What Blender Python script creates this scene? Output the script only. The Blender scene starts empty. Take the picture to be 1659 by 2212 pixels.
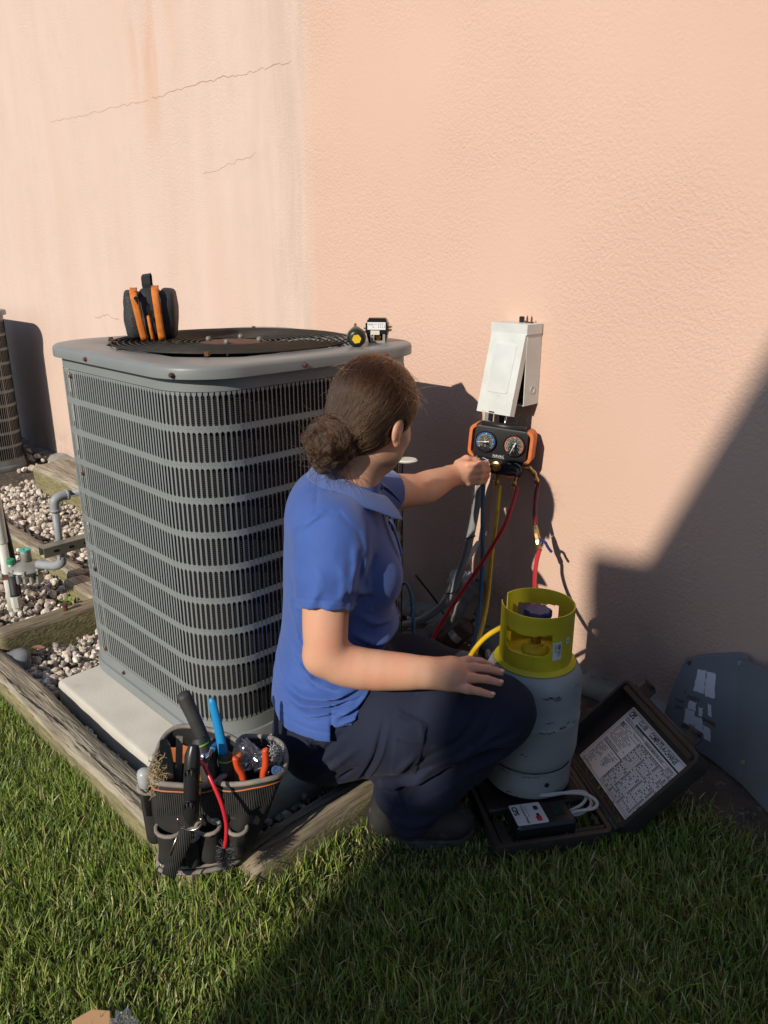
import bpy, bmesh, math, random
import numpy as np
from mathutils import Vector, Matrix, Euler, Quaternion

# ------------------------------------------------------------------ camera
SC = bpy.context.scene
COL = SC.collection
random.seed(7); RNG = np.random.default_rng(7)
R = math.radians
WALL_Y = 2.05
cam_d = bpy.data.cameras.new('camera'); cam = bpy.data.objects.new('camera', cam_d); COL.objects.link(cam)
cam.location = (0, 0, 1.36)
cam.rotation_euler = (R(90 - 18.5), 0, R(45))
cam_d.sensor_fit = 'VERTICAL'; cam_d.sensor_height = 24.0; cam_d.lens = 24.0 * 1661 / 2212
cam_d.clip_start = 0.02; cam_d.clip_end = 600
SC.camera = cam
SC.render.resolution_x = 768; SC.render.resolution_y = 1024
# ------------------------------------------------------------------ world, sun, exposure
SUN_TO = Vector((0.139, -0.864, 0.483)).normalized()
SUN_EL = math.asin(SUN_TO.z); SUN_AZ = math.atan2(SUN_TO.x, SUN_TO.y)
world = bpy.data.worlds.new('World'); SC.world = world; world.use_nodes = True
wn = world.node_tree; wn.nodes.clear()
sky = wn.nodes.new('ShaderNodeTexSky'); sky.sky_type = 'NISHITA'; sky.sun_disc = False
sky.sun_elevation = SUN_EL; sky.sun_rotation = SUN_AZ; sky.altitude = 50; sky.air_density = 1.0; sky.dust_density = 0.3; sky.ozone_density = 3.0
bg = wn.nodes.new('ShaderNodeBackground'); bg.inputs['Strength'].default_value = 0.125
wo = wn.nodes.new('ShaderNodeOutputWorld')
wn.links.new(sky.outputs[0], bg.inputs[0]); wn.links.new(bg.outputs[0], wo.inputs[0])
sun_d = bpy.data.lights.new('sun', 'SUN'); sun_d.energy = 4.4; sun_d.angle = R(0.53); sun_d.color = (1.0, 0.925, 0.81)
sun = bpy.data.objects.new('sun', sun_d); COL.objects.link(sun)
sun.rotation_euler = SUN_TO.to_track_quat('Z', 'Y').to_euler()
vs = SC.view_settings
vs.view_transform = 'Standard'; vs.look = 'None'; vs.gamma = 1.0; vs.use_curve_mapping = False; vs.exposure = 0.0
SC.cycles.use_denoising = True
SC.cycles.max_bounces = 6; SC.cycles.transparent_max_bounces = 12

# ------------------------------------------------------------------ materials
MATS = {}
def srgb(r, g, b):
    f = lambda c: (c / 255 / 12.92) if c / 255 <= 0.04045 else ((c / 255 + 0.055) / 1.055) ** 2.4
    return (f(r), f(g), f(b))
def mat(name, col, rough=0.6, metal=0.0, var=None, vscale=8.0, vdet=4.0, vlo=0.35, vhi=0.65, spots=None, sscale=30.0, slo=0.62, shi=0.68,
        bump=0.0, bscale=40.0, bdet=3.0, bdist=0.002, rvar=0.0, spec=0.5, trans=0.0, sheen=0.0, coat=0.0, stretch=None, alpha=1.0, sss=0.0, coords='Object', attr=None, bump_wave=None, ior=1.45):
    """col: base colour; var: second colour mixed in by noise; spots: third colour in sparse patches; attr: colour attribute multiplied in."""
    if name in MATS: return MATS[name]
    m = bpy.data.materials.new(name); m.use_nodes = True; MATS[name] = m
    nt = m.node_tree; N = nt.nodes; Lk = nt.links
    b = N['Principled BSDF']
    b.inputs['Roughness'].default_value = rough; b.inputs['Metallic'].default_value = metal
    b.inputs['Specular IOR Level'].default_value = spec; b.inputs['IOR'].default_value = ior
    if trans: b.inputs['Transmission Weight'].default_value = trans
    if sheen: b.inputs['Sheen Weight'].default_value = sheen
    if coat: b.inputs['Coat Weight'].default_value = coat; b.inputs['Coat Roughness'].default_value = 0.15
    if alpha < 1: b.inputs['Alpha'].default_value = alpha
    if sss:
        b.inputs['Subsurface Weight'].default_value = sss; b.inputs['Subsurface Radius'].default_value = (1.0, 0.35, 0.2); b.inputs['Subsurface Scale'].default_value = 0.006
    tc = N.new('ShaderNodeTexCoord'); co = tc.outputs[coords]
    if stretch:
        mp = N.new('ShaderNodeMapping'); mp.inputs['Scale'].default_value = stretch; Lk.new(co, mp.inputs[0]); co = mp.outputs[0]
    c = None
    base = N.new('ShaderNodeRGB'); base.outputs[0].default_value = (*col, 1); c = base.outputs[0]
    def noise(s, d):
        n = N.new('ShaderNodeTexNoise'); n.inputs['Scale'].default_value = s; n.inputs['Detail'].default_value = d; Lk.new(co, n.inputs['Vector']); return n.outputs['Fac']
    def ramp(x, lo, hi):
        r = N.new('ShaderNodeMapRange'); r.inputs['From Min'].default_value = lo; r.inputs['From Max'].default_value = hi; Lk.new(x, r.inputs['Value']); return r.outputs[0]
    def mix(f, a, bcol, mode='MIX'):
        x = N.new('ShaderNodeMix'); x.data_type = 'RGBA'; x.blend_type = mode
        if isinstance(f, float): x.inputs[0].default_value = f
        else: Lk.new(f, x.inputs[0])
        Lk.new(a, x.inputs[6])
        if isinstance(bcol, tuple): x.inputs[7].default_value = (*bcol, 1)
        else: Lk.new(bcol, x.inputs[7])
        return x.outputs[2]
    if var:
        f = ramp(noise(vscale, vdet), vlo, vhi); c = mix(f, c, var)
        if rvar:
            rr = N.new('ShaderNodeMapRange'); rr.inputs['To Min'].default_value = rough - rvar; rr.inputs['To Max'].default_value = rough + rvar; Lk.new(f, rr.inputs['Value']); Lk.new(rr.outputs[0], b.inputs['Roughness'])
    if spots:
        c = mix(ramp(noise(sscale, 3.0), slo, shi), c, spots)
    if attr:
        a = N.new('ShaderNodeAttribute'); a.attribute_name = attr; c = mix(1.0, c, a.outputs['Color'], 'MULTIPLY')
    Lk.new(c, b.inputs['Base Color'])
    if bump:
        bn = N.new('ShaderNodeBump'); bn.inputs['Strength'].default_value = bump; bn.inputs['Distance'].default_value = bdist
        if bump_wave:
            w = N.new('ShaderNodeTexWave'); w.bands_direction = bump_wave; w.inputs['Scale'].default_value = bscale; Lk.new(co, w.inputs['Vector']); Lk.new(w.outputs['Fac'], bn.inputs['Height'])
        else:
            Lk.new(noise(bscale, bdet), bn.inputs['Height'])
        Lk.new(bn.outputs[0], b.inputs['Normal'])
    return m

# ------------------------------------------------------------------ object helpers
def link(name, me, m=None, parent=None, smooth=False):
    o = bpy.data.objects.new(name, me); COL.objects.link(o)
    if m is not None and not me.materials: me.materials.append(m)
    if parent is not None: o.parent = parent
    if smooth: me.polygons.foreach_set('use_smooth', np.ones(len(me.polygons), dtype=bool))
    return o
def tag(o, label=None, cat=None, group=None, kind=None):
    if label: o['label'] = label
    if cat: o['category'] = cat
    if group: o['group'] = group
    if kind: o['kind'] = kind
    return o
def empty(name, loc=(0, 0, 0), rot=(0, 0, 0), label=None, cat=None, group=None, kind=None):
    o = bpy.data.objects.new(name, None); COL.objects.link(o); o.location = loc; o.rotation_euler = rot; o.empty_display_size = 0.05
    return tag(o, label, cat, group, kind)
class MB:
    """collects verts and faces (with material slots) for one mesh"""
    def __init__(s): s.v = []; s.f = []; s.mi = []
    def add(s, vs, fs, mi=0):
        n = len(s.v); s.v += [tuple(v) for v in vs]; s.f += [tuple(i + n for i in f) for f in fs]; s.mi += [mi] * len(fs); return s
    def box(s, c, d, rot=None, mi=0, bev=0.0):
        x, y, z = d[0] / 2, d[1] / 2, d[2] / 2
        if bev <= 0:
            vs = [Vector((a * x, b * y, e * z)) for a in (-1, 1) for b in (-1, 1) for e in (-1, 1)]
            fs = [(0, 1, 3, 2), (4, 6, 7, 5), (0, 4, 5, 1), (2, 3, 7, 6), (0, 2, 6, 4), (1, 5, 7, 3)]
        else:
            vs = []; idx = {}
            bev = min(bev, .49 * min(d))
            for a in (-1, 1):
                for b in (-1, 1):
                    for e in (-1, 1):
                        for k, p in enumerate(((a * x, b * (y - bev), e * (z - bev)), (a * (x - bev), b * y, e * (z - bev)), (a * (x - bev), b * (y - bev), e * z))):
                            idx[(a, b, e, k)] = len(vs); vs.append(Vector(p))
            I = lambda a, b, e, k: idx[(a, b, e, k)]
            fs = []
            for a in (-1, 1):
                fs.append([I(a, -1, -1, 0), I(a, 1, -1, 0), I(a, 1, 1, 0), I(a, -1, 1, 0)])
                fs.append([I(-1, a, -1, 1), I(1, a, -1, 1), I(1, a, 1, 1), I(-1, a, 1, 1)])
                fs.append([I(-1, -1, a, 2), I(1, -1, a, 2), I(1, 1, a, 2), I(-1, 1, a, 2)])
                for b in (-1, 1):
                    fs.append([I(a, b, -1, 0), I(a, b, 1, 0), I(a, b, 1, 1), I(a, b, -1, 1)])
                    fs.append([I(a, -1, b, 0), I(a, 1, b, 0), I(a, 1, b, 2), I(a, -1, b, 2)])
                    fs.append([I(-1, a, b, 1), I(1, a, b, 1), I(1, a, b, 2), I(-1, a, b, 2)])
                    for e in (-1, 1): fs.append([I(a, b, e, 0), I(a, b, e, 1), I(a, b, e, 2)])
        if rot is not None: vs = [rot @ v for v in vs]
        c = Vector(c); return s.add([v + c for v in vs], fs, mi)
    def tube(s, pts, r, n=8, mi=0, cap=True, closed=False):
        """swept tube; r a number or a list"""
        pts = [Vector(p) for p in pts]; m = len(pts)
        rs = r if isinstance(r, (list, tuple)) else [r] * m
        t0 = (pts[1] - pts[0]).normalized()
        up = Vector((0, 0, 1)) if abs(t0.z) < .9 else Vector((1, 0, 0))
        nrm = (up - t0 * up.dot(t0)).normalized()
        vs = []; prev = t0
        for i, p in enumerate(pts):
            if closed: t = (pts[(i + 1) % m] - pts[i - 1]).normalized()
            else: t = (pts[min(i + 1, m - 1)] - pts[max(i - 1, 0)]).normalized()
            if t.length < 1e-9: t = prev
            q = prev.rotation_difference(t); nrm = (q @ nrm); nrm = (nrm - t * nrm.dot(t)).normalized(); bi = t.cross(nrm); prev = t
            for k in range(n):
                a = 2 * math.pi * k / n; vs.append(p + (nrm * math.cos(a) + bi * math.sin(a)) * rs[i])
        fs = []
        for i in range(m if closed else m - 1):
            j = (i + 1) % m
            for k in range(n): fs.append((i * n + k, i * n + (k + 1) % n, j * n + (k + 1) % n, j * n + k))
        if cap and not closed: fs += [tuple(range(n - 1, -1, -1)), tuple((m - 1) * n + k for k in range(n))]
        return s.add(vs, fs, mi)
    def lathe(s, prof, n=24, M=None, mi=0, a0=0.0, a1=2 * math.pi):
        """profile [(r,z)] turned round z, then matrix M"""
        full = abs(a1 - a0 - 2 * math.pi) < 1e-6; k_n = n if full else n + 1
        vs = [];
        for (r, z) in prof:
            for k in range(k_n):
                a = a0 + (a1 - a0) * k / n; vs.append(Vector((r * math.cos(a), r * math.sin(a), z)))
        fs = []
        for i in range(len(prof) - 1):
            for k in range(n):
                k2 = (k + 1) % k_n; fs.append((i * k_n + k, i * k_n + k2, (i + 1) * k_n + k2, (i + 1) * k_n + k))
        if full:
            if prof[0][0] > 1e-6: fs.append(tuple(range(k_n - 1, -1, -1)))
            if prof[-1][0] > 1e-6: fs.append(tuple((len(prof) - 1) * k_n + k for k in range(k_n)))
        if M is not None: vs = [M @ v for v in vs]
        return s.add(vs, fs, mi)
    def prism(s, outline, h, M=None, mi=0):
        """polygon outline [(x,y)] extruded 0..h along z"""
        n = len(outline)
        vs = [Vector((x, y, 0)) for x, y in outline] + [Vector((x, y, h)) for x, y in outline]
        fs = [tuple(range(n - 1, -1, -1)), tuple(range(n, 2 * n))] + [(i, (i + 1) % n, n + (i + 1) % n, n + i) for i in range(n)]
        if M is not None: vs = [M @ v for v in vs]
        return s.add(vs, fs, mi)
    def mesh(s, name, mats=None):
        me = bpy.data.meshes.new(name); me.from_pydata([tuple(v) for v in s.v], [], s.f); 
        for m in mats or []: me.materials.append(m)
        if mats and len(mats) > 1: me.polygons.foreach_set('material_index', s.mi)
        bm = bmesh.new(); bm.from_mesh(me); bmesh.ops.recalc_face_normals(bm, faces=bm.faces); bm.to_mesh(me); bm.free()
        return me
    def build(s, name, m, parent=None, smooth=False, bevel=0.0, autos=None):
        me = s.mesh(name, m if isinstance(m, list) else [m])
        if bevel:
            bm = bmesh.new(); bm.from_mesh(me)
            es = [e for e in bm.edges if len(e.link_faces) == 2 and e.calc_face_angle(0) > R(35)]
            bmesh.ops.bevel(bm, geom=es, offset=bevel, segments=2, affect='EDGES', profile=.6, clamp_overlap=True); bm.to_mesh(me); bm.free()
        o = link(name, me, None, parent, smooth)
        if autos:
            me.polygons.foreach_set('use_smooth', np.ones(len(me.polygons), dtype=bool)); me.set_sharp_from_angle(angle=R(autos))
        return o
def smooth_path(pts, n=8, closed=False):
    """Catmull-Rom through points"""
    P = [Vector(p) for p in pts]; out = []; m = len(P)
    rng_ = range(m) if closed else range(m - 1)
    for i in rng_:
        if closed: a, b, c, d = P[i - 1], P[i], P[(i + 1) % m], P[(i + 2) % m]
        else: a, b, c, d = P[max(i - 1, 0)], P[i], P[i + 1], P[min(i + 2, m - 1)]
        for k in range(n):
            t = k / n; out.append(.5 * ((2 * b) + (c - a) * t + (2 * a - 5 * b + 4 * c - d) * t * t + (3 * b - a - 3 * c + d) * t ** 3))
    if not closed: out.append(P[-1])
    return out
def rrect(x0, x1, y0, y1, r, seg=6):
    out = []
    for cx, cy, a0 in ((x1 - r, y0 + r, -90), (x1 - r, y1 - r, 0), (x0 + r, y1 - r, 90), (x0 + r, y0 + r, 180)):
        for k in range(seg + 1):
            a = R(a0 + 90 * k / seg); out.append((cx + r * math.cos(a), cy + r * math.sin(a)))
    return out
def frame(origin, xdir, ydir):
    """4x4 with given x and y axes"""
    x = Vector(xdir).normalized(); y = Vector(ydir); y = (y - x * y.dot(x)).normalized(); z = x.cross(y)
    M = Matrix((( x.x, y.x, z.x, origin[0]), (x.y, y.y, z.y, origin[1]), (x.z, y.z, z.z, origin[2]), (0, 0, 0, 1)))
    return M
def axis_frame(origin, zdir):
    z = Vector(zdir).normalized(); x = Vector((1, 0, 0)) if abs(z.x) < .9 else Vector((0, 1, 0)); x = (x - z * x.dot(z)).normalized()
    y = z.cross(x)
    return Matrix(((x.x, y.x, z.x, origin[0]), (x.y, y.y, z.y, origin[1]), (x.z, y.z, z.z, origin[2]), (0, 0, 0, 1)))
_txt_cache = {}
def text_geo(txt, size, align='LEFT', spacing=1.0, bold=0.0, shear=0.0):
    """flat text as (verts, faces) in the xy plane"""
    key = (txt, size, align, spacing, bold, shear)
    if key in _txt_cache: return _txt_cache[key]
    cu = bpy.data.curves.new('t', 'FONT'); cu.body = txt; cu.size = size; cu.align_x = align; cu.resolution_u = 2; cu.space_character = spacing; cu.offset = bold; cu.shear = shear
    o = bpy.data.objects.new('t', cu); COL.objects.link(o)
    me = o.to_mesh(); vs = [v.co.copy() for v in me.vertices]; fs = [tuple(p.vertices) for p in me.polygons]
    o.to_mesh_clear(); bpy.data.objects.remove(o); bpy.data.curves.remove(cu)
    _txt_cache[key] = (vs, fs); return vs, fs
def put_text(mb, txt, size, M, align='LEFT', spacing=1.0, bold=0.0, mi=0, xs=1.0, fn=None):
    vs, fs = text_geo(txt, size, align, spacing, bold)
    vs = [Vector((v.x * xs, v.y, v.z)) for v in vs]
    vs = [fn(v) for v in vs] if fn else [M @ v for v in vs]
    mb.add(vs, fs, mi)
def vdisp(me, amp, scale, seed=0.0):
    """slight uneven displacement along normals"""
    from mathutils import noise as mn
    for v in me.vertices:
        p = v.co * scale + Vector((seed, seed * 1.7, -seed)); v.co += v.normal * (mn.noise(p) * amp)

# ================================================================== SETTING
# ---- stucco house wall
def wall_material():
    m = bpy.data.materials.new('stucco_paint'); m.use_nodes = True; nt = m.node_tree; N = nt.nodes; L = nt.links
    b = N['Principled BSDF']; b.inputs['Roughness'].default_value = 0.92; b.inputs['Specular IOR Level'].default_value = 0.25
    tc = N.new('ShaderNodeTexCoord'); sep = N.new('ShaderNodeSeparateXYZ'); L.new(tc.outputs['Object'], sep.inputs[0])
    def noise(scale, det=3.0, vec=None, rough=0.5):
        n = N.new('ShaderNodeTexNoise'); n.inputs['Scale'].default_value = scale; n.inputs['Detail'].default_value = det; n.inputs['Roughness'].default_value = rough
        L.new(vec or tc.outputs['Object'], n.inputs['Vector']); return n.outputs['Fac']
    def mr(x, a, c, d=0.0, e=1.0):
        r = N.new('ShaderNodeMapRange'); r.inputs['From Min'].default_value = a; r.inputs['From Max'].default_value = c; r.inputs['To Min'].default_value = d; r.inputs['To Max'].default_value = e; L.new(x, r.inputs['Value']); return r.outputs[0]
    def mth(op, a, c):
        x = N.new('ShaderNodeMath'); x.operation = op
        for i, q in enumerate((a, c)):
            if isinstance(q, (int, float)): x.inputs[i].default_value = q
            else: L.new(q, x.inputs[i])
        return x.outputs[0]
    def mix(f, a, c, mode='MIX'):
        x = N.new('ShaderNodeMix'); x.data_type = 'RGBA'; x.blend_type = mode
        if isinstance(f, (int, float)): x.inputs[0].default_value = f
        else: L.new(f, x.inputs[0])
        for i, q in ((6, a), (7, c)):
            if isinstance(q, tuple): x.inputs[i].default_value = (*q, 1)
            else: L.new(q, x.inputs[i])
        return x.outputs[2]
    X, Z = sep.outputs[0], sep.outputs[2]
    fresh = mix(mr(noise(1.1, 4), .35, .7), (0.612, 0.410, 0.312), (0.652, 0.445, 0.342))
    # older, faded stretch of paint left of a vertical joint, washed out and chalky in streaks
    mp = N.new('ShaderNodeMapping'); mp.inputs['Scale'].default_value = (2.2, 1, 0.35); L.new(tc.outputs['Object'], mp.inputs[0])
    streak = noise(2.0, 5, mp.outputs[0], .6)
    faded = mix(mr(streak, .35, .68), (0.622, 0.452, 0.366), (0.648, 0.492, 0.410))
    faded = mix(mr(noise(7, 6, None, .7), .52, .75, 0, .55), faded, (0.57, 0.44, 0.355))
    wob = mth('ADD', X, mth('MULTIPLY', noise(14, 4), 0.05))
    f_left = mr(wob, -2.395, -2.475)
    c = mix(f_left, fresh, faded)
    # grey weathering just left of the joint
    band = mth('MULTIPLY', mr(wob, -2.41, -2.46), mr(X, -3.0, -2.45)); band = mth('MULTIPLY', band, mr(noise(5, 6, mp.outputs[0], .7), .40, .62, 0, .75))
    c = mix(band, c, (0.52, 0.40, 0.32))
    # rusty run-off stain from above
    dx = mth('ABSOLUTE', mth('ADD', X, 3.56), 0); st = mth('MULTIPLY', mr(dx, .34, .02), mr(Z, 1.72, 2.25)); st = mth('MULTIPLY', st, mr(noise(4, 5, mp.outputs[0]), .40, .62, 0, .65))
    c = mix(st, c, (0.58, 0.33, 0.215))
    # splash dirt along the foot of the wall
    dirt = mth('MULTIPLY', mr(Z, .34, .02), mr(noise(9, 5), .35, .7, 0, .7)); c = mix(dirt, c, (0.27, 0.20, 0.165))
    L.new(c, b.inputs['Base Color'])
    h1 = mr(noise(105, 3.5, None, .62), .36, .66); h2 = noise(150, 2)
    rough_r = mr(noise(1.9, 3), .38, .62, .2, 1.15)
    amt = mth('MULTIPLY', rough_r, mr(f_left, 0, 1, 1.0, .8))
    h = mth('ADD', mth('MULTIPLY', mth('MULTIPLY', h1, amt), 1.0), mth('MULTIPLY', h2, .25)); h = mth('ADD', h, mth('MULTIPLY', noise(3, 2), .9))
    bp = N.new('ShaderNodeBump'); bp.inputs['Strength'].default_value = 0.7; bp.inputs['Distance'].default_value = 0.0018; L.new(h, bp.inputs['Height']); L.new(bp.outputs[0], b.inputs['Normal'])
    return m
M_WALL = wall_material()
M_CONC = mat('weathered_concrete', (0.34, 0.315, 0.27), .9, var=(0.20, 0.185, 0.15), vscale=9, spots=(0.10, 0.10, 0.075), sscale=16, slo=.58, shi=.7, bump=.6, bscale=70, bdist=.003)
M_PAD = mat('pale_concrete', (0.56, 0.52, 0.44), .9, var=(0.47, 0.43, 0.35), vscale=6, spots=(0.42, 0.29, 0.15), sscale=6, slo=.56, shi=.74, bump=.4, bscale=120, bdist=.0015)
wall = MB()
wall.box((-3.5, WALL_Y + .1, 2.3), (19, .2, 4.6))
house_wall = wall.build('stucco_house_wall', M_WALL)
tag(house_wall, 'salmon pink stucco house wall filling the background, faded on its left', 'wall')
ft = MB()
prof = [(-.0, .0), (-.075, .0), (-.085, .035), (-.06, .062), (-.0, .07)]
nx = 90; rows = []
for i in range(nx + 1):
    x = -9 + 12.5 * i / nx; k = .012 * math.sin(x * 7.1) + .010 * math.sin(x * 17.3 + 1)
    rows.append([(x, WALL_Y + .004 + p[0] * (1 + k * 6), max(-.02, p[1] + k * (1 if p[1] > .01 else 0))) for p in prof])
n = len(prof)
ft.add([v for r in rows for v in r], [(i * n + j, i * n + j + 1, (i + 1) * n + j + 1, (i + 1) * n + j) for i in range(nx) for j in range(n - 1)])
ft.build('footing', M_CONC, house_wall, smooth=True)
M_CRACK = mat('crack_brown', (0.40, 0.23, 0.155), 1.0)  # reddish brown of the thin strips drawn as wall cracks
def crack(pts, w):
    mb = MB(); P = []
    for i in range(len(pts) - 1):
        for k in range(9):
            t = k / 9; P.append((pts[i][0] * (1 - t) + pts[i + 1][0] * t, pts[i][1] * (1 - t) + pts[i + 1][1] * t + random.uniform(-.007, .007)))
    for i in range(len(P) - 1):
        a, c = P[i], P[i + 1]; ww = w * random.uniform(.5, 1.1)
        mb.add([(a[0], WALL_Y - .0006, a[1] - ww), (c[0], WALL_Y - .0006, c[1] - ww), (c[0], WALL_Y - .0006, c[1] + ww), (a[0], WALL_Y - .0006, a[1] + ww)], [(0, 1, 2, 3)])
    mb.build('crack', M_CRACK, house_wall)
crack([(-4.676, 2.065), (-4.327, 2.055), (-3.916, 2.047), (-3.557, 2.044)], .0009)
crack([(-3.557, 2.044), (-3.276, 2.05), (-3.024, 2.051), (-2.86, 2.045), (-2.677, 2.043), (-2.522, 2.039)], .0015)
crack([(-3.177, 1.694), (-2.96, 1.727), (-2.762, 1.75)], .0008)
crack([(-4.411, 1.018), (-4.264, 1.034), (-4.102, 1.022)], .0016)
crack([(-3.36, .985), (-3.15, .99)], .0012)

# ---- ground sheet
M_SOIL = mat('lawn_soil', (0.045, 0.05, 0.018), 1.0, var=(0.07, 0.058, 0.03), vscale=25, bump=.8, bscale=90, bdist=.01)
g = MB(); g.add([(-260, -260, 0), (260, -260, 0), (260, 260, 0), (-260, 260, 0)], [(0, 1, 2, 3)])
tag(g.build('ground', M_SOIL), kind='structure')
M_DIRT = mat('bare_dirt', (0.09, 0.07, 0.05), 1.0, var=(0.05, 0.042, 0.034), vscale=14, spots=(0.17, 0.14, 0.10), sscale=40, bump=.9, bscale=60, bdist=.012)
gb = MB(); gb.add([(-9, .66, .012), (-1.14, .66, .012), (-1.14, 2.04, .012), (-9, 2.04, .012)], [(0, 1, 2, 3)])
tag(gb.build('gravel_bed_soil', M_DIRT), kind='structure')
def strip_mesh():
    mb = MB(); nx, ny = 60, 12; vs = []
    for j in range(ny + 1):
        for i in range(nx + 1):
            x = -1.14 + 4.2 * i / nx; edge = 1.70 + .03 * math.sin(x * 5) + .02 * math.sin(x * 13)
            y = edge + (2.04 - edge) * j / ny
            vs.append((x, y, .006 + .016 * (j / ny) + random.uniform(-.004, .004)))
    fs = [(j * (nx + 1) + i, j * (nx + 1) + i + 1, (j + 1) * (nx + 1) + i + 1, (j + 1) * (nx + 1) + i) for j in range(ny) for i in range(nx)]
    mb.add(vs, fs); return mb
tag(strip_mesh().build('dirt_strip', M_DIRT, smooth=True), kind='structure')

# ---- unseen house added behind the viewer (mansard roof), shaped to shadow lawn and wall
nb = empty('shadow_house', (0.15, -5.95, 0), (0, 0, R(13)), label='unseen mansard roofed house added behind the viewer to shade lawn and wall', cat='house')
M_SIDING = mat('house_siding', (0.42, 0.40, 0.36), .8, bump=.4, bscale=3, bump_wave='Z', bdist=.01)
M_SHINGLE = mat('roof_shingle', (0.07, 0.065, 0.06), .9, var=(0.11, 0.10, 0.09), vscale=30)
M_TRIM = mat('house_trim', (0.7, 0.7, 0.68), .6)
q = MB(); q.box((5.2, -3.62, 2.4), (10.36, 7.2, 4.8)); q.build('wall', M_SIDING, nb)
q = MB(); q.box((.21, -1.2, 2.06), (.60, 2.4, 4.12)); q.build('shadow_bay', M_SIDING, nb)  # low bay added to carry the shadow edge farther left across the grass
q = MB()
a, t = 0.0, .42
H0, H1 = 4.95, 7.6; dx_ = (H1 - H0) / 3.1
xs = (0.0, 10.4); ys = (-7.3, 0.0)
base = [(xs[0], ys[0]), (xs[1], ys[0]), (xs[1], ys[1]), (xs[0], ys[1])]
lo = [(x, y, H0 - .14) for x, y in base]; lo2 = [(x, y, H0) for x, y in base]
ins = .175
mid = [(xs[0] + ins, ys[0] + ins), (xs[1] - ins, ys[0] + ins), (xs[1] - ins, ys[1] - ins * .2), (xs[0] + ins, ys[1] - ins * .2)]
mid3 = [(x, y, H0) for x, y in mid]
top = [(xs[0] + ins + dx_, ys[0] + ins + dx_, H1), (xs[1] - ins - dx_, ys[0] + ins + dx_, H1), (xs[1] - ins - dx_, ys[1] - .04 - dx_, H1), (xs[0] + ins + dx_, ys[1] - .04 - dx_, H1)]
cap = [((xs[0] + xs[1]) / 2 - 2, ys[0] / 2, H1 + 1.1), ((xs[0] + xs[1]) / 2 + 2, ys[0] / 2, H1 + 1.1)]
vs_ = lo + lo2 + mid3 + top + cap
fs_ = [(0, 1, 2, 3)] + [(i, (i + 1) % 4, 4 + (i + 1) % 4, 4 + i) for i in range(4)] + [(4 + i, 4 + (i + 1) % 4, 8 + (i + 1) % 4, 8 + i) for i in range(4)] + [(8 + i, 8 + (i + 1) % 4, 12 + (i + 1) % 4, 12 + i) for i in range(4)] + [(12, 13, 17, 16), (13, 14, 17), (14, 15, 16, 17), (15, 12, 16)]
q.add(vs_, fs_); q.build('roof', M_SHINGLE, nb)
M_PANE = mat('window_glass_dark', (0.03, 0.035, 0.04), .05)
for wx in (1.6, 4.2, 7.0):
    q = MB(); q.box((wx, -.005, 2.2), (1.0, .05, 1.4)); wo_ = q.build('window', M_TRIM, nb)
    q = MB(); q.box((wx, .025, 2.2), (.86, .03, 1.26)); q.build('pane', M_PANE, wo_)

# ---- landscape timbers
M_WOOD = mat('weathered_timber', (0.38, 0.325, 0.235), .95, var=(0.22, 0.18, 0.125), vscale=5, vdet=8, vlo=.38, vhi=.62, spots=(0.085, 0.068, 0.045), sscale=11, slo=.57, shi=.72, stretch=(1.2, 14, 14), bump=.9, bscale=12, bdet=8, bdist=.006)
M_WOODY = mat('weathered_timber_crosswise', (0.29, 0.235, 0.155), .95, var=(0.16, 0.125, 0.08), vscale=5, vdet=8, vlo=.38, vhi=.62, spots=(0.085, 0.07, 0.04), sscale=11, slo=.57, shi=.72, stretch=(14, 1.2, 14), bump=.9, bscale=12, bdet=8, bdist=.006)
M_WOOD_M = mat('mossy_timber_side', (0.27, 0.225, 0.115), .95, var=(0.165, 0.145, 0.068), vscale=5, vdet=8, spots=(0.09, 0.09, 0.035), sscale=14, slo=.52, shi=.7, stretch=(2, 6, 14), bump=.8, bscale=12, bdet=8, bdist=.005)
def timber(x0, x1, y0, y1, z0, z1, label, mtop, along='x', group='landscape timbers edging the gravel bed', seed=1):
    bm = bmesh.new(); nseg = max(4, int(max(x1 - x0, y1 - y0) / .03))
    L = (x1 - x0) if along == 'x' else (y1 - y0); Wd = (y1 - y0) if along == 'x' else (x1 - x0); Hh = z1 - z0
    pr = [(0, 0), (0, .35), (0, .75), (.0, .9), (.1, 1), (.3, 1), (.5, 1), (.7, 1), (.9, 1), (1, .9), (1, .75), (1, .35), (1, 0)]
    rnd = random.Random(seed); off = [[rnd.uniform(-1, 1) for _ in pr] for _ in range(3)]
    ring = []
    for i in range(nseg + 1):
        t = i / nseg; row = []
        e = min(1, min(t, 1 - t) * L / .012) 
        for j, (a, h) in enumerate(pr):
            w = .0028 * math.sin(t * L * 9 + off[0][j] * 9) + .0022 * off[1][j] + rnd.uniform(-.0012, .0012)
            aa = .5 + (a - .5) * (.93 + .07 * e); hh = h * (.965 + .035 * e) if h > .5 else h
            c = (t * L, aa * Wd + w, hh * Hh + w * .8)
            row.append(bm.verts.new((x0 + c[0], y0 + c[1], z0 + c[2]) if along == 'x' else (x0 + c[1], y0 + c[0], z0 + c[2])))
        ring.append(row)
    m = len(pr)
    for i in range(nseg):
        for j in range(m - 1):
            f = bm.faces.new((ring[i][j], ring[i + 1][j], ring[i + 1][j + 1], ring[i][j + 1])); f.material_index = 0 if 3 < j < m - 4 or j in (3, m - 5) else 1; f.smooth = True
    bm.faces.new(ring[0]); bm.faces.new(ring[-1][::-1])
    bmesh.ops.recalc_face_normals(bm, faces=bm.faces)
    me = bpy.data.meshes.new('landscape_timber'); bm.to_mesh(me); bm.free(); me.materials.append(mtop); me.materials.append(M_WOOD_M)
    o = link('landscape_timber', me); tag(o, label, 'timber', group); return o
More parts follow.
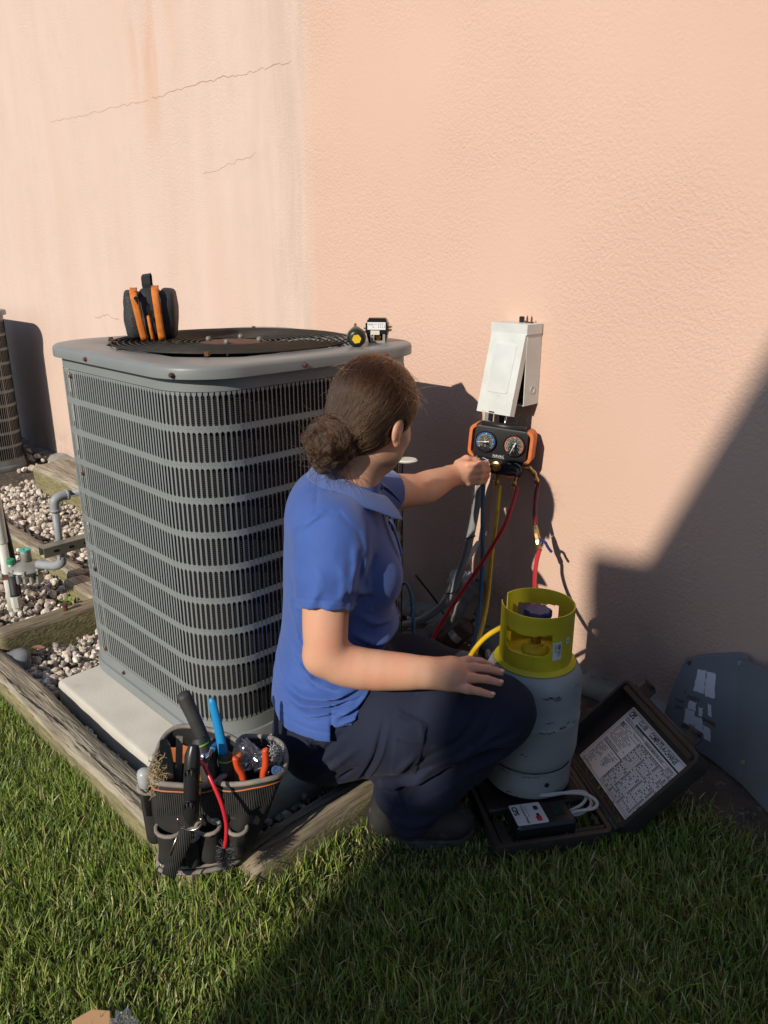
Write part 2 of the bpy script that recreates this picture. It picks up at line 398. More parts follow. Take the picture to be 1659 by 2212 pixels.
M_SPLIT = mat('timber_split', (0.018, 0.013, 0.009), 1.0)
def split_line(parent, pts, w):
    mb = MB()
    for i in range(len(pts) - 1):
        a, c = Vector(pts[i]), Vector(pts[i + 1]); d = (c - a).normalized(); s_ = Vector((-d.y, d.x, 0))
        K = 8
        for k in range(K):
            p0 = a.lerp(c, k / K) + s_ * random.uniform(-.002, .002); p1 = a.lerp(c, (k + 1) / K); ww = w * random.uniform(.4, 1)
            mb.add([p0 - s_ * ww, p1 - s_ * ww, p1 + s_ * ww, p0 + s_ * ww], [(0, 1, 2, 3)])
    mb.build('split', M_SPLIT, parent)
tA = timber(-3.6, -1.232, .643, .728, -.05, .105, 'long weathered timber between the sunlit lawn and the concrete pad', M_WOOD, 'x', seed=3)
split_line(tA, [(-2.5, .667, .1065), (-2.2, .655, .1072), (-1.95, .675, .1072), (-1.7, .670, .1072), (-1.45, .685, .1072), (-1.25, .675, .1065)], .0022)
tB = timber(-1.222, -1.137, .738, 1.98, -.05, .103, 'timber running toward the wall from under the tool bag past the boots', M_WOODY, 'y', seed=5)
split_line(tB, [(-1.18, .76, .1045), (-1.19, .9, .1052), (-1.17, 1.2, .1052)], .0016)
tC = timber(-2.63, -2.55, .716, 1.75, -.03, .145, 'timber with mossy side crossing the gravel left of the grey unit', M_WOODY, 'y', seed=9)
tD = timber(-4.2, -2.98, 1.16, 1.235, -.02, .105, 'brown shaded timber lying under the gas regulator', M_WOOD, 'x', seed=11)
tE = timber(-2.96, -2.66, 1.11, 1.20, -.02, .11, 'short timber offcut with a pale cut end behind the regulator', M_WOOD, 'x', seed=12)
tF = timber(-4.55, -3.75, 1.62, 1.86, -.02, .19, 'thick rounded old timber block against the wall behind the pipes', M_WOOD, 'x', seed=13)
q = MB(); q.tube([(-2.585, .965, .14), (-2.585, .965, .172)], .009, 8); q.tube([(-2.585, .965, .168), (-2.585, .965, .174)], .013, 8)
M_RUST = mat('rusty_iron', (0.16, 0.062, 0.03), .9, var=(0.07, 0.035, 0.024), vscale=60, bump=.6, bscale=150, bdist=.001)
q.build('bolt', M_RUST, tC)

# ---- concrete pad under the unit
bm = bmesh.new(); bmesh.ops.create_cube(bm, size=1, matrix=Matrix.Translation((-1.765, 1.24, .05)) @ Matrix.Diagonal((.91, .94, .10, 1)))
bmesh.ops.bevel(bm, geom=[e for e in bm.edges], offset=.014, segments=3, affect='EDGES', profile=.5)
bmesh.ops.subdivide_edges(bm, edges=bm.edges, cuts=3, use_grid_fill=True)
me = bpy.data.meshes.new('concrete_pad'); bm.to_mesh(me); bm.free(); vdisp(me, .003, 18)
pad = link('concrete_pad', me, M_PAD, None, True); tag(pad, 'pale concrete pad under the nearer grey air conditioner', 'pad')
bm = bmesh.new(); bmesh.ops.create_cube(bm, size=1, matrix=Matrix.Translation((-5.2, 1.33, -.02)) @ Matrix.Diagonal((1.2, 1.15, .06, 1)))
bmesh.ops.bevel(bm, geom=[e for e in bm.edges], offset=.012, segments=2, affect='EDGES')
me = bpy.data.meshes.new('concrete_pad'); bm.to_mesh(me); bm.free()
pad2 = link('concrete_pad', me, M_PAD); tag(pad2, 'concrete slab under the farther air conditioner at the left edge', 'pad')

# ---- gravel (uncountable)
def rock_variants(n, seed):
    rr = np.random.default_rng(seed); out = []
    for k in range(n):
        bm = bmesh.new(); bmesh.ops.create_icosphere(bm, subdivisions=2, radius=1.0)
        pl = [(Vector(rr.normal(size=3)).normalized(), rr.uniform(.55, .9)) for _ in range(9)]
        for v in bm.verts:
            v.co += v.co.normalized() * rr.uniform(-.06, .06)
            for nrm, d in pl:
                e = v.co.dot(nrm) - d
                if e > 0: v.co -= nrm * e
        V = np.array([v.co[:] for v in bm.verts]); Fc = np.array([[v.index for v in f.verts] for f in bm.faces]); bm.free(); out.append((V, Fc))
    return out
def rot_rand(n, rr):
    q = rr.normal(size=(n, 4)); q /= np.linalg.norm(q, axis=1)[:, None]; w, x, y, z = q.T
    return np.stack([1 - 2 * (y * y + z * z), 2 * (x * y - z * w), 2 * (x * z + y * w), 2 * (x * y + z * w), 1 - 2 * (x * x + z * z), 2 * (y * z - x * w), 2 * (x * z - y * w), 2 * (y * z + x * w), 1 - 2 * (x * x + y * y)], 1).reshape(n, 3, 3)
def np_mesh(name, V, Fc, cols=None, flat=False):
    me = bpy.data.meshes.new(name); nf, k = Fc.shape
    me.vertices.add(len(V)); me.vertices.foreach_set('co', np.ascontiguousarray(V, dtype=np.float32).ravel())
    me.loops.add(nf * k); me.loops.foreach_set('vertex_index', np.ascontiguousarray(Fc, dtype=np.int32).ravel())
    me.polygons.add(nf); me.polygons.foreach_set('loop_start', np.arange(0, nf * k, k, dtype=np.int32))
    me.update(calc_edges=True)
    if flat: me.polygons.foreach_set('use_smooth', np.zeros(nf, dtype=bool))
    if cols is not None:
        at = me.color_attributes.new('tint', 'FLOAT_COLOR', 'POINT'); c4 = np.ones((len(V), 4), dtype=np.float32); c4[:, :3] = cols; at.data.foreach_set('color', c4.ravel())
    return me
def gravel(regions, name):
    rr = np.random.default_rng(21); var = rock_variants(10, 5); Vs = []; Fs = []; Cs = []; off = 0
    pal = np.array([(0.70, 0.62, 0.52), (0.60, 0.52, 0.43), (0.76, 0.70, 0.60), (0.50, 0.43, 0.36), (0.38, 0.35, 0.33), (0.66, 0.54, 0.44), (0.78, 0.73, 0.65)])
    for (x0, x1, y0, y1, dens, s0, s1, zmax) in regions:
        n = int((x1 - x0) * (y1 - y0) * dens); P = np.stack([rr.uniform(x0, x1, n), rr.uniform(y0, y1, n)], 1)
        keep = ~((P[:, 0] > -2.235) & (P[:, 0] < -1.30) & (P[:, 1] > .755) & (P[:, 1] < 1.725))
        keep &= ~((P[:, 0] > -2.655) & (P[:, 0] < -2.525)); keep &= ~((P[:, 0] > -5.8) & (P[:, 0] < -4.68) & (P[:, 1] > .76) & (P[:, 1] < 1.74))
        P = P[keep]; n = len(P)
        sz = rr.uniform(s0, s1, n) * rr.choice([1, 1, 1, .7, 1.35], n); z = .012 + rr.uniform(0, zmax, n)
        vi = rr.integers(0, len(var), n); Rm = rot_rand(n, rr); sc = rr.uniform(.62, 1.15, (n, 3))
        for k in range(len(var)):
            I = np.where(vi == k)[0]
            if not len(I): continue
            V, Fc = var[k]
            W = np.einsum('nij,nvj->nvi', Rm[I], V[None] * sc[I][:, None, :]) * sz[I][:, None, None]
            W += np.stack([P[I, 0], P[I, 1], z[I]], 1)[:, None, :]
            Vs.append(W.reshape(-1, 3)); m = len(V)
            Fs.append((Fc[None] + (np.arange(len(I)) * m)[:, None, None]).reshape(-1, 3) + off); off += len(I) * m
            c = pal[rr.integers(0, len(pal), len(I))] * rr.uniform(.8, 1.2, (len(I), 1)); Cs.append(np.repeat(c, m, 0))
    me = np_mesh(name, np.concatenate(Vs), np.concatenate(Fs), np.concatenate(Cs), True)
    return me
M_ROCK = mat('gravel_stone', (1, 1, 1), .9, var=(0.62, 0.58, 0.54), vscale=90, vlo=.4, vhi=.6, spots=(0.35, 0.33, 0.31), sscale=220, slo=.6, shi=.66, attr='tint', bump=.5, bscale=220, bdist=.0015)
gv = gravel([(-2.53, -1.23, .73, .80, 4600, .008, .014, .040), (-2.53, -2.2, .73, 2.03, 5200, .008, .0145, .05), (-1.32, -1.22, .74, 2.03, 3600, .008, .014, .035),
             (-4.7, -2.62, .72, 2.0, 2700, .010, .0175, .05), (-6.2, -4.7, .5, 2.0, 350, .016, .026, .04), (-2.3, -1.3, 1.7, 2.03, 900, .012, .02, .03)], 'gravel')
tag(link('gravel', gv, M_ROCK), 'grey and tan crushed stone gravel inside the timber edging', 'gravel', kind='stuff')

# ---- grass (uncountable)
def berm(x, y):
    dyb = np.maximum(0, np.maximum(.70 - y, y - 1.45)); dxb = np.maximum(0, x + 1.135); b1 = .058 * np.exp(-(dxb ** 2 + dyb ** 2) / .07 ** 2) * (x > -1.3)
    dya = np.maximum(0, .642 - y); b2 = .030 * np.exp(-(dya / .07) ** 2) * (x < -1.1) * (y < .66); b3 = .062 * np.exp(-((x + 1.19) ** 2 / .10 ** 2 + (y - .67) ** 2 / .07 ** 2))
    return np.maximum(np.maximum(b1, b2), b3)
def berm_mesh():
    xs_ = np.linspace(-3.6, -.85, 160); ys_ = np.linspace(.44, 1.7, 80); X_, Y_ = np.meshgrid(xs_, ys_, indexing='ij'); Z_ = berm(X_, Y_); V = np.stack([X_, Y_, Z_ - .004], -1).reshape(-1, 3); n1 = len(ys_)
    Fq = np.array([(i * n1 + j, (i + 1) * n1 + j, (i + 1) * n1 + j + 1, i * n1 + j + 1) for i in range(len(xs_) - 1) for j in range(n1 - 1) if Z_[i:i + 2, j:j + 2].max() > .003 and not ((xs_[i + 1] < -1.235 and ys_[j] > .645) or (xs_[i + 1] < -1.14 and ys_[j] > .74))])
    return np_mesh('lawn_edge', V, Fq)
tag(link('lawn_edge', berm_mesh(), M_SOIL, None, True), kind='structure')
def grass(regions, name):
    rr = np.random.default_rng(33); Vs = []; Fs = []; Cs = []; off = 0
    for (x0, x1, y0, y1, dens, h0, h1, w) in regions:
        n = int((x1 - x0) * (y1 - y0) * dens); x = rr.uniform(x0, x1, n); y = rr.uniform(y0, y1, n)
        keep = ~(((x < -1.235) & (y > .640)) | ((x < -1.13) & (y > .735))); edge = 1.73 + .05 * np.sin(x * 5) + .03 * np.sin(x * 13 + 1)
        keep &= (y < edge + rr.normal(0, .035, n)); keep &= ~((x > -0.935) & (x < -.55) & (y > 1.2) & (y < 1.6) & (np.abs((x + .76) * .5 + (y - 1.42) * .5) < .0))
        x, y = x[keep], y[keep]; n = len(x)
        cl = np.sin(x * 9 + 2 * np.sin(y * 7)) * np.sin(y * 11 + 1.5 * np.sin(x * 6))     # tufts
        h = rr.uniform(h0, h1, n) * (1 + .22 * cl) * rr.choice([1, 1, 1, .6, 1.25], n)
        h = h * np.where((x < -1.0) & (x > -1.13) & (y > .6), .9, 1)
        Lb, Hb = (x + y) * .7071, (y - x) * .7071; h = h * np.where((Lb > -.09) & (Lb < .27) & (Hb > 1.40) & (Hb < 1.62), .5, 1.0)
        ang = rr.uniform(0, 2 * np.pi, n) ; lean = np.abs(rr.normal(.35, .35, n)) + .05
        ang = np.where(rr.random(n) < .45, rr.normal(2.4, .9, n) + cl * 1.2, ang)
        dx, dy = np.cos(ang), np.sin(ang); tw = ang + np.pi / 2 + rr.normal(0, .8, n); sx, sy = np.cos(tw), np.sin(tw)
        ww = w * rr.uniform(.6, 1.25, n)
        gz = berm(x, y); lv = [0.0, .45, .8, 1.0]; wd = [1.0, .9, .55, 0]
        vv = []
        for t, k in zip(lv, wd):
            px = x + dx * lean * h * t ** 2; py = y + dy * lean * h * t ** 2; pz = h * t * (1 - .25 * lean * t)
            pz = np.maximum(pz, .002) + gz
            if k > 0:
                vv.append(np.stack([px - sx * ww * k, py - sy * ww * k, pz], 1)); vv.append(np.stack([px + sx * ww * k, py + sy * ww * k, pz], 1))
            else: vv.append(np.stack([px, py, pz], 1))
        V = np.stack(vv, 1); m = V.shape[1]
        Fc = np.array([(0, 1, 3), (0, 3, 2), (2, 3, 5), (2, 5, 4), (4, 5, 6)])
        Vs.append(V.reshape(-1, 3)); Fs.append((Fc[None] + (np.arange(n) * m)[:, None, None]).reshape(-1, 3) + off); off += n * m
        pal = np.array([(0.205, 0.28, 0.048), (0.155, 0.24, 0.040), (0.29, 0.335, 0.068), (0.105, 0.185, 0.034), (0.40, 0.40, 0.13), (0.56, 0.48, 0.26)])
        ci = rr.choice(6, n, p=[.25, .23, .2, .14, .11, .07]); c = pal[ci] * rr.uniform(.75, 1.25, (n, 1)) * (1 + .12 * cl)[:, None]
        cc = np.repeat(c[:, None, :], m, 1); cc[:, :2] *= np.array([1.1, .85, .9]) ; Cs.append(cc.reshape(-1, 3))
    return np_mesh(name, np.concatenate(Vs), np.concatenate(Fs), np.concatenate(Cs))
M_GRASS = mat('grass_blade', (1, 1, 1), .42, attr='tint', spec=.5)
_b = M_GRASS.node_tree.nodes['Principled BSDF']
_tr = M_GRASS.node_tree.nodes.new('ShaderNodeBsdfTranslucent'); _mx = M_GRASS.node_tree.nodes.new('ShaderNodeMixShader'); _mx.inputs[0].default_value = .28
M_GRASS.node_tree.links.new(_b.inputs['Base Color'].links[0].from_socket, _tr.inputs[0])
M_GRASS.node_tree.links.new(_b.outputs[0], _mx.inputs[1]); M_GRASS.node_tree.links.new(_tr.outputs[0], _mx.inputs[2])
M_GRASS.node_tree.links.new(_mx.outputs[0], M_GRASS.node_tree.nodes['Material Output'].inputs[0])
gr = grass([(-2.7, -1.115, .1, .735, 33000, .020, .047, .0016), (-1.115, .0, .1, 1.85, 33000, .020, .047, .0016), (0, .8, .1, 1.85, 8000, .03, .06, .0025), (-4.2, -2.7, -.2, .63, 8000, .03, .06, .0026), (-3.0, 1.2, -.8, .1, 3500, .03, .06, .004)], 'grass')
tag(link('grass', gr, M_GRASS), 'short green lawn grass, sunlit at left and shaded at right', 'grass', kind='stuff')

# ================================================================== AIR CONDITIONERS
M_AC = mat('grey_enamel', (0.218, 0.232, 0.226), .48, var=(0.19, 0.203, 0.198), vscale=4, spots=(0.20, 0.21, 0.20), sscale=90, slo=.70, shi=.74, rvar=.06, bump=.15, bscale=5, bdist=.004)
M_ACTOP = mat('grey_enamel_top', (0.205, 0.216, 0.212), .40, var=(0.185, 0.195, 0.19), vscale=5, spots=(0.22, 0.215, 0.20), sscale=70, slo=.68, shi=.74, rvar=.05, bump=.12, bscale=6, bdist=.004)
M_COIL = mat('coil_fins', (0.006, 0.0055, 0.006), .85, var=(0.016, 0.012, 0.010), vscale=3, bump=1.0, bscale=60, bump_wave='Z', bdist=.004)
M_DARK = mat('dark_cavity', (0.008, 0.008, 0.009), .8)
M_WIRE = mat('grille_wire', (0.020, 0.019, 0.015), .55, var=(0.038, 0.030, 0.019), vscale=30, metal=.3)
M_BLADE = mat('fan_blade', (0.10, 0.10, 0.095), .5, var=(0.06, 0.055, 0.045), vscale=12)
def ac_unit(name, loc, label, detailed):
    """outdoor condenser; local origin: footprint corner at least x, least y of the lip, z at the base"""
    t = empty(name, loc, label=label, cat='air conditioner', group='grey air conditioners along the wall')
    S = .825; TOP = 1.02; ins = .02; Rl = .165; Rb = .15
    # base pan
    mb = MB(); mb.prism(rrect(ins - .008, S - ins + .008, ins - .008, S - ins + .008, Rb + .008, 10), .034); mb.build('base_pan', M_AC, t, bevel=.004, autos=40)
    # path round the body: (point, normal) by arc length
    x0, x1 = ins, S - ins; L1 = x1 - x0 - 2 * Rb; LA = math.pi / 2 * Rb; per = 4 * (L1 + LA)
    def at(s_):
        s_ = s_ % per
        k = int(s_ // (L1 + LA)); r = s_ - k * (L1 + LA)
        # side 0 front (y = x0, going +x), side 1 right (x = x1, going +y) ...
        if r < L1: p = Vector((x0 + Rb + r, x0, 0)); nn = Vector((0, -1, 0))
        else:
            a = (r - L1) / Rb - math.pi / 2; p = Vector((x1 - Rb + Rb * math.cos(a), x0 + Rb + Rb * math.sin(a), 0)); nn = Vector((math.cos(a), math.sin(a), 0))
        c = Vector((S / 2, S / 2, 0)); q_ = Matrix.Rotation(k * math.pi / 2, 3, 'Z')
        return q_ @ (p - c) + c, q_ @ nn
    NR = 10; Z0, Z1 = .072, .958; pitch = (Z1 - Z0) / NR; slot = pitch * .835; band = pitch - slot
    def wrap(z0, z1, name_, m, off=0.0, th=.004, n=112):
        mb = MB(); vs = []
        for i in range(n):
            p, nn = at(per * i / n)
            for (o_, z) in ((off, z0), (off, z1), (off - th, z1), (off - th, z0)): vs.append(p + nn * o_ + Vector((0, 0, z)))
        fs = [(i * 4 + j, ((i + 1) % n) * 4 + j, ((i + 1) % n) * 4 + (j + 1) % 4, i * 4 + (j + 1) % 4) for i in range(n) for j in range(4)]
        mb.add(vs, fs); return mb.build(name_, m, t, autos=35)
    wrap(.030, Z0 + band * .0, 'lower_skirt', M_AC, .001)
    for k in range(1, NR): wrap(Z0 + k * pitch - band / 2, Z0 + k * pitch + band / 2, 'band', M_AC)
    wrap(Z1, 1.0, 'upper_skirt', M_AC)
    # slats: upright louvres between the bands, spread round the whole perimeter; corner strips stay plain
    PITCH = .0134; nsl = int(per / PITCH); PITCH = per / nsl
    hh = slot / 2 + .0
    def slat_mesh():
        w = .0022; fl = .0024; d = .0016; H = pitch * .5 - .001; zc_ = slot / 2
        out = [(-w - fl * 1.3, -H), (-w - fl, -zc_ + .0006), (-w - fl * .3, -zc_ + .0022), (-w, -zc_ + .005), (-w, zc_ - .005), (-w - fl * .3, zc_ - .0022), (-w - fl, zc_ - .0006), (-w - fl * 1.3, H)]
        # front face slightly tilted: left edge outward, right edge pushed in, like a pressed louvre
        L_ = [Vector((a, -.0005, b)) for a, b in out]; Rr = [Vector((-a * (1.0), .0005, b)) for a, b in out]; Bk = [Vector((-a * .75, d if abs(b) < zc_ else .0016, b)) for a, b in out]
        n = len(out); vs = L_ + Rr + Bk; fs = []
        for i in range(n - 1): fs += [(i, n + i, n + i + 1, i + 1), (n + i, 2 * n + i, 2 * n + i + 1, n + i + 1)]
        mb = MB(); mb.add(vs, fs); return mb
    sm = slat_mesh(); sme = sm.mesh('slat', [M_AC])
    corner_s = L1 + LA / 2
    strips = [.028, per - .012, 2 * (L1 + LA) - LA + .05]      # plain upright strips (panel joints)
    items = []
    for i in range(nsl):
        s_ = (i + .5) * PITCH; p, nn = at(s_)
        for k in range(NR): items.append((s_, k, p, nn))
    def wt(it):
        # larger in view when nearer the front corner and on the two faces in view
        s_, k, p, nn = it
        d = abs(s_ - (L1 + LA * .62)); return d + .05 * abs(k - 4.5)
    items.sort(key=wt)
    nsep = 300 if detailed else 0
    rest = MB()
    for idx, (s_, k, p, nn) in enumerate(items):
        tang = Vector((-nn.y, nn.x, 0)); M = Matrix(((tang.x, -nn.x, 0, p.x + nn.x * .0005), (tang.y, -nn.y, 0, p.y + nn.y * .0005), (0, 0, 1, Z0 + (k + .5) * pitch), (0, 0, 0, 1)))
        wide = any(abs((s_ - q_ + per / 2) % per - per / 2) < PITCH * .55 for q_ in strips)
        if wide: M = M @ Matrix.Diagonal((2.0, 1, 1, 1))
        if idx < nsep:
            o = link('slat', sme, None, t); o.matrix_local = M
        else: rest.add([M @ Vector(v) for v in sm.v], sm.f)
    ro = rest.build('slat_rows', M_AC, t); ro['kind'] = 'stuff'
    # coil behind the louvres
    mb = MB(); mb.prism(rrect(ins + .012, S - ins - .012, ins + .012, S - ins - .012, Rb - .010, 10), .93, Matrix.Translation((0, 0, .036)))
    # open the top of the coil: outer skin only
    mb.f = mb.f[2:]; mb.mi = mb.mi[2:]; mb.build('coil', M_COIL, t, smooth=True)
    mb = MB(); mb.prism(rrect(ins + .09, S - ins - .09, ins + .09, S - ins - .09, Rb - .05, 6), .02, Matrix.Translation((0, 0, .30))); mb.build('inner_floor', M_DARK, t)
    # top cover: rounded lip, flat sheet with round opening
    n = 96; RO = .352; cx = S / 2
    def ring(inset, z, rad=None):
        pts = rrect(inset, S - inset, inset, S - inset, Rl - inset * .6, 23); return [Vector((a, b, z)) for a, b in pts]
    outer = [ring(.006, .988), ring(.0, .990), ring(.0, .992), ring(0, 1.010), ring(.0018, 1.0155), ring(.006, 1.019), ring(.014, 1.0202)]
    m_ = len(outer[0]); vs = [v for r_ in outer for v in r_]; fs = [(i * m_ + j, i * m_ + (j + 1) % m_, (i + 1) * m_ + (j + 1) % m_, (i + 1) * m_ + j) for i in range(len(outer) - 1) for j in range(m_)]
    last = (len(outer) - 1) * m_
    circ = []
    for v in outer[-1]:
        d = Vector((v.x - cx, v.y - cx, 0)).normalized(); circ.append(d)
    b0 = len(vs); vs += [Vector((cx, cx, 1.0215)) + d * (RO + .012) for d in circ]
    b1 = len(vs); vs += [Vector((cx, cx, 1.019)) + d * RO for d in circ]
    b2 = len(vs); vs += [Vector((cx, cx, .985)) + d * (RO - .002) for d in circ]
    for a, b_ in ((last, b0), (b0, b1), (b1, b2)): fs += [(a + j, a + (j + 1) % m_, b_ + (j + 1) % m_, b_ + j) for j in range(m_)]
    mb = MB(); mb.add(vs, fs); cover = mb.build('top_cover', M_ACTOP, t, autos=50)
    # wire fan guard: concentric rings and radial stays, rising a little toward the rim
    mb = MB(); rings = 15
    for i in range(rings):
        rr_ = .105 + (.338 - .105) * i / (rings - 1); z = 1.022 + .006 * math.sin(math.pi * .5 * i / (rings - 1)); nn = 48
        mb.tube([(cx + rr_ * math.cos(2 * math.pi * k / nn), cx + rr_ * math.sin(2 * math.pi * k / nn), z) for k in range(nn)], .0026, 5, closed=True)
    for k in range(6):
        a = 2 * math.pi * k / 6 + .4; mb.tube([(cx + .09 * math.cos(a), cx + .09 * math.sin(a), 1.017), (cx + .2 * math.cos(a), cx + .2 * math.sin(a), 1.021), (cx + .343 * math.cos(a), cx + .343 * math.sin(a), 1.024)], .0032, 5)
    mb.build('fan_guard', M_WIRE, t, smooth=True)
    mb = MB(); mb.lathe([(0, 1.006), (.10, 1.006), (.105, 1.012), (.10, 1.019), (.06, 1.024), (0, 1.025)], 28, Matrix.Translation((cx, cx, 0))); hub = mb.build('motor_plate', M_RUST, t, autos=40)
    for k in range(4):
        a = k * math.pi / 2 + .7; mb = MB(); mb.lathe([(.008, 1.02), (.008, 1.032), (.004, 1.036), (0, 1.036)], 8, Matrix.Translation((cx + .075 * math.cos(a), cx + .075 * math.sin(a), 0))); mb.build('nut', mat('acorn_nut', (.20, .19, .17), .6, .5), hub, smooth=True)
    for k in range(4):
        a = k * math.pi / 2 + .2; mb = MB(); vs = []
        for i in range(7):
            r_ = .05 + .28 * i / 6; w_ = .55 - .15 * i / 6
            for s_ in (-1, 1): vs.append((cx + r_ * math.cos(a + s_ * w_ * .5), cx + r_ * math.sin(a + s_ * w_ * .5), .93 + s_ * .03))
        mb.add(vs, [(2 * i, 2 * i + 1, 2 * i + 3, 2 * i + 2) for i in range(6)]); mb.build('fan_blade', M_BLADE, t, smooth=True)
    # clips holding the guard, and rusty screws
    def screw(p, nn, r_=.0052):
        mb = MB(); M = axis_frame(p, nn); mb.lathe([(r_ * 1.35, 0), (r_ * 1.35, .0015), (r_, .002), (r_, .006), (r_ * .7, .0075), (0, .0075)], 6, M); mb.build('screw', M_RUST, t)
    for k in range(4):
        a = R(-45 + 90 * k); mb = MB(); mb.box((cx + .347 * math.cos(a), cx + .347 * math.sin(a), 1.0255), (.034, .012, .006), Matrix.Rotation(a, 3, 'Z'), bev=.002); mb.lathe([(.006, 0), (.006, .006), (0, .006)], 6, Matrix.Translation((cx + .356 * math.cos(a), cx + .356 * math.sin(a), 1.028))); mb.build('guard_clip', M_RUST, t)
    if detailed:
        for q_ in (.34,): screw((q_, 0, 1.0015), (0, -1, 0))
        screw((S - Rl * .52, Rl * .10, 1.0), (.42, -.9, 0))
        for q_ in (.335, .62): screw((S, q_, 1.0015), (1, 0, 0))
        for z in (.94, .66, .36, .09): p, nn = at(strips[0] - .006); screw((p.x, p.y - .0012, z), nn, .005)
        screw((.30, ins - .0012, .05), (0, -1, 0), .005)
    return t
ac1 = ac_unit('air_conditioner', (-2.325, .885, .10), 'large grey louvred air conditioner behind the kneeling technician', True)
ac2 = ac_unit('air_conditioner', (-5.98, 1.05, .012), 'second grey air conditioner cut off by the left edge of the picture', False)

# ================================================================== WALL EQUIPMENT
M_BOXW = mat('pale_grey_paint', (0.62, 0.63, 0.59), .45, var=(0.55, 0.56, 0.52), vscale=14, spots=(0.42, 0.40, 0.35), sscale=40, slo=.66, shi=.74)
M_BLACK = mat('black_plastic', (0.012, 0.012, 0.013), .38)
M_BRASS = mat('brass', (0.56, 0.40, 0.16), .32, 1.0, var=(0.40, 0.27, 0.10), vscale=60)
M_STEEL = mat('bright_steel', (0.62, 0.62, 0.62), .28, 1.0)
M_CONDUIT = mat('grey_flex_conduit', (0.23, 0.24, 0.235), .5)
M_WHITEP = mat('white_print', (0.75, 0.75, 0.73), .6)
# ---- disconnect box with its cover hanging open
db = empty('disconnect_box', (-1.43, WALL_Y, 1.03), label='pale grey electrical disconnect box on the wall with its cover hanging open', cat='electrical box')
def dbx(x, y, z): return (x + 1.43, y - WALL_Y, z - 1.03)
BX0, BX1, BY, BZ0, BZ1 = -1.492, -1.362, 1.972, .915, 1.158
q = MB(); th = .0025
q.box(dbx((BX0 + BX1) / 2, WALL_Y - .004, (BZ0 + BZ1) / 2), (BX1 - BX0, .004, BZ1 - BZ0))
for x in (BX0 + th / 2, BX1 - th / 2): q.box(dbx(x, (BY + WALL_Y) / 2 - .003, (BZ0 + BZ1) / 2), (th, WALL_Y - BY - .006, BZ1 - BZ0))
q.box(dbx((BX0 + BX1) / 2, (BY + WALL_Y) / 2 - .003, BZ0 + th / 2), (BX1 - BX0 - .006, WALL_Y - BY - .008, th))
q.build('back_box', M_BOXW, db)
q = MB(); q.box(dbx((BX0 + BX1) / 2, (BY + WALL_Y) / 2 - .006, BZ1 - .012), (BX1 - BX0 + .006, WALL_Y - BY + .004, .032)); q.build('rain_hood', M_BOXW, db, bevel=.002)
q = MB(); q.box(dbx((BX0 + BX1) / 2, WALL_Y - .04, .98), (BX1 - BX0 - .02, .04, .10), bev=.004); q.build('switch_block', M_BLACK, db)
q = MB(); q.tube([dbx(BX1 + .0012, 2.012 + .011 * math.cos(a), .962 + .011 * math.sin(a)) for a in np.linspace(0, 2 * math.pi, 25)[:-1]], .0009, 5, closed=True); q.build('knockout', M_BOXW, db)
# cover hinged under the hood, its foot swung out toward the viewer
cv_top = Vector((-1.427, 1.968, 1.142)); cv_bot = Vector((-1.427, 1.905, .893))
cdir = (cv_bot - cv_top).normalized(); cw = .128; cl = (cv_bot - cv_top).length; cn = Vector((1, 0, 0)).cross(cdir).normalized()
if cn.y > 0: cn = -cn
Mc = Matrix(((1, -cdir.x, cn.x, cv_bot.x + 1.43), (0, -cdir.y, cn.y, cv_bot.y - WALL_Y), (0, -cdir.z, cn.z, cv_bot.z - 1.03), (0, 0, 0, 1)))
q = MB(); q.box((0, cl / 2, 0), (cw, cl, .004)); q.v = [tuple(Mc @ Vector(v)) for v in q.v]
for s_ in (-1, 1):
    w = MB(); w.box((s_ * (cw / 2 - .001), cl / 2, -.012), (.002, cl, .022)); q.add([Mc @ Vector(v) for v in w.v], w.f)
w = MB(); w.box((0, .001, -.010), (cw, .002, .018)); q.add([Mc @ Vector(v) for v in w.v], w.f)
cover = q.build('cover', M_BOXW, db, bevel=.0012)
q = MB(); q.prism(rrect(-.040, .040, .065, .215, .008, 4), .0022, Mc @ Matrix.Translation((0, 0, .002))); q.build('raised_panel', mat('faded_label_panel', (0.55, 0.56, 0.53), .35, var=(0.62, 0.625, 0.59), vscale=18), cover, bevel=.0015)
q = MB(); q.box((-.005, .0045, .0025), (.020, .004, .002)); q.v = [tuple(Mc @ Vector(v)) for v in q.v]; q.build('latch_slot', M_DARK, cover)
# loose screws and a small bracket left standing on top of the box
q = MB(); q.box((0, 0, .009), (.014, .012, .018), bev=.002); o = q.build('pull_tab', M_BLACK); o.location = (-1.420, 2.02, BZ1 + .0045); tag(o, 'small dark bracket standing on top of the disconnect box', 'bracket')
for k, xx in enumerate((-1.400, -1.384)):
    q = MB(); q.lathe([(.007, 0), (.007, .003), (.003, .004), (.003, .014), (.0005, .022)], 8); o = q.build('loose_screw', M_RUST); o.location = (xx, 2.02, BZ1 + .0045); tag(o, ['rusty screw standing next to the bracket on the disconnect box', 'rusty screw farthest right on top of the disconnect box'][k], 'screw', 'screws on top of the disconnect box')

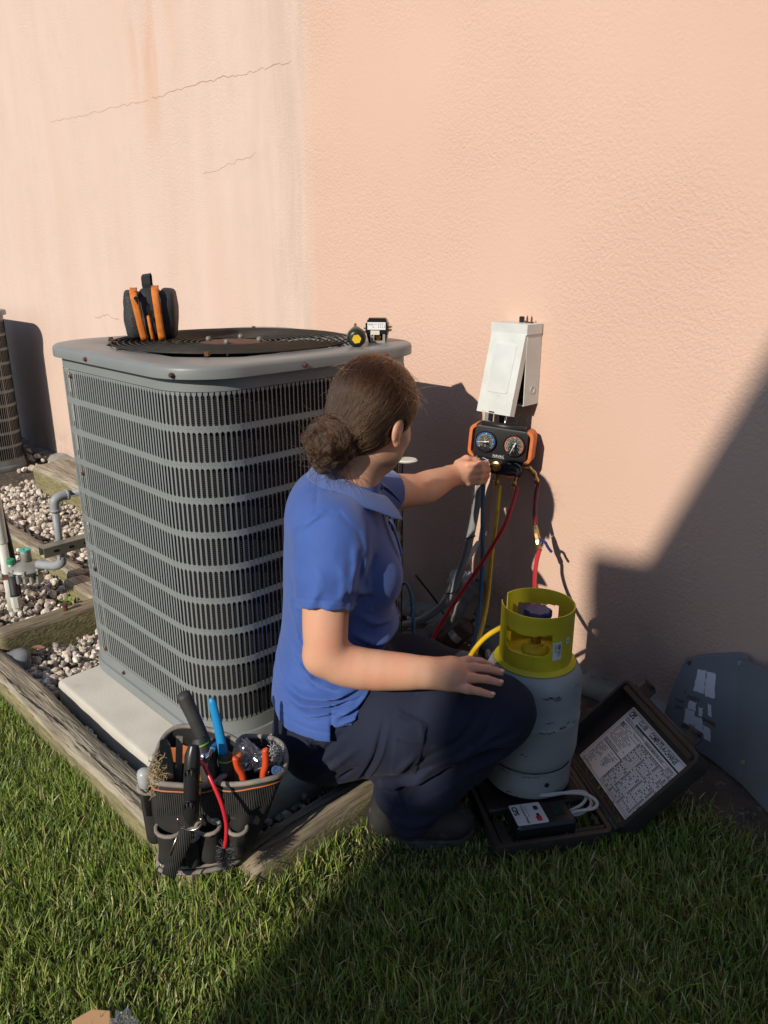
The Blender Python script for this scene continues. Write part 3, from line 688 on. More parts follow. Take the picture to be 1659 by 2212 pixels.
def ribbed(pts, r, n=10, step=.006, amp=.0011):
    P = smooth_path(pts, 10); L = [0]
    for i in range(1, len(P)): L.append(L[-1] + (P[i] - P[i - 1]).length)
    out = []; rs = []; k = int(L[-1] / step * 2); j = 0
    for i in range(k + 1):
        d = L[-1] * i / k
        while j < len(L) - 2 and L[j + 1] < d: j += 1
        t = (d - L[j]) / max(1e-9, L[j + 1] - L[j]); out.append(P[j].lerp(P[j + 1], t)); rs.append(r + (amp if i % 2 else -amp))
    q = MB(); q.tube(out, rs, n); return q
tag(ribbed([(-1.508, 2.005, .912), (-1.508, 1.995, .885), (-1.512, 1.990, .766), (-1.512, 1.990, .664), (-1.529, 1.985, .605), (-1.549, 1.970, .437), (-1.568, 1.940, .301), (-1.594, 1.900, .199), (-1.664, 1.840, .120), (-1.732, 1.780, .106), (-1.75, 1.70, .17)], .0135, 12).build('conduit_whip', M_CONDUIT, smooth=True), 'grey ribbed flexible conduit from the disconnect box curving down to the unit', 'conduit')
q = MB(); q.tube(smooth_path([(-1.462, 2.01, .93), (-1.462, 2.005, .85), (-1.455, 2.012, .77), (-1.45, 2.025, .73), (-1.448, 2.06, .70)], 6), .013, 12); o = q.build('black_conduit', M_BLACK, smooth=True); tag(o, 'black conduit leaving the disconnect box behind the gauge set', 'conduit')
q = MB(); q.tube([(-1.455, 2.012, .80), (-1.4535, 2.0125, .775)], .0145, 12); q.build('grey_collar', M_CONDUIT, o)
for (p, r_) in (((-1.549, 1.968, .437), .018), ((-1.585, 1.915, .235), .019)):
    q = MB(); q.tube([(p[0] + r_ * math.cos(a), p[1] + r_ * math.sin(a), p[2] + .006 * math.cos(a)) for a in np.linspace(0, 2 * math.pi, 17)[:-1]], .002, 5, closed=True); o = q.build('cable_tie', M_BLACK)
    tag(o, 'black cable tie round the grey conduit ' + ('high on the wall' if r_ < .0185 else 'near the pale pipe'), 'cable tie', 'cable ties on the conduit')
# pale pipe insulation, foam plug, refrigerant lines and filter drier at the foot of the wall
M_FOAM = mat('white_foam', (0.58, 0.57, 0.55), .9, var=(0.42, 0.41, 0.39), vscale=25, bump=.8, bscale=60, bdist=.005)
bm = bmesh.new(); bmesh.ops.create_icosphere(bm, subdivisions=4, radius=1); me = bpy.data.meshes.new('foam_plug')
bm.to_mesh(me); bm.free(); vdisp(me, .22, 2.2); 
for v in me.vertices: v.co = Vector((v.co.x * .062, v.co.y * .028, v.co.z * .05)) + Vector((-1.625, 2.03, .225))
tag(link('foam_plug', me, M_FOAM, None, True), 'white foam plug where the refrigerant lines enter the wall', 'foam')
M_TAPE = mat('taped_insulation', (0.20, 0.20, 0.19), .8, var=(0.12, 0.12, 0.115), vscale=20, bump=.8, bscale=30, bdist=.006)
q = MB(); q.tube(smooth_path([(-1.563, 2.035, .242), (-1.575, 2.0, .20), (-1.59, 1.945, .142), (-1.621, 1.89, .090), (-1.665, 1.83, .060), (-1.72, 1.76, .065), (-1.74, 1.70, .10)], 7), [.024 + .003 * math.sin(i * 1.7) for i in range(43)], 14); tag(q.build('insulated_line', M_TAPE, smooth=True), 'grey taped refrigerant line insulation running from the wall down to the unit', 'pipe')
q = MB(); q.tube(smooth_path([(-1.558, 2.03, .40), (-1.565, 1.962, .33), (-1.585, 1.93, .262), (-1.600, 1.905, .205), (-1.612, 1.89, .18)], 6), [.008 + .0035 * math.sin(math.pi * i / 24) for i in range(25)], 10); tag(q.build('pale_pipe', mat('pale_vinyl', (.55, .55, .50), .5), smooth=True), 'short pale plastic pipe strapped to the grey conduit near the ground', 'pipe')
M_DRIER = mat('brown_black_paint', (0.035, 0.024, 0.019), .5, var=(0.07, 0.04, 0.025), vscale=30)
fd = empty('filter_drier', (-1.515, 1.87, .11), label='dark filter drier canister with silver label beside the wall', cat='filter drier')
ax = (Vector((-1.476, 1.900, .160)) - Vector((-1.552, 1.846, .058))).normalized(); MD = axis_frame((0, 0, 0), ax)
q = MB(); q.lathe([(.006, -.10), (.006, -.072), (.022, -.066), (.036, -.052), (.038, -.045), (.038, .045), (.036, .052), (.022, .066), (.006, .072), (.006, .09)], 26, MD); q.build('canister', M_DRIER, fd, autos=40)
va = math.atan2((MD.inverted() @ Vector((.62, -.78, .35))).y, (MD.inverted() @ Vector((.62, -.78, .35))).x)
q = MB(); q.lathe([(.0388, -.008), (.0388, .018)], 20, MD, a0=va - .75, a1=va + .55); q.build('silver_label', mat('foil_label', (.48, .48, .50), .35, .6, var=(.30, .30, .32), vscale=90), fd, smooth=True)
q = MB(); q.tube(smooth_path([(.055, .03, .085), (.04, .09, .14), (.0, .14, .155), (-.05, .165, .14)], 6), .0075, 8); q.build('copper_line', mat('grimy_copper', (.16, .085, .055), .6, .5), fd, smooth=True)
q = MB(); q.tube(smooth_path([(-1.83, 2.0, .20), (-1.70, 1.99, .12), (-1.62, 1.95, .07), (-1.55, 1.90, .03), (-1.50, 1.86, .025)], 6), .004, 6); tag(q.build('black_cable', M_BLACK, smooth=True), 'thin black cable along the foot of the wall behind the technician', 'cable')
M_LEAF = mat('dead_leaf', (0.24, 0.12, 0.05), .8, var=(0.16, 0.075, 0.03), vscale=40)
def leaf(loc, rz, s, label, m=M_LEAF):
    q = MB(); pts = [(-1, 0), (-.6, .35), (0, .5), (.6, .3), (1, 0), (.6, -.3), (0, -.5), (-.6, -.35)]
    q.add([(x * s, y * s, (.25 * (abs(y) * 1.3) + .1 * x * x) * s) for x, y in pts] + [(0, 0, 0)], [(i, (i + 1) % 8, 8) for i in range(8)])
    o = q.build('dead_leaf', m); o.location = loc; o.rotation_euler = (.3, .2, rz); return tag(o, label, 'leaf', 'fallen leaves')
leaf((-1.515, 1.78, .05), .5, .018, 'orange dead leaf on the dirt below the filter drier')
leaf((-2.515, .83, .075), 1.1, .022, 'curled brown leaf against the mossy timber', mat('brown_leaf', (.30, .15, .09), .8))
leaf((-1.62, 1.76, .04), 2.0, .02, 'brown dead leaf in the shadow behind the technician')
bm = bmesh.new(); bmesh.ops.create_icosphere(bm, subdivisions=3, radius=1); me = bpy.data.meshes.new('field_stone')
bm.to_mesh(me); bm.free(); vdisp(me, .5, 1.1, 3.0)
for v in me.vertices: v.co = Vector((v.co.x * .06, v.co.y * .045, v.co.z * .04))
o = link('field_stone', me, mat('blue_grey_stone', (.13, .14, .15), .8, var=(.2, .2, .2), vscale=14), None, True); o.location = (-2.56 + .10, .705 + .05, .05); o.location = (-2.49, .748, .06); tag(o, 'blue grey field stone in the corner of the mossy timber', 'stone')
bm = bmesh.new(); bmesh.ops.create_icosphere(bm, subdivisions=3, radius=1); me = bpy.data.meshes.new('litter_mound')
bm.to_mesh(me); bm.free(); vdisp(me, .5, 2.5, 9.0)
for v in me.vertices: v.co = Vector((v.co.x * .24, v.co.y * .13, max(v.co.z, -.2) * .035)) + Vector((-1.62, 1.86, .015))
tag(link('leaf_litter', me, mat('rusty_litter', (.13, .062, .026), .95, var=(.045, .03, .02), vscale=22, spots=(.22, .11, .04), sscale=50, bump=1, bscale=60, bdist=.01), None, True), 'rusty brown leaf litter heaped at the foot of the wall', 'leaf litter', kind='stuff')

# ---- manifold gauge set hanging on the wall
GX = Vector((math.cos(R(22)), math.sin(R(22)), 0)); GN = Vector((math.sin(R(22)), -math.cos(R(22)), 0)); GC = Vector((-1.411, 1.927, .794))
gs = empty('manifold_gauge_set', GC, (0, R(4), R(22)), label='black manifold gauge set with orange bumpers and two round dials', cat='gauge set')
M_GBODY = mat('black_metal_body', (0.017, 0.017, 0.018), .42, bump=.2, bscale=200, bdist=.0005)
M_ORANGE = mat('orange_rubber', (0.62, 0.17, 0.045), .6, var=(0.52, 0.14, 0.04), vscale=40)
# local: x right, -y toward viewer, z up
Mf = Matrix(((1, 0, 0, 0), (0, 0, -1, 0), (0, 1, 0, 0), (0, 0, 0, 1)))     # plan (x, z) extruded toward the viewer
def fm(dy): return Matrix.Translation((0, dy, 0)) @ Mf
q = MB(); q.prism(rrect(-.086, .086, -.050, .052, .012, 5), .052, fm(.052)); q.build('body', M_GBODY, gs, bevel=.003, autos=40)
for s_ in (-1, 1):
    a = rrect(-.103, .103, -.053, .054, .022, 7)
    out = [(x, z) for x, z in a if s_ * x > .070]
    if s_ > 0: out = sorted(out, key=lambda p: math.atan2(p[1], p[0] - .05))
    else: out = sorted(out, key=lambda p: math.atan2(p[1], -(p[0] + .05)))
    inn = [(x - s_ * .010 if abs(x) > .088 else x, z * .90) for x, z in out]
    poly = out + inn[::-1]
    q = MB(); q.prism(poly, .056, fm(.055)); ob = q.build('bumper', M_ORANGE, gs, bevel=.0025, autos=45)
q = MB(); q.tube([(-.07, .02, .054), (.07, .02, .054)], .010, 10); q.build('top_bar', M_GBODY, gs, smooth=True)
q = MB(); q.tube(smooth_path([(0, .03, .06), (0, .04, .085), (0, .06, .095), (0.0, .075, .085)], 5), .003, 6); q.build('hook', M_STEEL, gs, smooth=True)
def glassy():
    m = bpy.data.materials.new('dial_glass'); m.use_nodes = True; N = m.node_tree.nodes; N.clear(); L = m.node_tree.links
    t = N.new('ShaderNodeBsdfTransparent'); g_ = N.new('ShaderNodeBsdfGlossy'); g_.inputs['Roughness'].default_value = .03; mx = N.new('ShaderNodeMixShader'); mx.inputs[0].default_value = .06; o = N.new('ShaderNodeOutputMaterial')
    L.new(t.outputs[0], mx.inputs[1]); L.new(g_.outputs[0], mx.inputs[2]); L.new(mx.outputs[0], o.inputs[0]); return m
M_GLASS = glassy()
M_DIAL = mat('black_dial', (0.010, 0.010, 0.011), .5)
def flat_col(n, c): return mat(n, c, .6)
TEAL = flat_col('dial_teal', (.16, .42, .36)); BLUE = flat_col('dial_blue', (.06, .16, .50)); ORNG = flat_col('dial_orange', (.75, .19, .05)); PINK = flat_col('dial_pink', (.55, .13, .14))
def dial(cx, cz, rim, needle_deg, name_label):
    g_ = MB(); Mz = Matrix.Translation((cx, -.002, cz)) @ Mf
    g_.lathe([(.0345, -.001), (.0345, .006), (.0322, .0085), (.0318, .004)], 40, Mz); bez = g_.build('gauge', M_BLACK, gs, autos=40); bez['label'] = name_label; Mi = Mz @ Matrix.Translation((0, 0, .0032))
    f = MB(); f.lathe([(0, .0), (.0325, .0)], 40, Mi @ Matrix.Translation((0, 0, .0012))); f.build('dial_face', M_DIAL, bez)
    def arc(r0, r1, a0, a1, m, z=.0016, nm='scale'):
        k = MB(); k.lathe([(r0, z), (r1, z)], 40, Mi, a0=R(a0), a1=R(a1)); return k.build(nm, m, bez)
    arc(.0272, .0296, -45, 225, rim); arc(.0218, .0232, -35, 215, TEAL); arc(.0188, .0198, -30, 210, TEAL); arc(.0150, .0162, -25, 200, PINK); arc(.0112, .0122, -20, 190, TEAL)
    k = MB()
    for i in range(28):
        a = R(-45 + 270 * i / 27); L_ = .0024 if i % 3 else .0038
        w_ = MB(); w_.box((.0262 - L_ / 2, 0, .0017), (L_, .0006, .0002)); Rr = Mi @ Matrix.Rotation(a, 4, 'Z'); k.add([Rr @ Vector(v) for v in w_.v], w_.f)
    for i in range(9):
        a = R(-40 + 260 * i / 8); put_text(k, str(i * 10), .0040, Mi @ Matrix.Translation((.0245 * math.cos(a), .0245 * math.sin(a) - .0014, .0018)), 'CENTER')
        put_text(k, str(i * 5), .0030, Mi @ Matrix.Translation((.0172 * math.cos(a), .0172 * math.sin(a) - .001, .0018)), 'CENTER')
    for (tx, ty, s_) in (('R410A', .006, .004), ('psi', -.012, .004), ('kPa', -.0165, .003)): put_text(k, tx, s_, Mi @ Matrix.Translation((0, ty, .0018)), 'CENTER')
    k.build('numerals', M_WHITEP, bez)
    k = MB(); a = R(needle_deg); c_, s_ = math.cos(a), math.sin(a)
    for (r0, r1, w0, w1) in ((-.012, 0, .0020, .0014), (0, .027, .0012, .0004)):
        k.add([Mi @ Vector((r * c_ - w * sg * s_, r * s_ + w * sg * c_, .0035)) for r, w in ((r0, w0), (r1, w1)) for sg in (-1, 1)], [(0, 1, 3, 2)])
    k.lathe([(0.0032, .0035), (.0032, .0048), (0, .0048)], 12, Mi); k.build('needle', mat('needle_white', (.8, .8, .78), .5), bez)
    k = MB(); k.lathe([(.0322, .0052), (.026, .0068), (.014, .0080), (0, .0084)], 32, Mi); k.build('glass', M_GLASS, bez, smooth=True)
dial(-.046, .004, BLUE, 190, 'left gauge with blue outer scale'); dial(.046, .004, ORNG, 248, 'right gauge with orange outer scale')
q = MB(); put_text(q, 'NAVAC', .0105, Matrix.Translation((0, -.0042, -.0405)) @ Mf, 'CENTER', spacing=1.05); q.box((0, -.0040, -.0428), (.040, .0004, .0006)); q.build('maker_mark', M_WHITEP, gs)
q = MB(); q.box((0, .022, -.076), (.152, .036, .044), bev=.003); q.build('valve_block', M_GBODY, gs)
q = MB(); q.box((0, .0025, -.074), (.034, .004, .048), bev=.001); q.lathe([(.0165, 0), (.0165, .006), (.0115, .008), (.0105, .003), (0, .003)], 28, Matrix.Translation((-.004, -.0, -.072)) @ Mf, 1); q.build('sight_glass', [M_GBODY, M_BRASS], gs, autos=40)
for s_ in (-1, 1):
    q = MB(); q.lathe([(.020, .0), (.021, .004), (.020, .018), (.016, .024), (0, .025)], 20, Matrix.Translation((.052 * s_ + .002, .004, -.078)) @ Mf); q.box((.052 * s_ + .002, -.026, -.080), (.036, .014, .014), Matrix.Rotation(R(-8), 3, 'Y'), bev=.004); kb = q.build('knob', M_BLACK, gs, autos=40)
    q = MB(); q.box((.052 * s_ + .000, -.0335, -.090), (.026, .004, .007), Matrix.Rotation(R(-8), 3, 'Y'), bev=.001); q.build('orange_insert', M_ORANGE, kb)
    q = MB(); q.lathe([(.0232, .0), (.0245, .0)], 20, Matrix.Translation((.052 * s_ + .002, .0005, -.076)) @ Mf, a0=R(0), a1=R(95)); put_text(q, 'OPEN', .005, Matrix.Translation((.052 * s_ - .022, .0005, -.058)) @ Mf); put_text(q, 'OFF', .005, Matrix.Translation((.052 * s_ + .012, .0005, -.058)) @ Mf); q.build('knob_scale', M_WHITEP, gs)
def fitting(parent, pts, r, name='fitting', hexa=True):
    q = MB(); n = 10; rs = []; P = smooth_path(pts, 4); rs = [r * (1.0 if (i // 2) % 2 == 0 else .72) for i in range(len(P))]; q.tube(P, rs, n); return q.build(name, M_BRASS, parent, autos=50)
for (x, dz) in ((-.052, .0), (.0, -.004), (.056, .002)):
    fitting(gs, [(x, .02, -.098), (x, .02, -.125 + dz), (x + .001, .018, -.142 + dz)], .0095)
q = MB(); q.tube([(-.006, .012, -.122), (-.014, .0, -.124)], .005, 8); q.build('schrader_port', M_BRASS, gs, smooth=True)
fitting(gs, [(.074, .022, -.066), (.094, .022, -.066), (.112, .022, -.078), (.124, .02, -.098), (.127, .02, -.116)], .0092)

# ---- charging hoses
M_HB = mat('blue_hose_rubber', (0.035, 0.12, 0.215), .35); M_HY = mat('yellow_hose_rubber', (0.72, 0.46, 0.02), .35, var=(.62, .38, .015), vscale=30); M_HR = mat('red_hose_rubber', (0.50, 0.022, 0.028), .32); M_HDR = mat('dark_red_hose_rubber', (0.115, 0.008, 0.010), .32)
def hose(name, pts, m, label, r=.0066):
    q = MB(); q.tube(smooth_path(pts, 8), r, 10); o = q.build(name, m, smooth=True); tag(o, label, 'hose'); return o
hb = hose('blue_hose', [(-1.466, 1.925, .668), (-1.460, 1.915, .62), (-1.447, 1.90, .55), (-1.433, 1.890, .423), (-1.418, 1.870, .285), (-1.402, 1.840, .208), (-1.379, 1.790, .150), (-1.36, 1.70, .05), (-1.38, 1.62, .025), (-1.45, 1.60, .03), (-1.505, 1.63, .07), (-1.524, 1.660, .144), (-1.544, 1.680, .223), (-1.572, 1.700, .290), (-1.610, 1.720, .318), (-1.645, 1.730, .304), (-1.683, 1.740, .249), (-1.716, 1.740, .168), (-1.73, 1.72, .13)], M_HB, 'blue charging hose from the gauge set looping low beside the unit')
hy = hose('yellow_hose', [(-1.417, 1.945, .655), (-1.409, 1.93, .61), (-1.402, 1.915, .55), (-1.403, 1.900, .429), (-1.395, 1.880, .289), (-1.379, 1.840, .216), (-1.356, 1.780, .154), (-1.303, 1.680, .06), (-1.24, 1.58, .06), (-1.18, 1.49, .20), (-1.126, 1.440, .325), (-1.101, 1.430, .376), (-1.069, 1.43, .425), (-1.037, 1.435, .459), (-1.006, 1.445, .482), (-.965, 1.46, .488)], M_HY, 'yellow charging hose from the gauge set to the refrigerant cylinder')
M_HTXT = mat('hose_print', (0.05, 0.035, 0.01), .6)
def hose_print(parent, txt, P0, P1, off, size):
    """lettering along a straight stretch of hose, on the side facing out from the wall"""
    P0, P1 = Vector(P0), Vector(P1); d = (P1 - P0).normalized(); n = Vector(off); n = (n - d * n.dot(d)).normalized()
    M = Matrix(((d.x, (n.cross(d)).x, n.x, P0.x), (d.y, (n.cross(d)).y, n.y, P0.y), (d.z, (n.cross(d)).z, n.z, P0.z), (0, 0, 0, 1)))
    q = MB(); put_text(q, txt, size, M @ Matrix.Translation((0, -size * .3, .0069))); q.build('lettering', M_HTXT, parent)
hose_print(hy, 'HVAC+ Plus II 1/4" Charging Hoses - 4000 PSI Burst', (-1.400, 1.916, .580), (-1.4025, 1.900, .43), (.75, -.65, 0), .0060)
hose_print(hy, '800 PSI WORKING - Plus II', (-1.4025, 1.899, .42), (-1.396, 1.881, .295), (.75, -.65, 0), .0060)
hr = hose('red_hose', [(-1.364, 1.966, .655), (-1.362, 1.945, .61), (-1.368, 1.915, .54), (-1.397, 1.890, .461), (-1.438, 1.870, .375), (-1.477, 1.850, .297), (-1.519, 1.820, .203), (-1.543, 1.790, .131), (-1.55, 1.75, .08), (-1.60, 1.72, .07)], M_HR, 'red charging hose crossing diagonally in front of the wall')
hd = hose('dark_red_hose', [(-1.302, 1.992, .678), (-1.297, 1.975, .65), (-1.276, 1.94, .61), (-1.251, 1.912, .570)], M_HDR, 'dark red hose hanging from the right end of the gauge set')
bv = empty('ball_valve', (-1.228, 1.89, .535), label='brass ball valve with blue lever joining the dark red hose to the red one', cat='valve')
q = MB(); Pv = [(-.022, .019, .034), (-.014, .012, .022), (-.008, .006, .012), (.004, -.001, -.006), (.010, -.008, -.015), (.022, -.018, -.027)]; q.tube(Pv, [.0068, .0095, .0105, .0125, .0085, .0095], 8); q.build('body', M_BRASS, bv)
q = MB(); q.tube(smooth_path([(.008, -.004, .004), (.024, .006, -.004), (.034, .012, -.022), (.044, .018, -.036)], 4), [.004 + .001 * (i % 2) for i in range(13)], 6); q.build('lever', mat('blue_vinyl', (.02, .035, .16), .35), bv, smooth=True)
hr2 = hose('red_hose', [(-1.206, 1.873, .508), (-1.200, 1.860, .503), (-1.192, 1.840, .483), (-1.162, 1.790, .462), (-1.101, 1.700, .447), (-1.035, 1.600, .452), (-.985, 1.535, .475), (-.955, 1.50, .500)], M_HR, 'red hose running from the ball valve into the yellow collar of the cylinder')

# ================================================================== REFRIGERANT CYLINDER
TX, TY, TZ = -.936, 1.466, .072
TA = R(-57.5)      # azimuth of the side turned to the viewer
M_TANK = mat('blue_grey_tank_paint', (0.315, 0.33, 0.335), .45, var=(0.275, 0.29, 0.297), vscale=7, spots=(0.055, 0.06, 0.066), sscale=26, slo=.70, shi=.725, rvar=.05, stretch=(1, 1, 3.2))
M_YEL = mat('yellow_tank_paint', (0.62, 0.52, 0.025), .45, var=(0.55, 0.45, 0.02), vscale=12, spots=(0.10, 0.085, 0.03), sscale=60, slo=.74, shi=.77)
tk = empty('refrigerant_cylinder', (TX, TY, TZ), label='grey refrigerant recovery cylinder with yellow slotted collar standing on the scale', cat='gas cylinder')
rb = .120
prof = [(.040, .055), (.085, .058), (.102, .068), (.114, .088), (.119, .110), (.1195, .190), (.1205, .193), (.1215, .196), (.1215, .202), (.1205, .205), (.1195, .208), (.1195, .290), (.117, .308), (.110, .325), (.099, .339), (.085, .348), (.06, .355), (.03, .359), (0, .360)]
q = MB(); q.lathe(prof, 56); body = q.build('body', M_TANK, tk, autos=50)
q = MB(); q.lathe([(.1005, .001), (.1075, .0), (.1085, .004), (.1085, .062), (.1105, .070), (.1115, .073), (.1095, .074), (.1065, .064), (.1055, .004)], 56); fr_ = q.build('foot_ring', M_TANK, tk, autos=40)
q = MB(); w = TA + R(28); q.lathe([(.0065, 0), (.006, .0015), (0, .0015)], 12, axis_frame((.1085 * math.cos(w), .1085 * math.sin(w), .04), (math.cos(w), math.sin(w), 0))); q.build('vent_hole', M_DARK, fr_)
q = MB(); q.lathe([(.1015, .3385), (.0995, .341), (.085, .3497), (.055, .3575), (.0, .3625)], 56); q.build('yellow_shoulder', M_YEL, tk, smooth=True)
# collar: sheet ring with hand holes; angles measured from the side facing the viewer, positive to the right
CB, CT, CR = .343, .488, .0885
def hole(al, z):
    """true inside an opening"""
    def rr_(a0, a1, z0, z1, r_lo, r_hi):
        ar = .0885; x = al * math.pi / 180 * ar; x0, x1 = R(a0) * ar, R(a1) * ar
        if not (x0 < x < x1 and z0 < z < z1): return False
        for (cx_, cz_, rr2, sx_, sz_) in ((x0 + r_lo, z0 + r_lo, r_lo, -1, -1), (x1 - r_lo, z0 + r_lo, r_lo, 1, -1), (x0 + r_hi, z1 - r_hi, r_hi, -1, 1), (x1 - r_hi, z1 - r_hi, r_hi, 1, 1)):
            if (x - cx_) * sx_ > 0 and (z - cz_) * sz_ > 0 and (x - cx_) ** 2 + (z - cz_) ** 2 > rr2 ** 2: return False
        return True
    bow = .006 * math.cos((al + 15) / 40 * math.pi / 2) if abs(al + 15) < 40 else 0
    if rr_(-55, 26, .388, .447, .026, .006) and z < .447 - bow * 1.2: return True
    b2 = ((al - 180 + 180) % 360) - 180
    a2 = (al + 360) % 360
    if rr_(145, 214, .392, .452, .02, .005) if False else False: return True
    if 144 < a2 < 216:
        x = R(a2 - 180) * .0885; hw = R(36) * .0885
        if .385 < z < .452 - .006 * math.cos(x / hw * math.pi / 2):
            ok = True
            for cx_, cz_, sx_ in ((-hw + .02, .405, -1), (hw - .02, .405, 1)):
                if (x - cx_) * sx_ > 0 and z < cz_ and (x - cx_) ** 2 + (z - cz_) ** 2 > .0004: ok = False
            if ok: return True
    if -118 < al < -90 or 242 < a2 < 270:
        if z > .375: return True
    return False
q = MB(); NA, NZ = 240, 48; vid = {}
def cv(i, j, inner):
    i %= NA; k = (i, j, inner)
    if k not in vid:
        al = -180 + 360 * i / NA; a = TA + R(al); r_ = CR - (.0028 if inner else 0); z = CB + (CT - CB) * j / NZ
        vid[k] = len(q.v); q.v.append((r_ * math.cos(a), r_ * math.sin(a), z))
    return vid[k]
solid = [[not hole(-180 + 360 * (i + .5) / NA, CB + (CT - CB) * (j + .5) / NZ) for j in range(NZ)] for i in range(NA)]
for i in range(NA):
    for j in range(NZ):
        if not solid[i][j]: continue
        q.f.append((cv(i, j, 0), cv(i + 1, j, 0), cv(i + 1, j + 1, 0), cv(i, j + 1, 0))); q.f.append((cv(i, j, 1), cv(i, j + 1, 1), cv(i + 1, j + 1, 1), cv(i + 1, j, 1)))
        if j == 0 or not solid[i][j - 1]: q.f.append((cv(i, j, 0), cv(i, j, 1), cv(i + 1, j, 1), cv(i + 1, j, 0)))
        if j == NZ - 1 or not solid[i][j + 1]: q.f.append((cv(i, j + 1, 0), cv(i + 1, j + 1, 0), cv(i + 1, j + 1, 1), cv(i, j + 1, 1)))
        if not solid[i - 1][j]: q.f.append((cv(i, j, 0), cv(i, j + 1, 0), cv(i, j + 1, 1), cv(i, j, 1)))
        if not solid[(i + 1) % NA][j]: q.f.append((cv(i + 1, j, 0), cv(i + 1, j, 1), cv(i + 1, j + 1, 1), cv(i + 1, j + 1, 0)))
q.mi = [0] * len(q.f)
collar = q.build('collar', M_YEL, tk, autos=50)
def on_collar(al0, z0, r_=CR + .0006):
    def f(v):
        a = TA + R(al0) + v.x / CR; return Vector((r_ * math.cos(a), r_ * math.sin(a), z0 + v.y))
    return f
M_EMB = mat('yellow_embossed', (0.56, 0.46, 0.03), .4)
def emboss(txt, al0, z0, size):
    vs, fs = text_geo(txt, size, 'LEFT', 1.1, .0003); f0 = on_collar(al0, z0, CR + .0009); f1 = on_collar(al0, z0, CR - .0002)
    q = MB(); n = len(vs); q.add([f0(v) for v in vs] + [f1(v + Vector((.0004, -.0005, 0))) for v in vs], [tuple(f) for f in fs]); q.build('embossed_lettering', M_EMB, collar)
emboss('WC 26.1 Lbs/ 11.84 Lt  DOT-4BA400', -72, .470, .0095); emboss('TW   17. Lbs/ 7.3 Kg', -70, .456, .0090)
emboss('S1/PC', 42, .366, .008)
def curved_patch(al0, al1, z0, z1, r_, m, name, parent):
    q = MB(); q.lathe([(r_, z0), (r_, z1)], 8, None, a0=TA + R(al0), a1=TA + R(al1)); return q.build(name, m, parent, smooth=True)
st = curved_patch(27, 43, .377, .424, CR + .0008, mat('sticker_white', (.70, .70, .68), .5), 'barcode_sticker', collar)
q = MB()
for i in range(14):
    w = random.choice((.0006, .001, .0016)); z = .387 + i * .0024; a0, a1 = 35, 41
    for (aa, ab) in ((a0, a1),):
        n0 = len(q.v); q.v += [tuple(on_collar(aa, z, CR + .0012)(Vector((0, 0, 0)))), tuple(on_collar(ab, z, CR + .0012)(Vector((0, 0, 0)))), tuple(on_collar(ab, z + w, CR + .0012)(Vector((0, 0, 0)))), tuple(on_collar(aa, z + w, CR + .0012)(Vector((0, 0, 0))))]; q.f.append((n0, n0 + 1, n0 + 2, n0 + 3)); q.mi.append(0)
vs, fs = text_geo('518942', .0075, 'LEFT')
fT = on_collar(30, .420, CR + .0012); q.add([fT(Vector((v.y, -v.x, 0))) for v in vs], fs)
q.build('barcode_print', M_BLACK, st)
st2 = curved_patch(52, 60, .412, .428, CR + .0008, MATS['sticker_white'], 'number_sticker', collar)
q = MB(); vs, fs = text_geo('9', .011, 'LEFT'); f9 = on_collar(54, .4155, CR + .0012); q.add([f9(v) for v in vs], fs); q.build('number_print', M_BLACK, st2)
# valve
q = MB(); q.lathe([(.034, .356), (.034, .366), (.028, .374), (.020, .376), (.018, .382), (.0, .382)], 24); q.build('valve_boss', M_YEL, tk, autos=40)
q = MB(); q.lathe([(.0, .378), (.013, .380), (.013, .405), (.009, .408), (.009, .43), (0, .43)], 16); q.tube([(-.045, -.012, .412), (-.0, .0, .408), (.02, .045, .42)], .0085, 10); q.build('valve_stem', M_BRASS, tk, autos=40)
q = MB(); q.lathe([(0, .408), (.024, .410), (.027, .418), (.024, .424), (0, .426)], 9); q.build('red_liquid_knob', mat('red_knob', (.22, .03, .018), .5), tk)
q = MB(); pr = [(0, .445), (.030, .446), (.033, .452), (.033, .466), (.029, .471), (0, .473)]
q.lathe(pr, 40); q.v = [((x * (1 + .07 * math.cos(8 * math.atan2(y, x))), y * (1 + .07 * math.cos(8 * math.atan2(y, x))), z)) for x, y, z in q.v]; q.build('blue_vapour_knob', mat('blue_knob', (.018, .028, .13), .45), tk, autos=40)
q = MB(); q.tube([(-.01, .02, .43), (-.01, .03, .455), (-.012, .04, .465)], .008, 10); q.build('valve_port', M_BRASS, tk, smooth=True)
q = MB(); a = TA + R(-52); q.lathe([(.019, 0), (.019, .010), (.015, .014), (0, .014)], 6, Matrix.Translation((.055 * math.cos(a), .055 * math.sin(a), .352))); q.build('fusible_plug', M_YEL, tk)
q = MB()
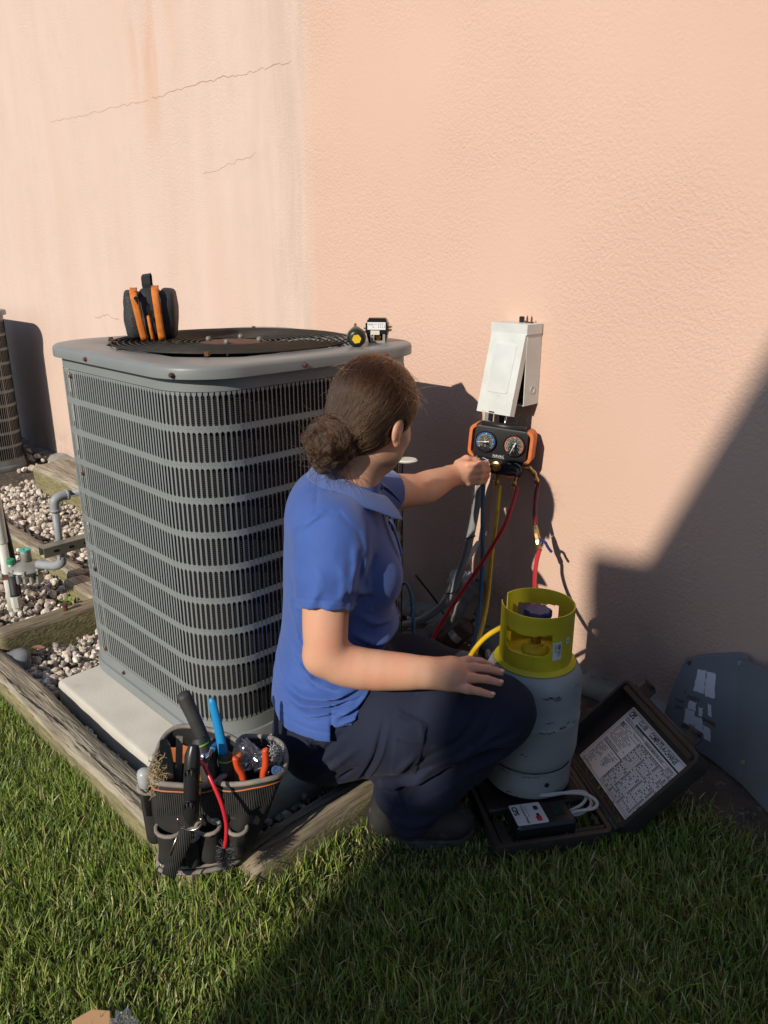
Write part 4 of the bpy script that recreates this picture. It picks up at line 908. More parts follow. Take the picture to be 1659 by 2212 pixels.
for (al, z, w, h) in ((-60, .325, .03, .004), (22, .292, .045, .006), (30, .288, .02, .005), (62, .305, .03, .004), (40, .205, .02, .008), (48, .213, .012, .006), (-5, .198, .03, .004), (20, .199, .04, .004), (60, .207, .02, .005), (5, .065, .05, .003), (-30, .066, .03, .003)):
    rr0 = .1218 if .19 < z < .21 else (.1200 if z < .3 else .113)
    if z < .1: rr0 = .1118
    if .29 < z < .31: rr0 = .1197
    if z > .32: rr0 = .1135
    n = 7
    for k in range(n):
        a = TA + R(al) + (k - n / 2) / n * w / .12; hh = h * random.uniform(.4, 1); zz = z + random.uniform(-.002, .002)
        da = w / .12 / n * random.uniform(.6, 1.2); n0 = len(q.v)
        rs = rr0 + .0007
        for (aa, z_) in ((a, zz), (a + da, zz + random.uniform(-.001, .001)), (a + da * .9, zz + hh), (a + da * .1, zz + hh * .8)): q.v.append((rs * math.cos(aa), rs * math.sin(aa), z_))
        q.f.append((n0, n0 + 1, n0 + 2, n0 + 3)); q.mi.append(0)
q.build('scrape_marks', mat('scraped_metal', (.045, .05, .058), .5), tk)

# ================================================================== SCALE CASE
HF = Vector((-.669, 1.458, 0)); Dv = Vector((math.cos(R(-34.2)), math.sin(R(-34.2)), 0)); Ev = Vector((-Dv.y, Dv.x, 0))
sc_ = empty('charging_scale', HF, (0, 0, R(-34.2)), label='open black refrigerant scale case lying on the grass under the cylinder', cat='scale')
# local x = Dv (toward viewer), y = Ev (away right); tray occupies x -.36..0, y -.30..0
M_CASE = mat('brown_black_case_plastic', (0.022, 0.018, 0.016), .55, var=(0.036, 0.028, 0.023), vscale=9, spots=(.06, .045, .03), sscale=50, slo=.70, shi=.76, bump=.25, bscale=250, bdist=.0006)
def shell(x0, x1, y0, y1, h, wall_t, r_, floor_t=.006):
    """open tray: outer rounded box with inner cavity"""
    o = rrect(x0, x1, y0, y1, r_, 5); i_ = rrect(x0 + wall_t, x1 - wall_t, y0 + wall_t, y1 - wall_t, max(.004, r_ - wall_t), 5); n = len(o); q = MB()
    q.v = [(x, y, 0) for x, y in o] + [(x, y, h) for x, y in o] + [(x, y, h) for x, y in i_] + [(x, y, floor_t) for x, y in i_]
    for k in range(n):
        k2 = (k + 1) % n
        for a in range(3): q.f.append((a * n + k, a * n + k2, (a + 1) * n + k2, (a + 1) * n + k))
    q.f += [tuple(range(n - 1, -1, -1)), tuple(3 * n + k for k in range(n))]; q.mi = [0] * len(q.f); return q
q = shell(-.37, .0, -.30, -.004, .048, .014, .02); q.v = [(x, y, z + .004) for x, y, z in q.v]; q.build('tray', M_CASE, sc_, bevel=.003, autos=40)
q = MB(); q.box((-.232, -.152, .048), (.232, .262, .022), bev=.004); q.build('platform', M_CASE, sc_)
q = MB()
for k in range(58): q.box((-.232, -.152 - .124 + k * .00428, .0600), (.222, .0021, .0020))
q.build('platform_ribs', M_CASE, sc_)
for (x_, y_, w_, d_) in ((-.028, -.055, .014, .085), (-.055, -.03, .034, .016), (-.055, -.268, .08, .030)):
    q = MB(); q.box((x_, y_, .028), (w_, d_, .036), bev=.003); q.build('tray_divider', M_CASE, sc_)
ct = MB(); ct.box((-.066, -.166, .054), (.082, .150, .044), bev=.007); ctl = ct.build('controller', M_BLACK, sc_)
q = MB(); q.prism(rrect(-.103, -.032, -.238, -.160, .004, 3), .0012, Matrix.Translation((0, 0, .0763))); lab = q.build('control_label', mat('label_white', (.62, .62, .60), .5), ctl)
# lettering on the label runs along +y (away right), top toward -x
ML = Matrix(((0, -1, 0, 0), (1, 0, 0, 0), (0, 0, 1, 0), (0, 0, 0, 1)))
q = MB()
put_text(q, 'CPS', .018, Matrix(((1, 0, 0, -.096), (0, 1, 0, -.236), (0, 0, 1, .0778), (0, 0, 0, 1))) @ Matrix.Translation((0, .002, 0)), bold=.0008)
put_text(q, 'Compute-a-Charge', .0082, Matrix(((1, 0, 0, -.099), (0, 1, 0, -.211), (0, 0, 1, .0778), (0, 0, 0, 1))), bold=.0002)
put_text(q, 'MODEL CC-100', .0055, Matrix(((1, 0, 0, -.094), (0, 1, 0, -.202), (0, 0, 1, .0778), (0, 0, 0, 1))))
for (x, y, w, h) in ((-.085, -.176, .012, .009), (-.060, -.178, .010, .007)): q.box((x, y, .0776), (w, h, .0006))
q.build('label_print', M_BLACK, lab)
q = MB(); q.box((-.046, -.180, .0795), (.016, .012, .006), bev=.002); q.build('red_switch', mat('red_switch', (.45, .02, .02), .4), ctl)
q = MB(); q.box((-.082, -.176, .0795), (.012, .010, .005), bev=.002); q.build('black_button', M_BLACK, ctl)
q = MB(); q.box((-.068, -.125, .0768), (.034, .026, .0012)); q.build('display', mat('lcd_green', (.012, .035, .026), .15), ctl)
q = MB(); P = smooth_path([(-.075, -.092, .06), (-.085, -.05, .07), (-.11, -.03, .078), (-.12, -.06, .08), (-.115, -.12, .082), (-.118, -.15, .084), (-.112, -.09, .086), (-.10, -.04, .085), (-.075, -.02, .08), (-.055, -.035, .078), (-.06, -.085, .07), (-.058, -.092, .06)], 8); q.tube(P, .0042, 8); q.tube(smooth_path([(-.066, -.092, .058), (-.06, -.07, .062), (-.075, -.035, .066), (-.105, -.022, .062), (-.13, -.03, .06)], 8), .0042, 8); q.build('cord', mat('grey_cord', (.42, .41, .39), .5), sc_, smooth=True)
# hinge rail and lid
q = MB(); q.tube([(-.35, .004, .046), (-.01, .004, .046)], .007, 8); q.build('hinge', M_CASE, sc_, smooth=True)
lid = bpy.data.objects.new('lid', None); COL.objects.link(lid); lid.parent = sc_; lid.location = (0, .006, .046); lid.rotation_euler = (R(42.9), 0, 0)
# lid local: x as before (-.365..0), y up the lid 0..0.262, z the inside normal
q = shell(-.37, .0, .0, .268, .046, .012, .022); q.v = [(x, y, z - .040) for x, y, z in q.v]; q.build('lid_shell', M_CASE, lid, bevel=.003, autos=40)
q = MB(); q.box((-.185, .246, .004), (.33, .016, .006), bev=.002); q.box((-.185, .2655, -.006), (.30, .014, .012), bev=.002); q.build('lid_rib', M_CASE, lid)
for xx in (-.075, -.295):
    q = MB(); q.box((xx, .284, -.008), (.050, .030, .010), bev=.003); q.box((xx, .300, .002), (.040, .008, .022), bev=.003); q.lathe([(.018, 0), (.018, .006), (0, .006)], 14, frame((xx, .302, .006), (1, 0, 0), (0, 0, 1)) @ Matrix.Diagonal((1, .7, 1, 1)))
    q.build('latch', M_CASE, lid)
SH0, SH1, SV0, SV1, SZ = -.308, -.027, .024, .226, -.0325
q = MB(); q.prism(rrect(SH0, SH1, SV0, SV1, .004, 3), .0012, Matrix.Translation((0, 0, SZ))); sheet = q.build('instruction_sheet', mat('sheet_paper', (.68, .68, .67), .55), lid)
SW, SHh = SH1 - SH0, SV1 - SV0; zt = SZ + .0016
ink = MB()
def sp(a, b): return (SH0 + a * SW, SV1 - b * SHh)
def rect(a0, b0, a1, b1):
    x0, y0 = sp(a0, b0); x1, y1 = sp(a1, b1); ink.add([(x0, y1, zt), (x1, y1, zt), (x1, y0, zt), (x0, y0, zt)], [(0, 1, 2, 3)])
def outline(a0, b0, a1, b1, t=.0035):
    rect(a0, b0, a1, b0 + t * 1.4); rect(a0, b1 - t * 1.4, a1, b1); rect(a0, b0, a0 + t, b1); rect(a1 - t, b0, a1, b1)
def stext(t, a, b, size, bold=0.0, xs=1.0, sp_=1.0):
    x, y = sp(a, b); put_text(ink, t, size, Matrix.Translation((x, y, zt)), 'LEFT', sp_, bold, xs=xs)
outline(.018, .025, .982, .975)
stext('CPS', .035, .125, .024, .0010, .62); stext('CC-100', .20, .108, .0200, .0005, .58); stext('COMPUTE-A-CHARGE', .40, .108, .0205, .0005, .625)
rect(.20, .128, .95, .152)
stext('OPERATING  INSTRUCTIONS', .04, .182, .0092, .0001, .78); rect(.05, .192, .42, .202)
stext('SPECIFICATIONS', .05, .575, .0105, .0001, .9); rect(.05, .585, .40, .597)
rl = random.Random(4)
def lines(a0, a1, b0, b1, n, fill=.8, h=.008):
    for i in range(n):
        b = b0 + (b1 - b0) * i / n; a = a0
        end = a0 + (a1 - a0) * rl.uniform(.55, 1) * 1.0
        while a < end:
            w = rl.uniform(.008, .03); 
            if rl.random() < fill: rect(a, b, min(a + w, end), b + h)
            a += w + .005
lines(.05, .40, .23, .52, 13); lines(.05, .12, .235, .30, 3, 1, .014); lines(.05, .22, .63, .93, 15); lines(.24, .38, .63, .85, 13); lines(.05, .36, .94, .965, 2)
for b in (.24, .30): rect(.27, b, .40, b + .005)
outline(.43, .175, .80, .218); stext('PRESSURE TEMPERATURE CHART', .44, .211, .0072, .0002, .82); outline(.815, .175, .955, .235); lines(.825, .945, .185, .225, 3)
T0, T1, U0, U1 = .40, .955, .245, .955
outline(T0, U0, T1, U1)
for i in range(1, 34): b = U0 + (U1 - U0) * i / 34; rect(T0, b, T1, b + .0030)
for i in range(1, 17): a = T0 + (T1 - T0) * i / 17; rect(a, U0, a + .0022, U1)
for i in range(34):
    for j in range(17):
        if rl.random() < (.75 if (i % 6 == 0 or j % 5 == 0 or i < 2) else .18): b = U0 + (U1 - U0) * (i + .3) / 34; a = T0 + (T1 - T0) * (j + .2) / 17; rect(a, b, a + .018, b + .010)
ink.build('print', mat('black_ink', (.02, .02, .022), .6), sheet)

# ================================================================== REMOVED PANEL
M_PANEL = mat('blue_grey_enamel', (0.195, 0.213, 0.222), .38, var=(0.165, 0.18, 0.19), vscale=3, spots=(.13, .12, .11), sscale=7, slo=.6, shi=.8, rvar=.05, bump=.1, bscale=4, bdist=.005)
pn = empty('removed_panel', (-.6, 1.95, 0), label='dark grey curved access panel leaning on the wall at the right edge', cat='panel')
def lin_path(pts, n):
    P = [Vector(p) for p in pts]; return [P[i].lerp(P[i + 1], k / n) for i in range(len(P) - 1) for k in range(n)] + [P[-1]]
PB = lin_path([(-.815, 1.99, .012), (-.64, 1.925, .028), (-.535, 1.878, .026), (-.448, 1.822, .02), (-.33, 1.735, .014), (-.22, 1.66, .012)], 6)
PT = lin_path([(-.785, 2.032, .245), (-.715, 2.035, .275), (-.645, 2.034, .305), (-.567, 1.992, .318), (-.45, 1.925, .322), (-.34, 1.86, .326)], 6)
def psurf(s, t, off=0.0):
    x = s * (len(PB) - 1); i = min(int(x), len(PB) - 2); f = x - i
    b = PB[i].lerp(PB[i + 1], f); a = PT[i].lerp(PT[i + 1], f); d = (PB[i + 1] - PB[i]); p = b.lerp(a, t); bulge = .018 * math.sin(math.pi * t) 
    n = d.cross(a - b).normalized()
    if n.y > 0: n = -n
    return p + n * (bulge * .6 + off) - Vector((-.6, 1.95, 0))
q = MB(); ns, nt_ = 40, 16
for k, off in ((0, 0), (1, -.003)):
    for i in range(ns + 1):
        for j in range(nt_ + 1): q.v.append(tuple(psurf(i / ns, j / nt_, off)))
m_ = (ns + 1) * (nt_ + 1)
for i in range(ns):
    for j in range(nt_):
        a = i * (nt_ + 1) + j; b_ = (i + 1) * (nt_ + 1) + j; q.f += [(a, b_, b_ + 1, a + 1), (m_ + a, m_ + a + 1, m_ + b_ + 1, m_ + b_)]
for i in range(ns):
    for j in (0, nt_): a = i * (nt_ + 1) + j; b_ = (i + 1) * (nt_ + 1) + j; q.f.append((a, b_, m_ + b_, m_ + a))
for j in range(nt_):
    for i in (0, ns): a = i * (nt_ + 1) + j; q.f.append((a, a + 1, m_ + a + 1, m_ + a))
q.mi = [0] * len(q.f); sheet_p = q.build('sheet', M_PANEL, pn, autos=14)
q = MB()
for i in range(24):
    s0, s1 = .06 + .42 * i / 24, .06 + .42 * (i + 1) / 24
    q.add([psurf(s0, 1.0, -.001), psurf(s1, 1.0, -.001), psurf(s1, 1.035, -.004), psurf(s0, 1.035, -.004)], [(0, 1, 2, 3)])
q.build('flange', M_PANEL, pn)
def patch(poly, m, name, off=.0012, parent=None):
    q = MB(); c = (sum(p[0] for p in poly) / len(poly), sum(p[1] for p in poly) / len(poly)); n = len(poly); q.add([psurf(s, t, off) for s, t in poly] + [psurf(*c, off)], [(i, (i + 1) % n, n) for i in range(n)]); return q.build(name, m, parent or sheet_p)
M_PAPER = mat('torn_paper', (.66, .67, .70), .7)
def torn(s0, s1, t0, t1, jit, seed, n=7, sk=.0):
    r_ = random.Random(seed); P = []
    for (a, b_) in (((s0, t0), (s1, t0)), ((s1, t0), (s1, t1)), ((s1, t1), (s0, t1)), ((s0, t1), (s0, t0))):
        for k in range(n): f = k / n; P.append((a[0] + (b_[0] - a[0]) * f + r_.uniform(-jit, jit), a[1] + (b_[1] - a[1]) * f + r_.uniform(-jit, jit) * 2.2))
    return P
patch(torn(.115, .175, .62, .86, .0035, 1), M_PAPER, 'torn_label'); patch(torn(.178, .245, .60, .84, .0035, 2), M_PAPER, 'torn_label')
for (s0, s1, t0, t1, sd) in ((.09, .135, .23, .40, 3), (.10, .14, .41, .50, 4), (.137, .175, .22, .36, 5), (.178, .215, .17, .30, 6), (.155, .175, .38, .47, 7), (.20, .225, .42, .53, 8)): patch(torn(s0, s1, t0, t1, .003, sd, 4), M_PAPER, 'torn_label')
for (s0, s1, t0, t1, sd) in ((.085, .17, .165, .215, 31), (.175, .25, .34, .385, 32)): patch(torn(s0, s1, t0, t1, .004, sd, 5), mat('glue_residue', (.12, .095, .07), .9), 'glue_residue', .0009)
ink = MB()
def scrawl(poly):
    for i in range(len(poly) - 1): 
        a, b_ = poly[i], poly[i + 1]; n0 = len(ink.v); ink.v += [tuple(psurf(a[0], a[1] - .006, .0014)), tuple(psurf(b_[0], b_[1] - .006, .0014)), tuple(psurf(b_[0], b_[1] + .006, .0014)), tuple(psurf(a[0], a[1] + .006, .0014))]; ink.f.append((n0, n0 + 1, n0 + 2, n0 + 3)); ink.mi.append(0)
scrawl([(.075, .66), (.072, .56)]); scrawl([(.066, .60), (.072, .55), (.08, .60)])
for (tx, s_, t_, sz) in (('stairs', .085, .52, .020), ('rear', .03, .44, .018), ('gas', .04, .36, .018)):
    vs, fs = text_geo(tx, sz, 'LEFT', 1.0, 0, .3); ink.add([psurf(s_ + v.x / .62, t_ + v.y / .26, .0014) for v in vs], fs)
ink.build('marker_writing', mat('faded_marker', (.05, .055, .065), .5), sheet_p)
for (s_, t_) in ((.045, .93), (.42, .95), (.44, .2)):
    q = MB(); c = psurf(s_, t_, .0008); q.lathe([(.0075, 0), (.007, .0012), (0, .0012)], 10, axis_frame(c, (.35, -.9, .25))); q.build('screw_hole', M_RUST if s_ < .1 else M_STEEL, sheet_p)

# ================================================================== THINGS ON TOP OF THE UNIT
AT = 1.1205      # top of the cover
# ---- contactor
cn_ = empty('contactor', (-1.612, 1.585, AT), (0, 0, R(38)), label='small black contactor with white label standing on the unit top', cat='contactor')
M_CB = mat('glossy_black_bakelite', (.012, .012, .014), .25)
q = MB(); q.box((0, .004, .0405), (.064, .044, .030), bev=.002); q.box((0, .006, .058), (.056, .036, .010), bev=.001); q.box((0, .008, .065), (.05, .03, .006), bev=.001); q.build('housing', M_CB, cn_)
q = MB()
for s_ in (-1, 1): q.add([(s_ * .031, -.010, .026), (s_ * .031, .024, .026), (s_ * .024, .022, .0), (s_ * .024, -.008, .0), (s_ * .020, -.010, .026), (s_ * .020, .024, .026), (s_ * .018, .022, 0), (s_ * .018, -.008, 0)], [(0, 1, 2, 3), (4, 7, 6, 5), (0, 4, 5, 1), (3, 2, 6, 7), (0, 3, 7, 4), (1, 5, 6, 2)])
q.build('feet', M_CB, cn_)
q = MB(); q.box((0, -.0185, .047), (.052, .001, .021), bev=.0004); lb = q.build('label', mat('contactor_label', (.72, .72, .70), .5), cn_)
q = MB()
for (x, z, w, h) in ((-.021, .053, .004, .0015), (-.021, .050, .004, .0015), (-.013, .0525, .010, .001), (-.013, .050, .008, .001), (-.002, .0525, .006, .001), (-.009, .044, .003, .002), (.012, .053, .018, .001)): q.box((x, -.0192, z), (w, .0004, h))
for k in range(4): q.box((.006 + k * .0055, -.0192, .047), (.0007, .0004, .007)); q.box((.006 + k * .0055, -.0192, .0435), (.003, .0004, .0007))
q.build('label_print', mat('label_ink', (.12, .05, .05), .6), lb)
q = MB(); q.lathe([(.0125, .006), (.0125, .024)], 20, Matrix.Translation((.003, .002, 0))); q.build('copper_coil', mat('copper_winding', (.62, .24, .05), .25, 1.0), cn_, smooth=True)
q = MB()
for x in (-.0135, .0205): q.box((x, -.012, .014), (.007, .003, .028))
q.box((.0035, -.012, .0025), (.041, .004, .005)); q.box((.0035, -.012, .0265), (.041, .003, .004))
q.build('core_frame', mat('grey_laminate', (.28, .29, .28), .5, .3), cn_)
q = MB(); q.box((-.004, -.019, .0285), (.026, .004, .012), bev=.0006); q.build('terminal_tag', mat('ivory_plastic', (.66, .62, .50), .5), cn_)
q = MB()
for z in (.034, .043):
    for y in (-.008, .004, .016): q = MB(); q.box((.036, y, z), (.010, .006, .0045), bev=.0008); q.build('terminal', M_BRASS, cn_)
    q = MB(); q.box((-.035, .0, z - .004), (.008, .006, .004)); q.build('terminal', M_BRASS, cn_)
# ---- nut driver lying with its handle end toward the viewer
nd = empty('nut_driver', (-1.575, 1.468, AT + .0265), (0, 0, 0), label='nut driver lying on the unit top, black handle end with yellow hexagon', cat='screwdriver')
nx_ = Vector((.735, -.66, -.12)).normalized(); Mn = axis_frame((0, 0, 0), nx_)
M_GRIP = mat('black_green_grip', (.014, .018, .013), .35)
q = MB(); q.lathe([(.004, -.16), (.004, -.075), (.012, -.07), (.017, -.055), (.0175, -.03), (.022, -.012), (.0255, .004), (.0255, .016), (.023, .024), (.016, .0285), (0, .0295)], 28, Mn); q.build('handle', M_GRIP, nd, autos=45)
q = MB(); q.lathe([(.0262, .003), (.0266, .0045), (.0262, .006)], 28, Mn); q.build('green_line', mat('lime_line', (.10, .16, .05), .5), nd)
q = MB(); q.lathe([(.0128, .0290), (.0128, .0302), (.0085, .0302)], 6, Mn); q.build('yellow_hexagon', mat('yellow_insert', (.75, .48, .03), .4), nd)
q = MB(); q.lathe([(.0085, .0296), (.0085, .0300), (0, .0300)], 6, Mn); q.build('red_centre', mat('maroon_insert', (.16, .03, .03), .4), nd)
# ---- black and orange tool pouch on the fan guard
tp = empty('tool_pouch', (-2.10, 1.145, AT + .006), (0, 0, R(58)), label='black zip pouch with orange zips standing on the fan guard', cat='pouch'); tp.scale = (.96, .96, .92)
M_NYL = mat('black_nylon', (.020, .020, .022), .62, var=(.030, .030, .032), vscale=20, bump=.5, bscale=260, bdist=.001)
M_MESHF = mat('black_mesh_fabric', (.018, .018, .020), .7, var=(.06, .06, .062), vscale=320, vlo=.5, vhi=.6, bump=.6, bscale=320, bdist=.001)
M_ZIP = mat('orange_zip', (.72, .22, .03), .55, var=(.60, .16, .02), vscale=60, bump=.6, bscale=120, bump_wave='X', bdist=.0015)
def pillow(cx_, w, d, h, yaw, lean, m, name, seed, parent=tp, z0=0.0):
    bm = bmesh.new(); bmesh.ops.create_cube(bm, size=1); bmesh.ops.subdivide_edges(bm, edges=bm.edges, cuts=7, use_grid_fill=True)
    from mathutils import noise as mn
    for v in bm.verts:
        p = v.co * 2; nrm4 = (abs(p.x) ** 5.0 + abs(p.y) ** 5.0 + abs(p.z) ** 5.0) ** (1 / 5.0); mxn = max(abs(p.x), abs(p.y), abs(p.z)); p = p * (mxn / max(nrm4, 1e-6)) if nrm4 > 0 else p; k = 1 - .16 * (abs(p.x) ** 4 * abs(p.z) ** 3) ; rr_ = max(abs(p.y), abs(p.z)); 
        # rounded upright block, fuller low down
        x, y, z = p.x * w / 2, p.y * d / 2, p.z * h / 2
        y *= (1 - .22 * max(0, p.z) ** 2) * (1 - .10 * p.x * p.x); x *= 1 - .12 * abs(p.z) ** 3; z *= 1 - .10 * (p.y ** 2) * (1 if p.z > 0 else .4)
        v.co = Vector((x, y, z + h / 2)); v.co += Vector((mn.noise(v.co * 28 + Vector((seed, 0, 0))), mn.noise(v.co * 28 + Vector((0, seed, 3))), mn.noise(v.co * 30 + Vector((5, 0, seed))))) * .0035
        v.co.x += lean * v.co.z
    me = bpy.data.meshes.new(name); bm.to_mesh(me); bm.free(); o = link(name, me, m, parent, True); o.location = (cx_, 0, z0); o.rotation_euler = (0, 0, yaw); return o
pillow(-.049, .056, .125, .150, R(8), .0, M_MESHF, 'side_pocket', 1.0); pillow(.047, .052, .125, .156, R(-6), .05, M_NYL, 'side_pocket', 2.0); pillow(0, .075, .115, .158, 0, .02, M_NYL, 'middle_pocket', 3.0)
def zipband(x0, top, lean_, w, name='zip'):
    q = MB(); n = 16
    for i in range(n + 1):
        t = i / n; ang = math.pi * (t * .62 - .06)
        z = .004 + top * min(1, t * 1.18) ; y = -.068 + .012 * (1 - (2 * t - .9) ** 2) * -1 + (.045 * max(0, t - .78) / .22)
        x = x0 + lean_ * z
        for k in range(4): q.v.append((x + w * (k - 1.5) / 3, y - (.003 if k in (1, 2) else 0), z + (.006 if t > .95 else 0)))
    for i in range(n):
        for k in range(3): q.f.append((i * 4 + k, i * 4 + k + 1, (i + 1) * 4 + k + 1, (i + 1) * 4 + k)); q.mi.append(0)
    o = q.build(name, M_ZIP, tp, smooth=True); mo = o.modifiers.new('s', 'SOLIDIFY'); mo.thickness = .004; return o
zipband(-.020, .148, -.14, .021); zipband(.030, .154, -.06, .021); zipband(.004, .075, -.10, .010)
for (x, z, L_, ro) in ((-.033, .125, .032, .1), (.0, .10, .028, -.35), (.006, .085, .028, -.1)):
    q = MB(); q.box((x, -.079, z - L_ / 2), (.008, .004, L_), Matrix.Rotation(ro, 3, 'Y'), bev=.001); q.lathe([(.006, 0), (.006, .004), (0, .004)], 8, Matrix.Translation((x, -.078, z + .004)) @ Matrix.Rotation(R(90), 4, 'X')); q.build('zip_pull', M_BLACK, tp)
q = MB(); P = [(-.004, .0, .148), (-.006, -.004, .168), (-.006, -.004, .19), (-.002, .004, .198), (.0, .012, .19), (.0, .012, .168), (.002, .01, .148)]
q.v = []; 
for p in P:
    for s_ in (-1, 1): q.v.append((p[0] + s_ * .0125, p[1], p[2] + (.002 * s_)))
q.f = [(2 * i, 2 * i + 1, 2 * i + 3, 2 * i + 2) for i in range(len(P) - 1)]; q.mi = [0] * len(q.f); o = q.build('hanging_loop', M_NYL, tp); mo = o.modifiers.new('s', 'SOLIDIFY'); mo.thickness = .003
q = MB(); q.tube(smooth_path([(-.052, -.04, .142), (-.038, -.06, .144), (-.026, -.064, .138)], 4), .006, 8); q.build('zip_garage', M_NYL, tp, smooth=True)

# ================================================================== TOOL BAG AND TOOLS
BO = Vector((-1.270, .692, .106)); MBAG = Matrix(((.7071, -.7071, 0, BO.x), (.7071, .7071, 0, BO.y), (0, 0, 1, BO.z), (0, 0, 0, 1)))   # x: viewer's right, y: away, z: up
M_CANV = mat('black_canvas', (.014, .0135, .013), .85, var=(.024, .022, .020), vscale=16, spots=(.055, .047, .04), sscale=45, slo=.64, shi=.74, bump=.5, bscale=300, bdist=.001)
M_WEB = mat('ribbed_webbing', (.026, .025, .023), .8, var=(.045, .042, .038), vscale=30, bump=1.0, bscale=70, bump_wave='X', bdist=.003)
M_PIPE = mat('dusty_grey_piping', (.27, .23, .19), .85, var=(.17, .15, .125), vscale=40, bump=.4, bscale=150, bdist=.001)
M_OTRIM = mat('orange_trim', (.50, .15, .05), .7)
bag = empty('tool_bag', BO, (0, 0, R(45)), label='open black canvas tool bag stuffed with hand tools on the timber corner', cat='tool bag')
def loop(pts, n): return smooth_path([(x, y, 0) for x, y in pts], n, True)
RIM1 = loop([(-.072, -.048), (0, -.064), (.060, -.036), (.088, .025), (.080, .090), (.030, .135), (-.05, .145), (-.092, .115), (-.092, .03)], 6)
BAS1 = loop([(-.070, -.066), (.012, -.072), (.085, -.045), (.10, .01), (.09, .08), (.03, .12), (-.05, .125), (-.08, .09), (-.080, .01)], 6)
RIM2 = loop([(.062, -.040), (.128, -.056), (.182, -.034), (.196, .015), (.184, .070), (.138, .112), (.088, .118), (.082, .06), (.084, .01)], 6)
BAS2 = loop([(.060, -.05), (.09, -.045), (.112, -.02), (.115, .01), (.11, .06), (.09, .09), (.07, .09), (.07, .05), (.065, .0)], 6)
def compartment(rim, base, z1, name, floor, seed):
    n = len(rim); q = MB(); lev = 9; rn = random.Random(seed)
    ph = [rn.uniform(0, 6) for _ in range(4)]
    def ring(t, off=0.0):
        out = []
        c = sum((p for p in rim), Vector()) / n
        for k in range(n):
            p = base[k].lerp(rim[k], t); d = (p - c.lerp(c, 0)); nn = Vector((d.x, d.y, 0)).normalized()
            w = .0035 * math.sin(k * .55 + ph[0] + t * 3) * math.sin(math.pi * t) + .0028 * math.sin(k * 1.1 + ph[1] - t * 7) * math.sin(math.pi * t)
            sag = .006 * math.sin(k * .37 + ph[2]) * t
            out.append(p + nn * (w + off) + Vector((0, 0, z1 * t + sag)))
        return out
    R_ = [ring(i / lev) for i in range(lev + 1)]; I_ = [ring(1 - (1 - floor) * i / 4, -.004) for i in range(5)]
    allr = R_ + I_
    for r_ in allr: q.v += [tuple(p) for p in r_]
    for i in range(len(allr) - 1):
        for k in range(n): q.f.append((i * n + k, i * n + (k + 1) % n, (i + 1) * n + (k + 1) % n, (i + 1) * n + k))
    q.f.append(tuple(range(n - 1, -1, -1))); q.f.append(tuple((len(allr) - 1) * n + k for k in range(n))); q.mi = [0] * len(q.f)
    o = q.build(name, M_CANV, bag, smooth=True)
    q = MB(); q.tube([p + Vector((0, 0, .001)) for p in R_[-1]], .0058, 8, closed=True); q.build('rim_piping', M_PIPE, o, smooth=True)
    top = ring(.93, .0012); q = MB(); q.tube(top, .0018, 5, closed=True); q.build('orange_trim', M_OTRIM, o, smooth=True)
    a, b_ = ring(.91, .0018), ring(.66, .0018); q = MB(); q.v = [tuple(p) for p in a + b_]; q.f = [(k, (k + 1) % n, n + (k + 1) % n, n + k) for k in range(n)]; q.mi = [0] * n; q.build('webbing_band', M_WEB, o, smooth=True)
    return o, ring
cmp1, ring1 = compartment(RIM1, BAS1, .212, 'main_compartment', .45, 2); cmp2, ring2 = compartment(RIM2, BAS2, .212, 'side_compartment', .6, 5)
q = MB(); P = [p * 1.0 for p in BAS1]; q.tube([Vector((p.x * 1.02, p.y * 1.02, .004)) for p in BAS1], .0055, 8, closed=True); q.tube([Vector((p.x * 1.015, p.y * 1.02, .018)) for p in BAS1], .0035, 8, closed=True); q.build('base_welt', M_PIPE, bag, smooth=True)
def pouch(cx_, cy_, z0, z1, r0, r1, name='front_pocket', yaw=0.0):
    q = MB(); n = 14; prof = [(0, .0), (.3, .0), (.7, .0), (1, 0)]; rings_ = []
    for t in (0, .06, .3, .6, .85, 1.0):
        r_ = (r0 + (r1 - r0) * t) * (.8 if t == 0 else 1); rings_.append([(cx_ + r_ * math.cos(2 * math.pi * k / n), cy_ + .72 * r_ * math.sin(2 * math.pi * k / n), z0 + (z1 - z0) * t + (.006 * math.sin(2 * math.pi * k / n) if t == 1 else 0)) for k in range(n)])
    rings_.append([(x * .9 + cx_ * .1, y * .9 + cy_ * .1, z - .03) for x, y, z in rings_[-1]])
    for r_ in rings_: q.v += r_
    for i in range(len(rings_) - 1):
        for k in range(n): q.f.append((i * n + k, i * n + (k + 1) % n, (i + 1) * n + (k + 1) % n, (i + 1) * n + k))
    q.f.append(tuple(range(n))); q.f.append(tuple((len(rings_) - 1) * n + k for k in range(n))); q.mi = [0] * len(q.f); o = q.build(name, M_CANV, bag, smooth=True)
    q = MB(); q.tube(rings_[-2], .0045, 7, closed=True); q.build('pocket_piping', M_PIPE, o, smooth=True)
pouch(-.040, -.068, .030, .115, .026, .030); pouch(.004, -.078, .025, .105, .014, .018); pouch(.040, -.068, .030, .118, .020, .025); pouch(-.098, .0, .02, .165, .018, .024, 'end_pocket'); pouch(.098, -.052, .035, .10, .018, .02)
def bt(q, name, m, parent=None, smooth=True, autos=None):
    o = q.build(name, m, parent, smooth and autos is None, autos=autos)
    if parent is None: o.matrix_world = MBAG.copy()
    return o
def tool(name, label, cat, group='hand tools in the bag'):
    o = empty(name, label=label, cat=cat, group=group); o.matrix_world = MBAG.copy(); return o
M_RUB = mat('black_rubber_grip', (.030, .030, .029), .6, var=(.045, .044, .042), vscale=25)
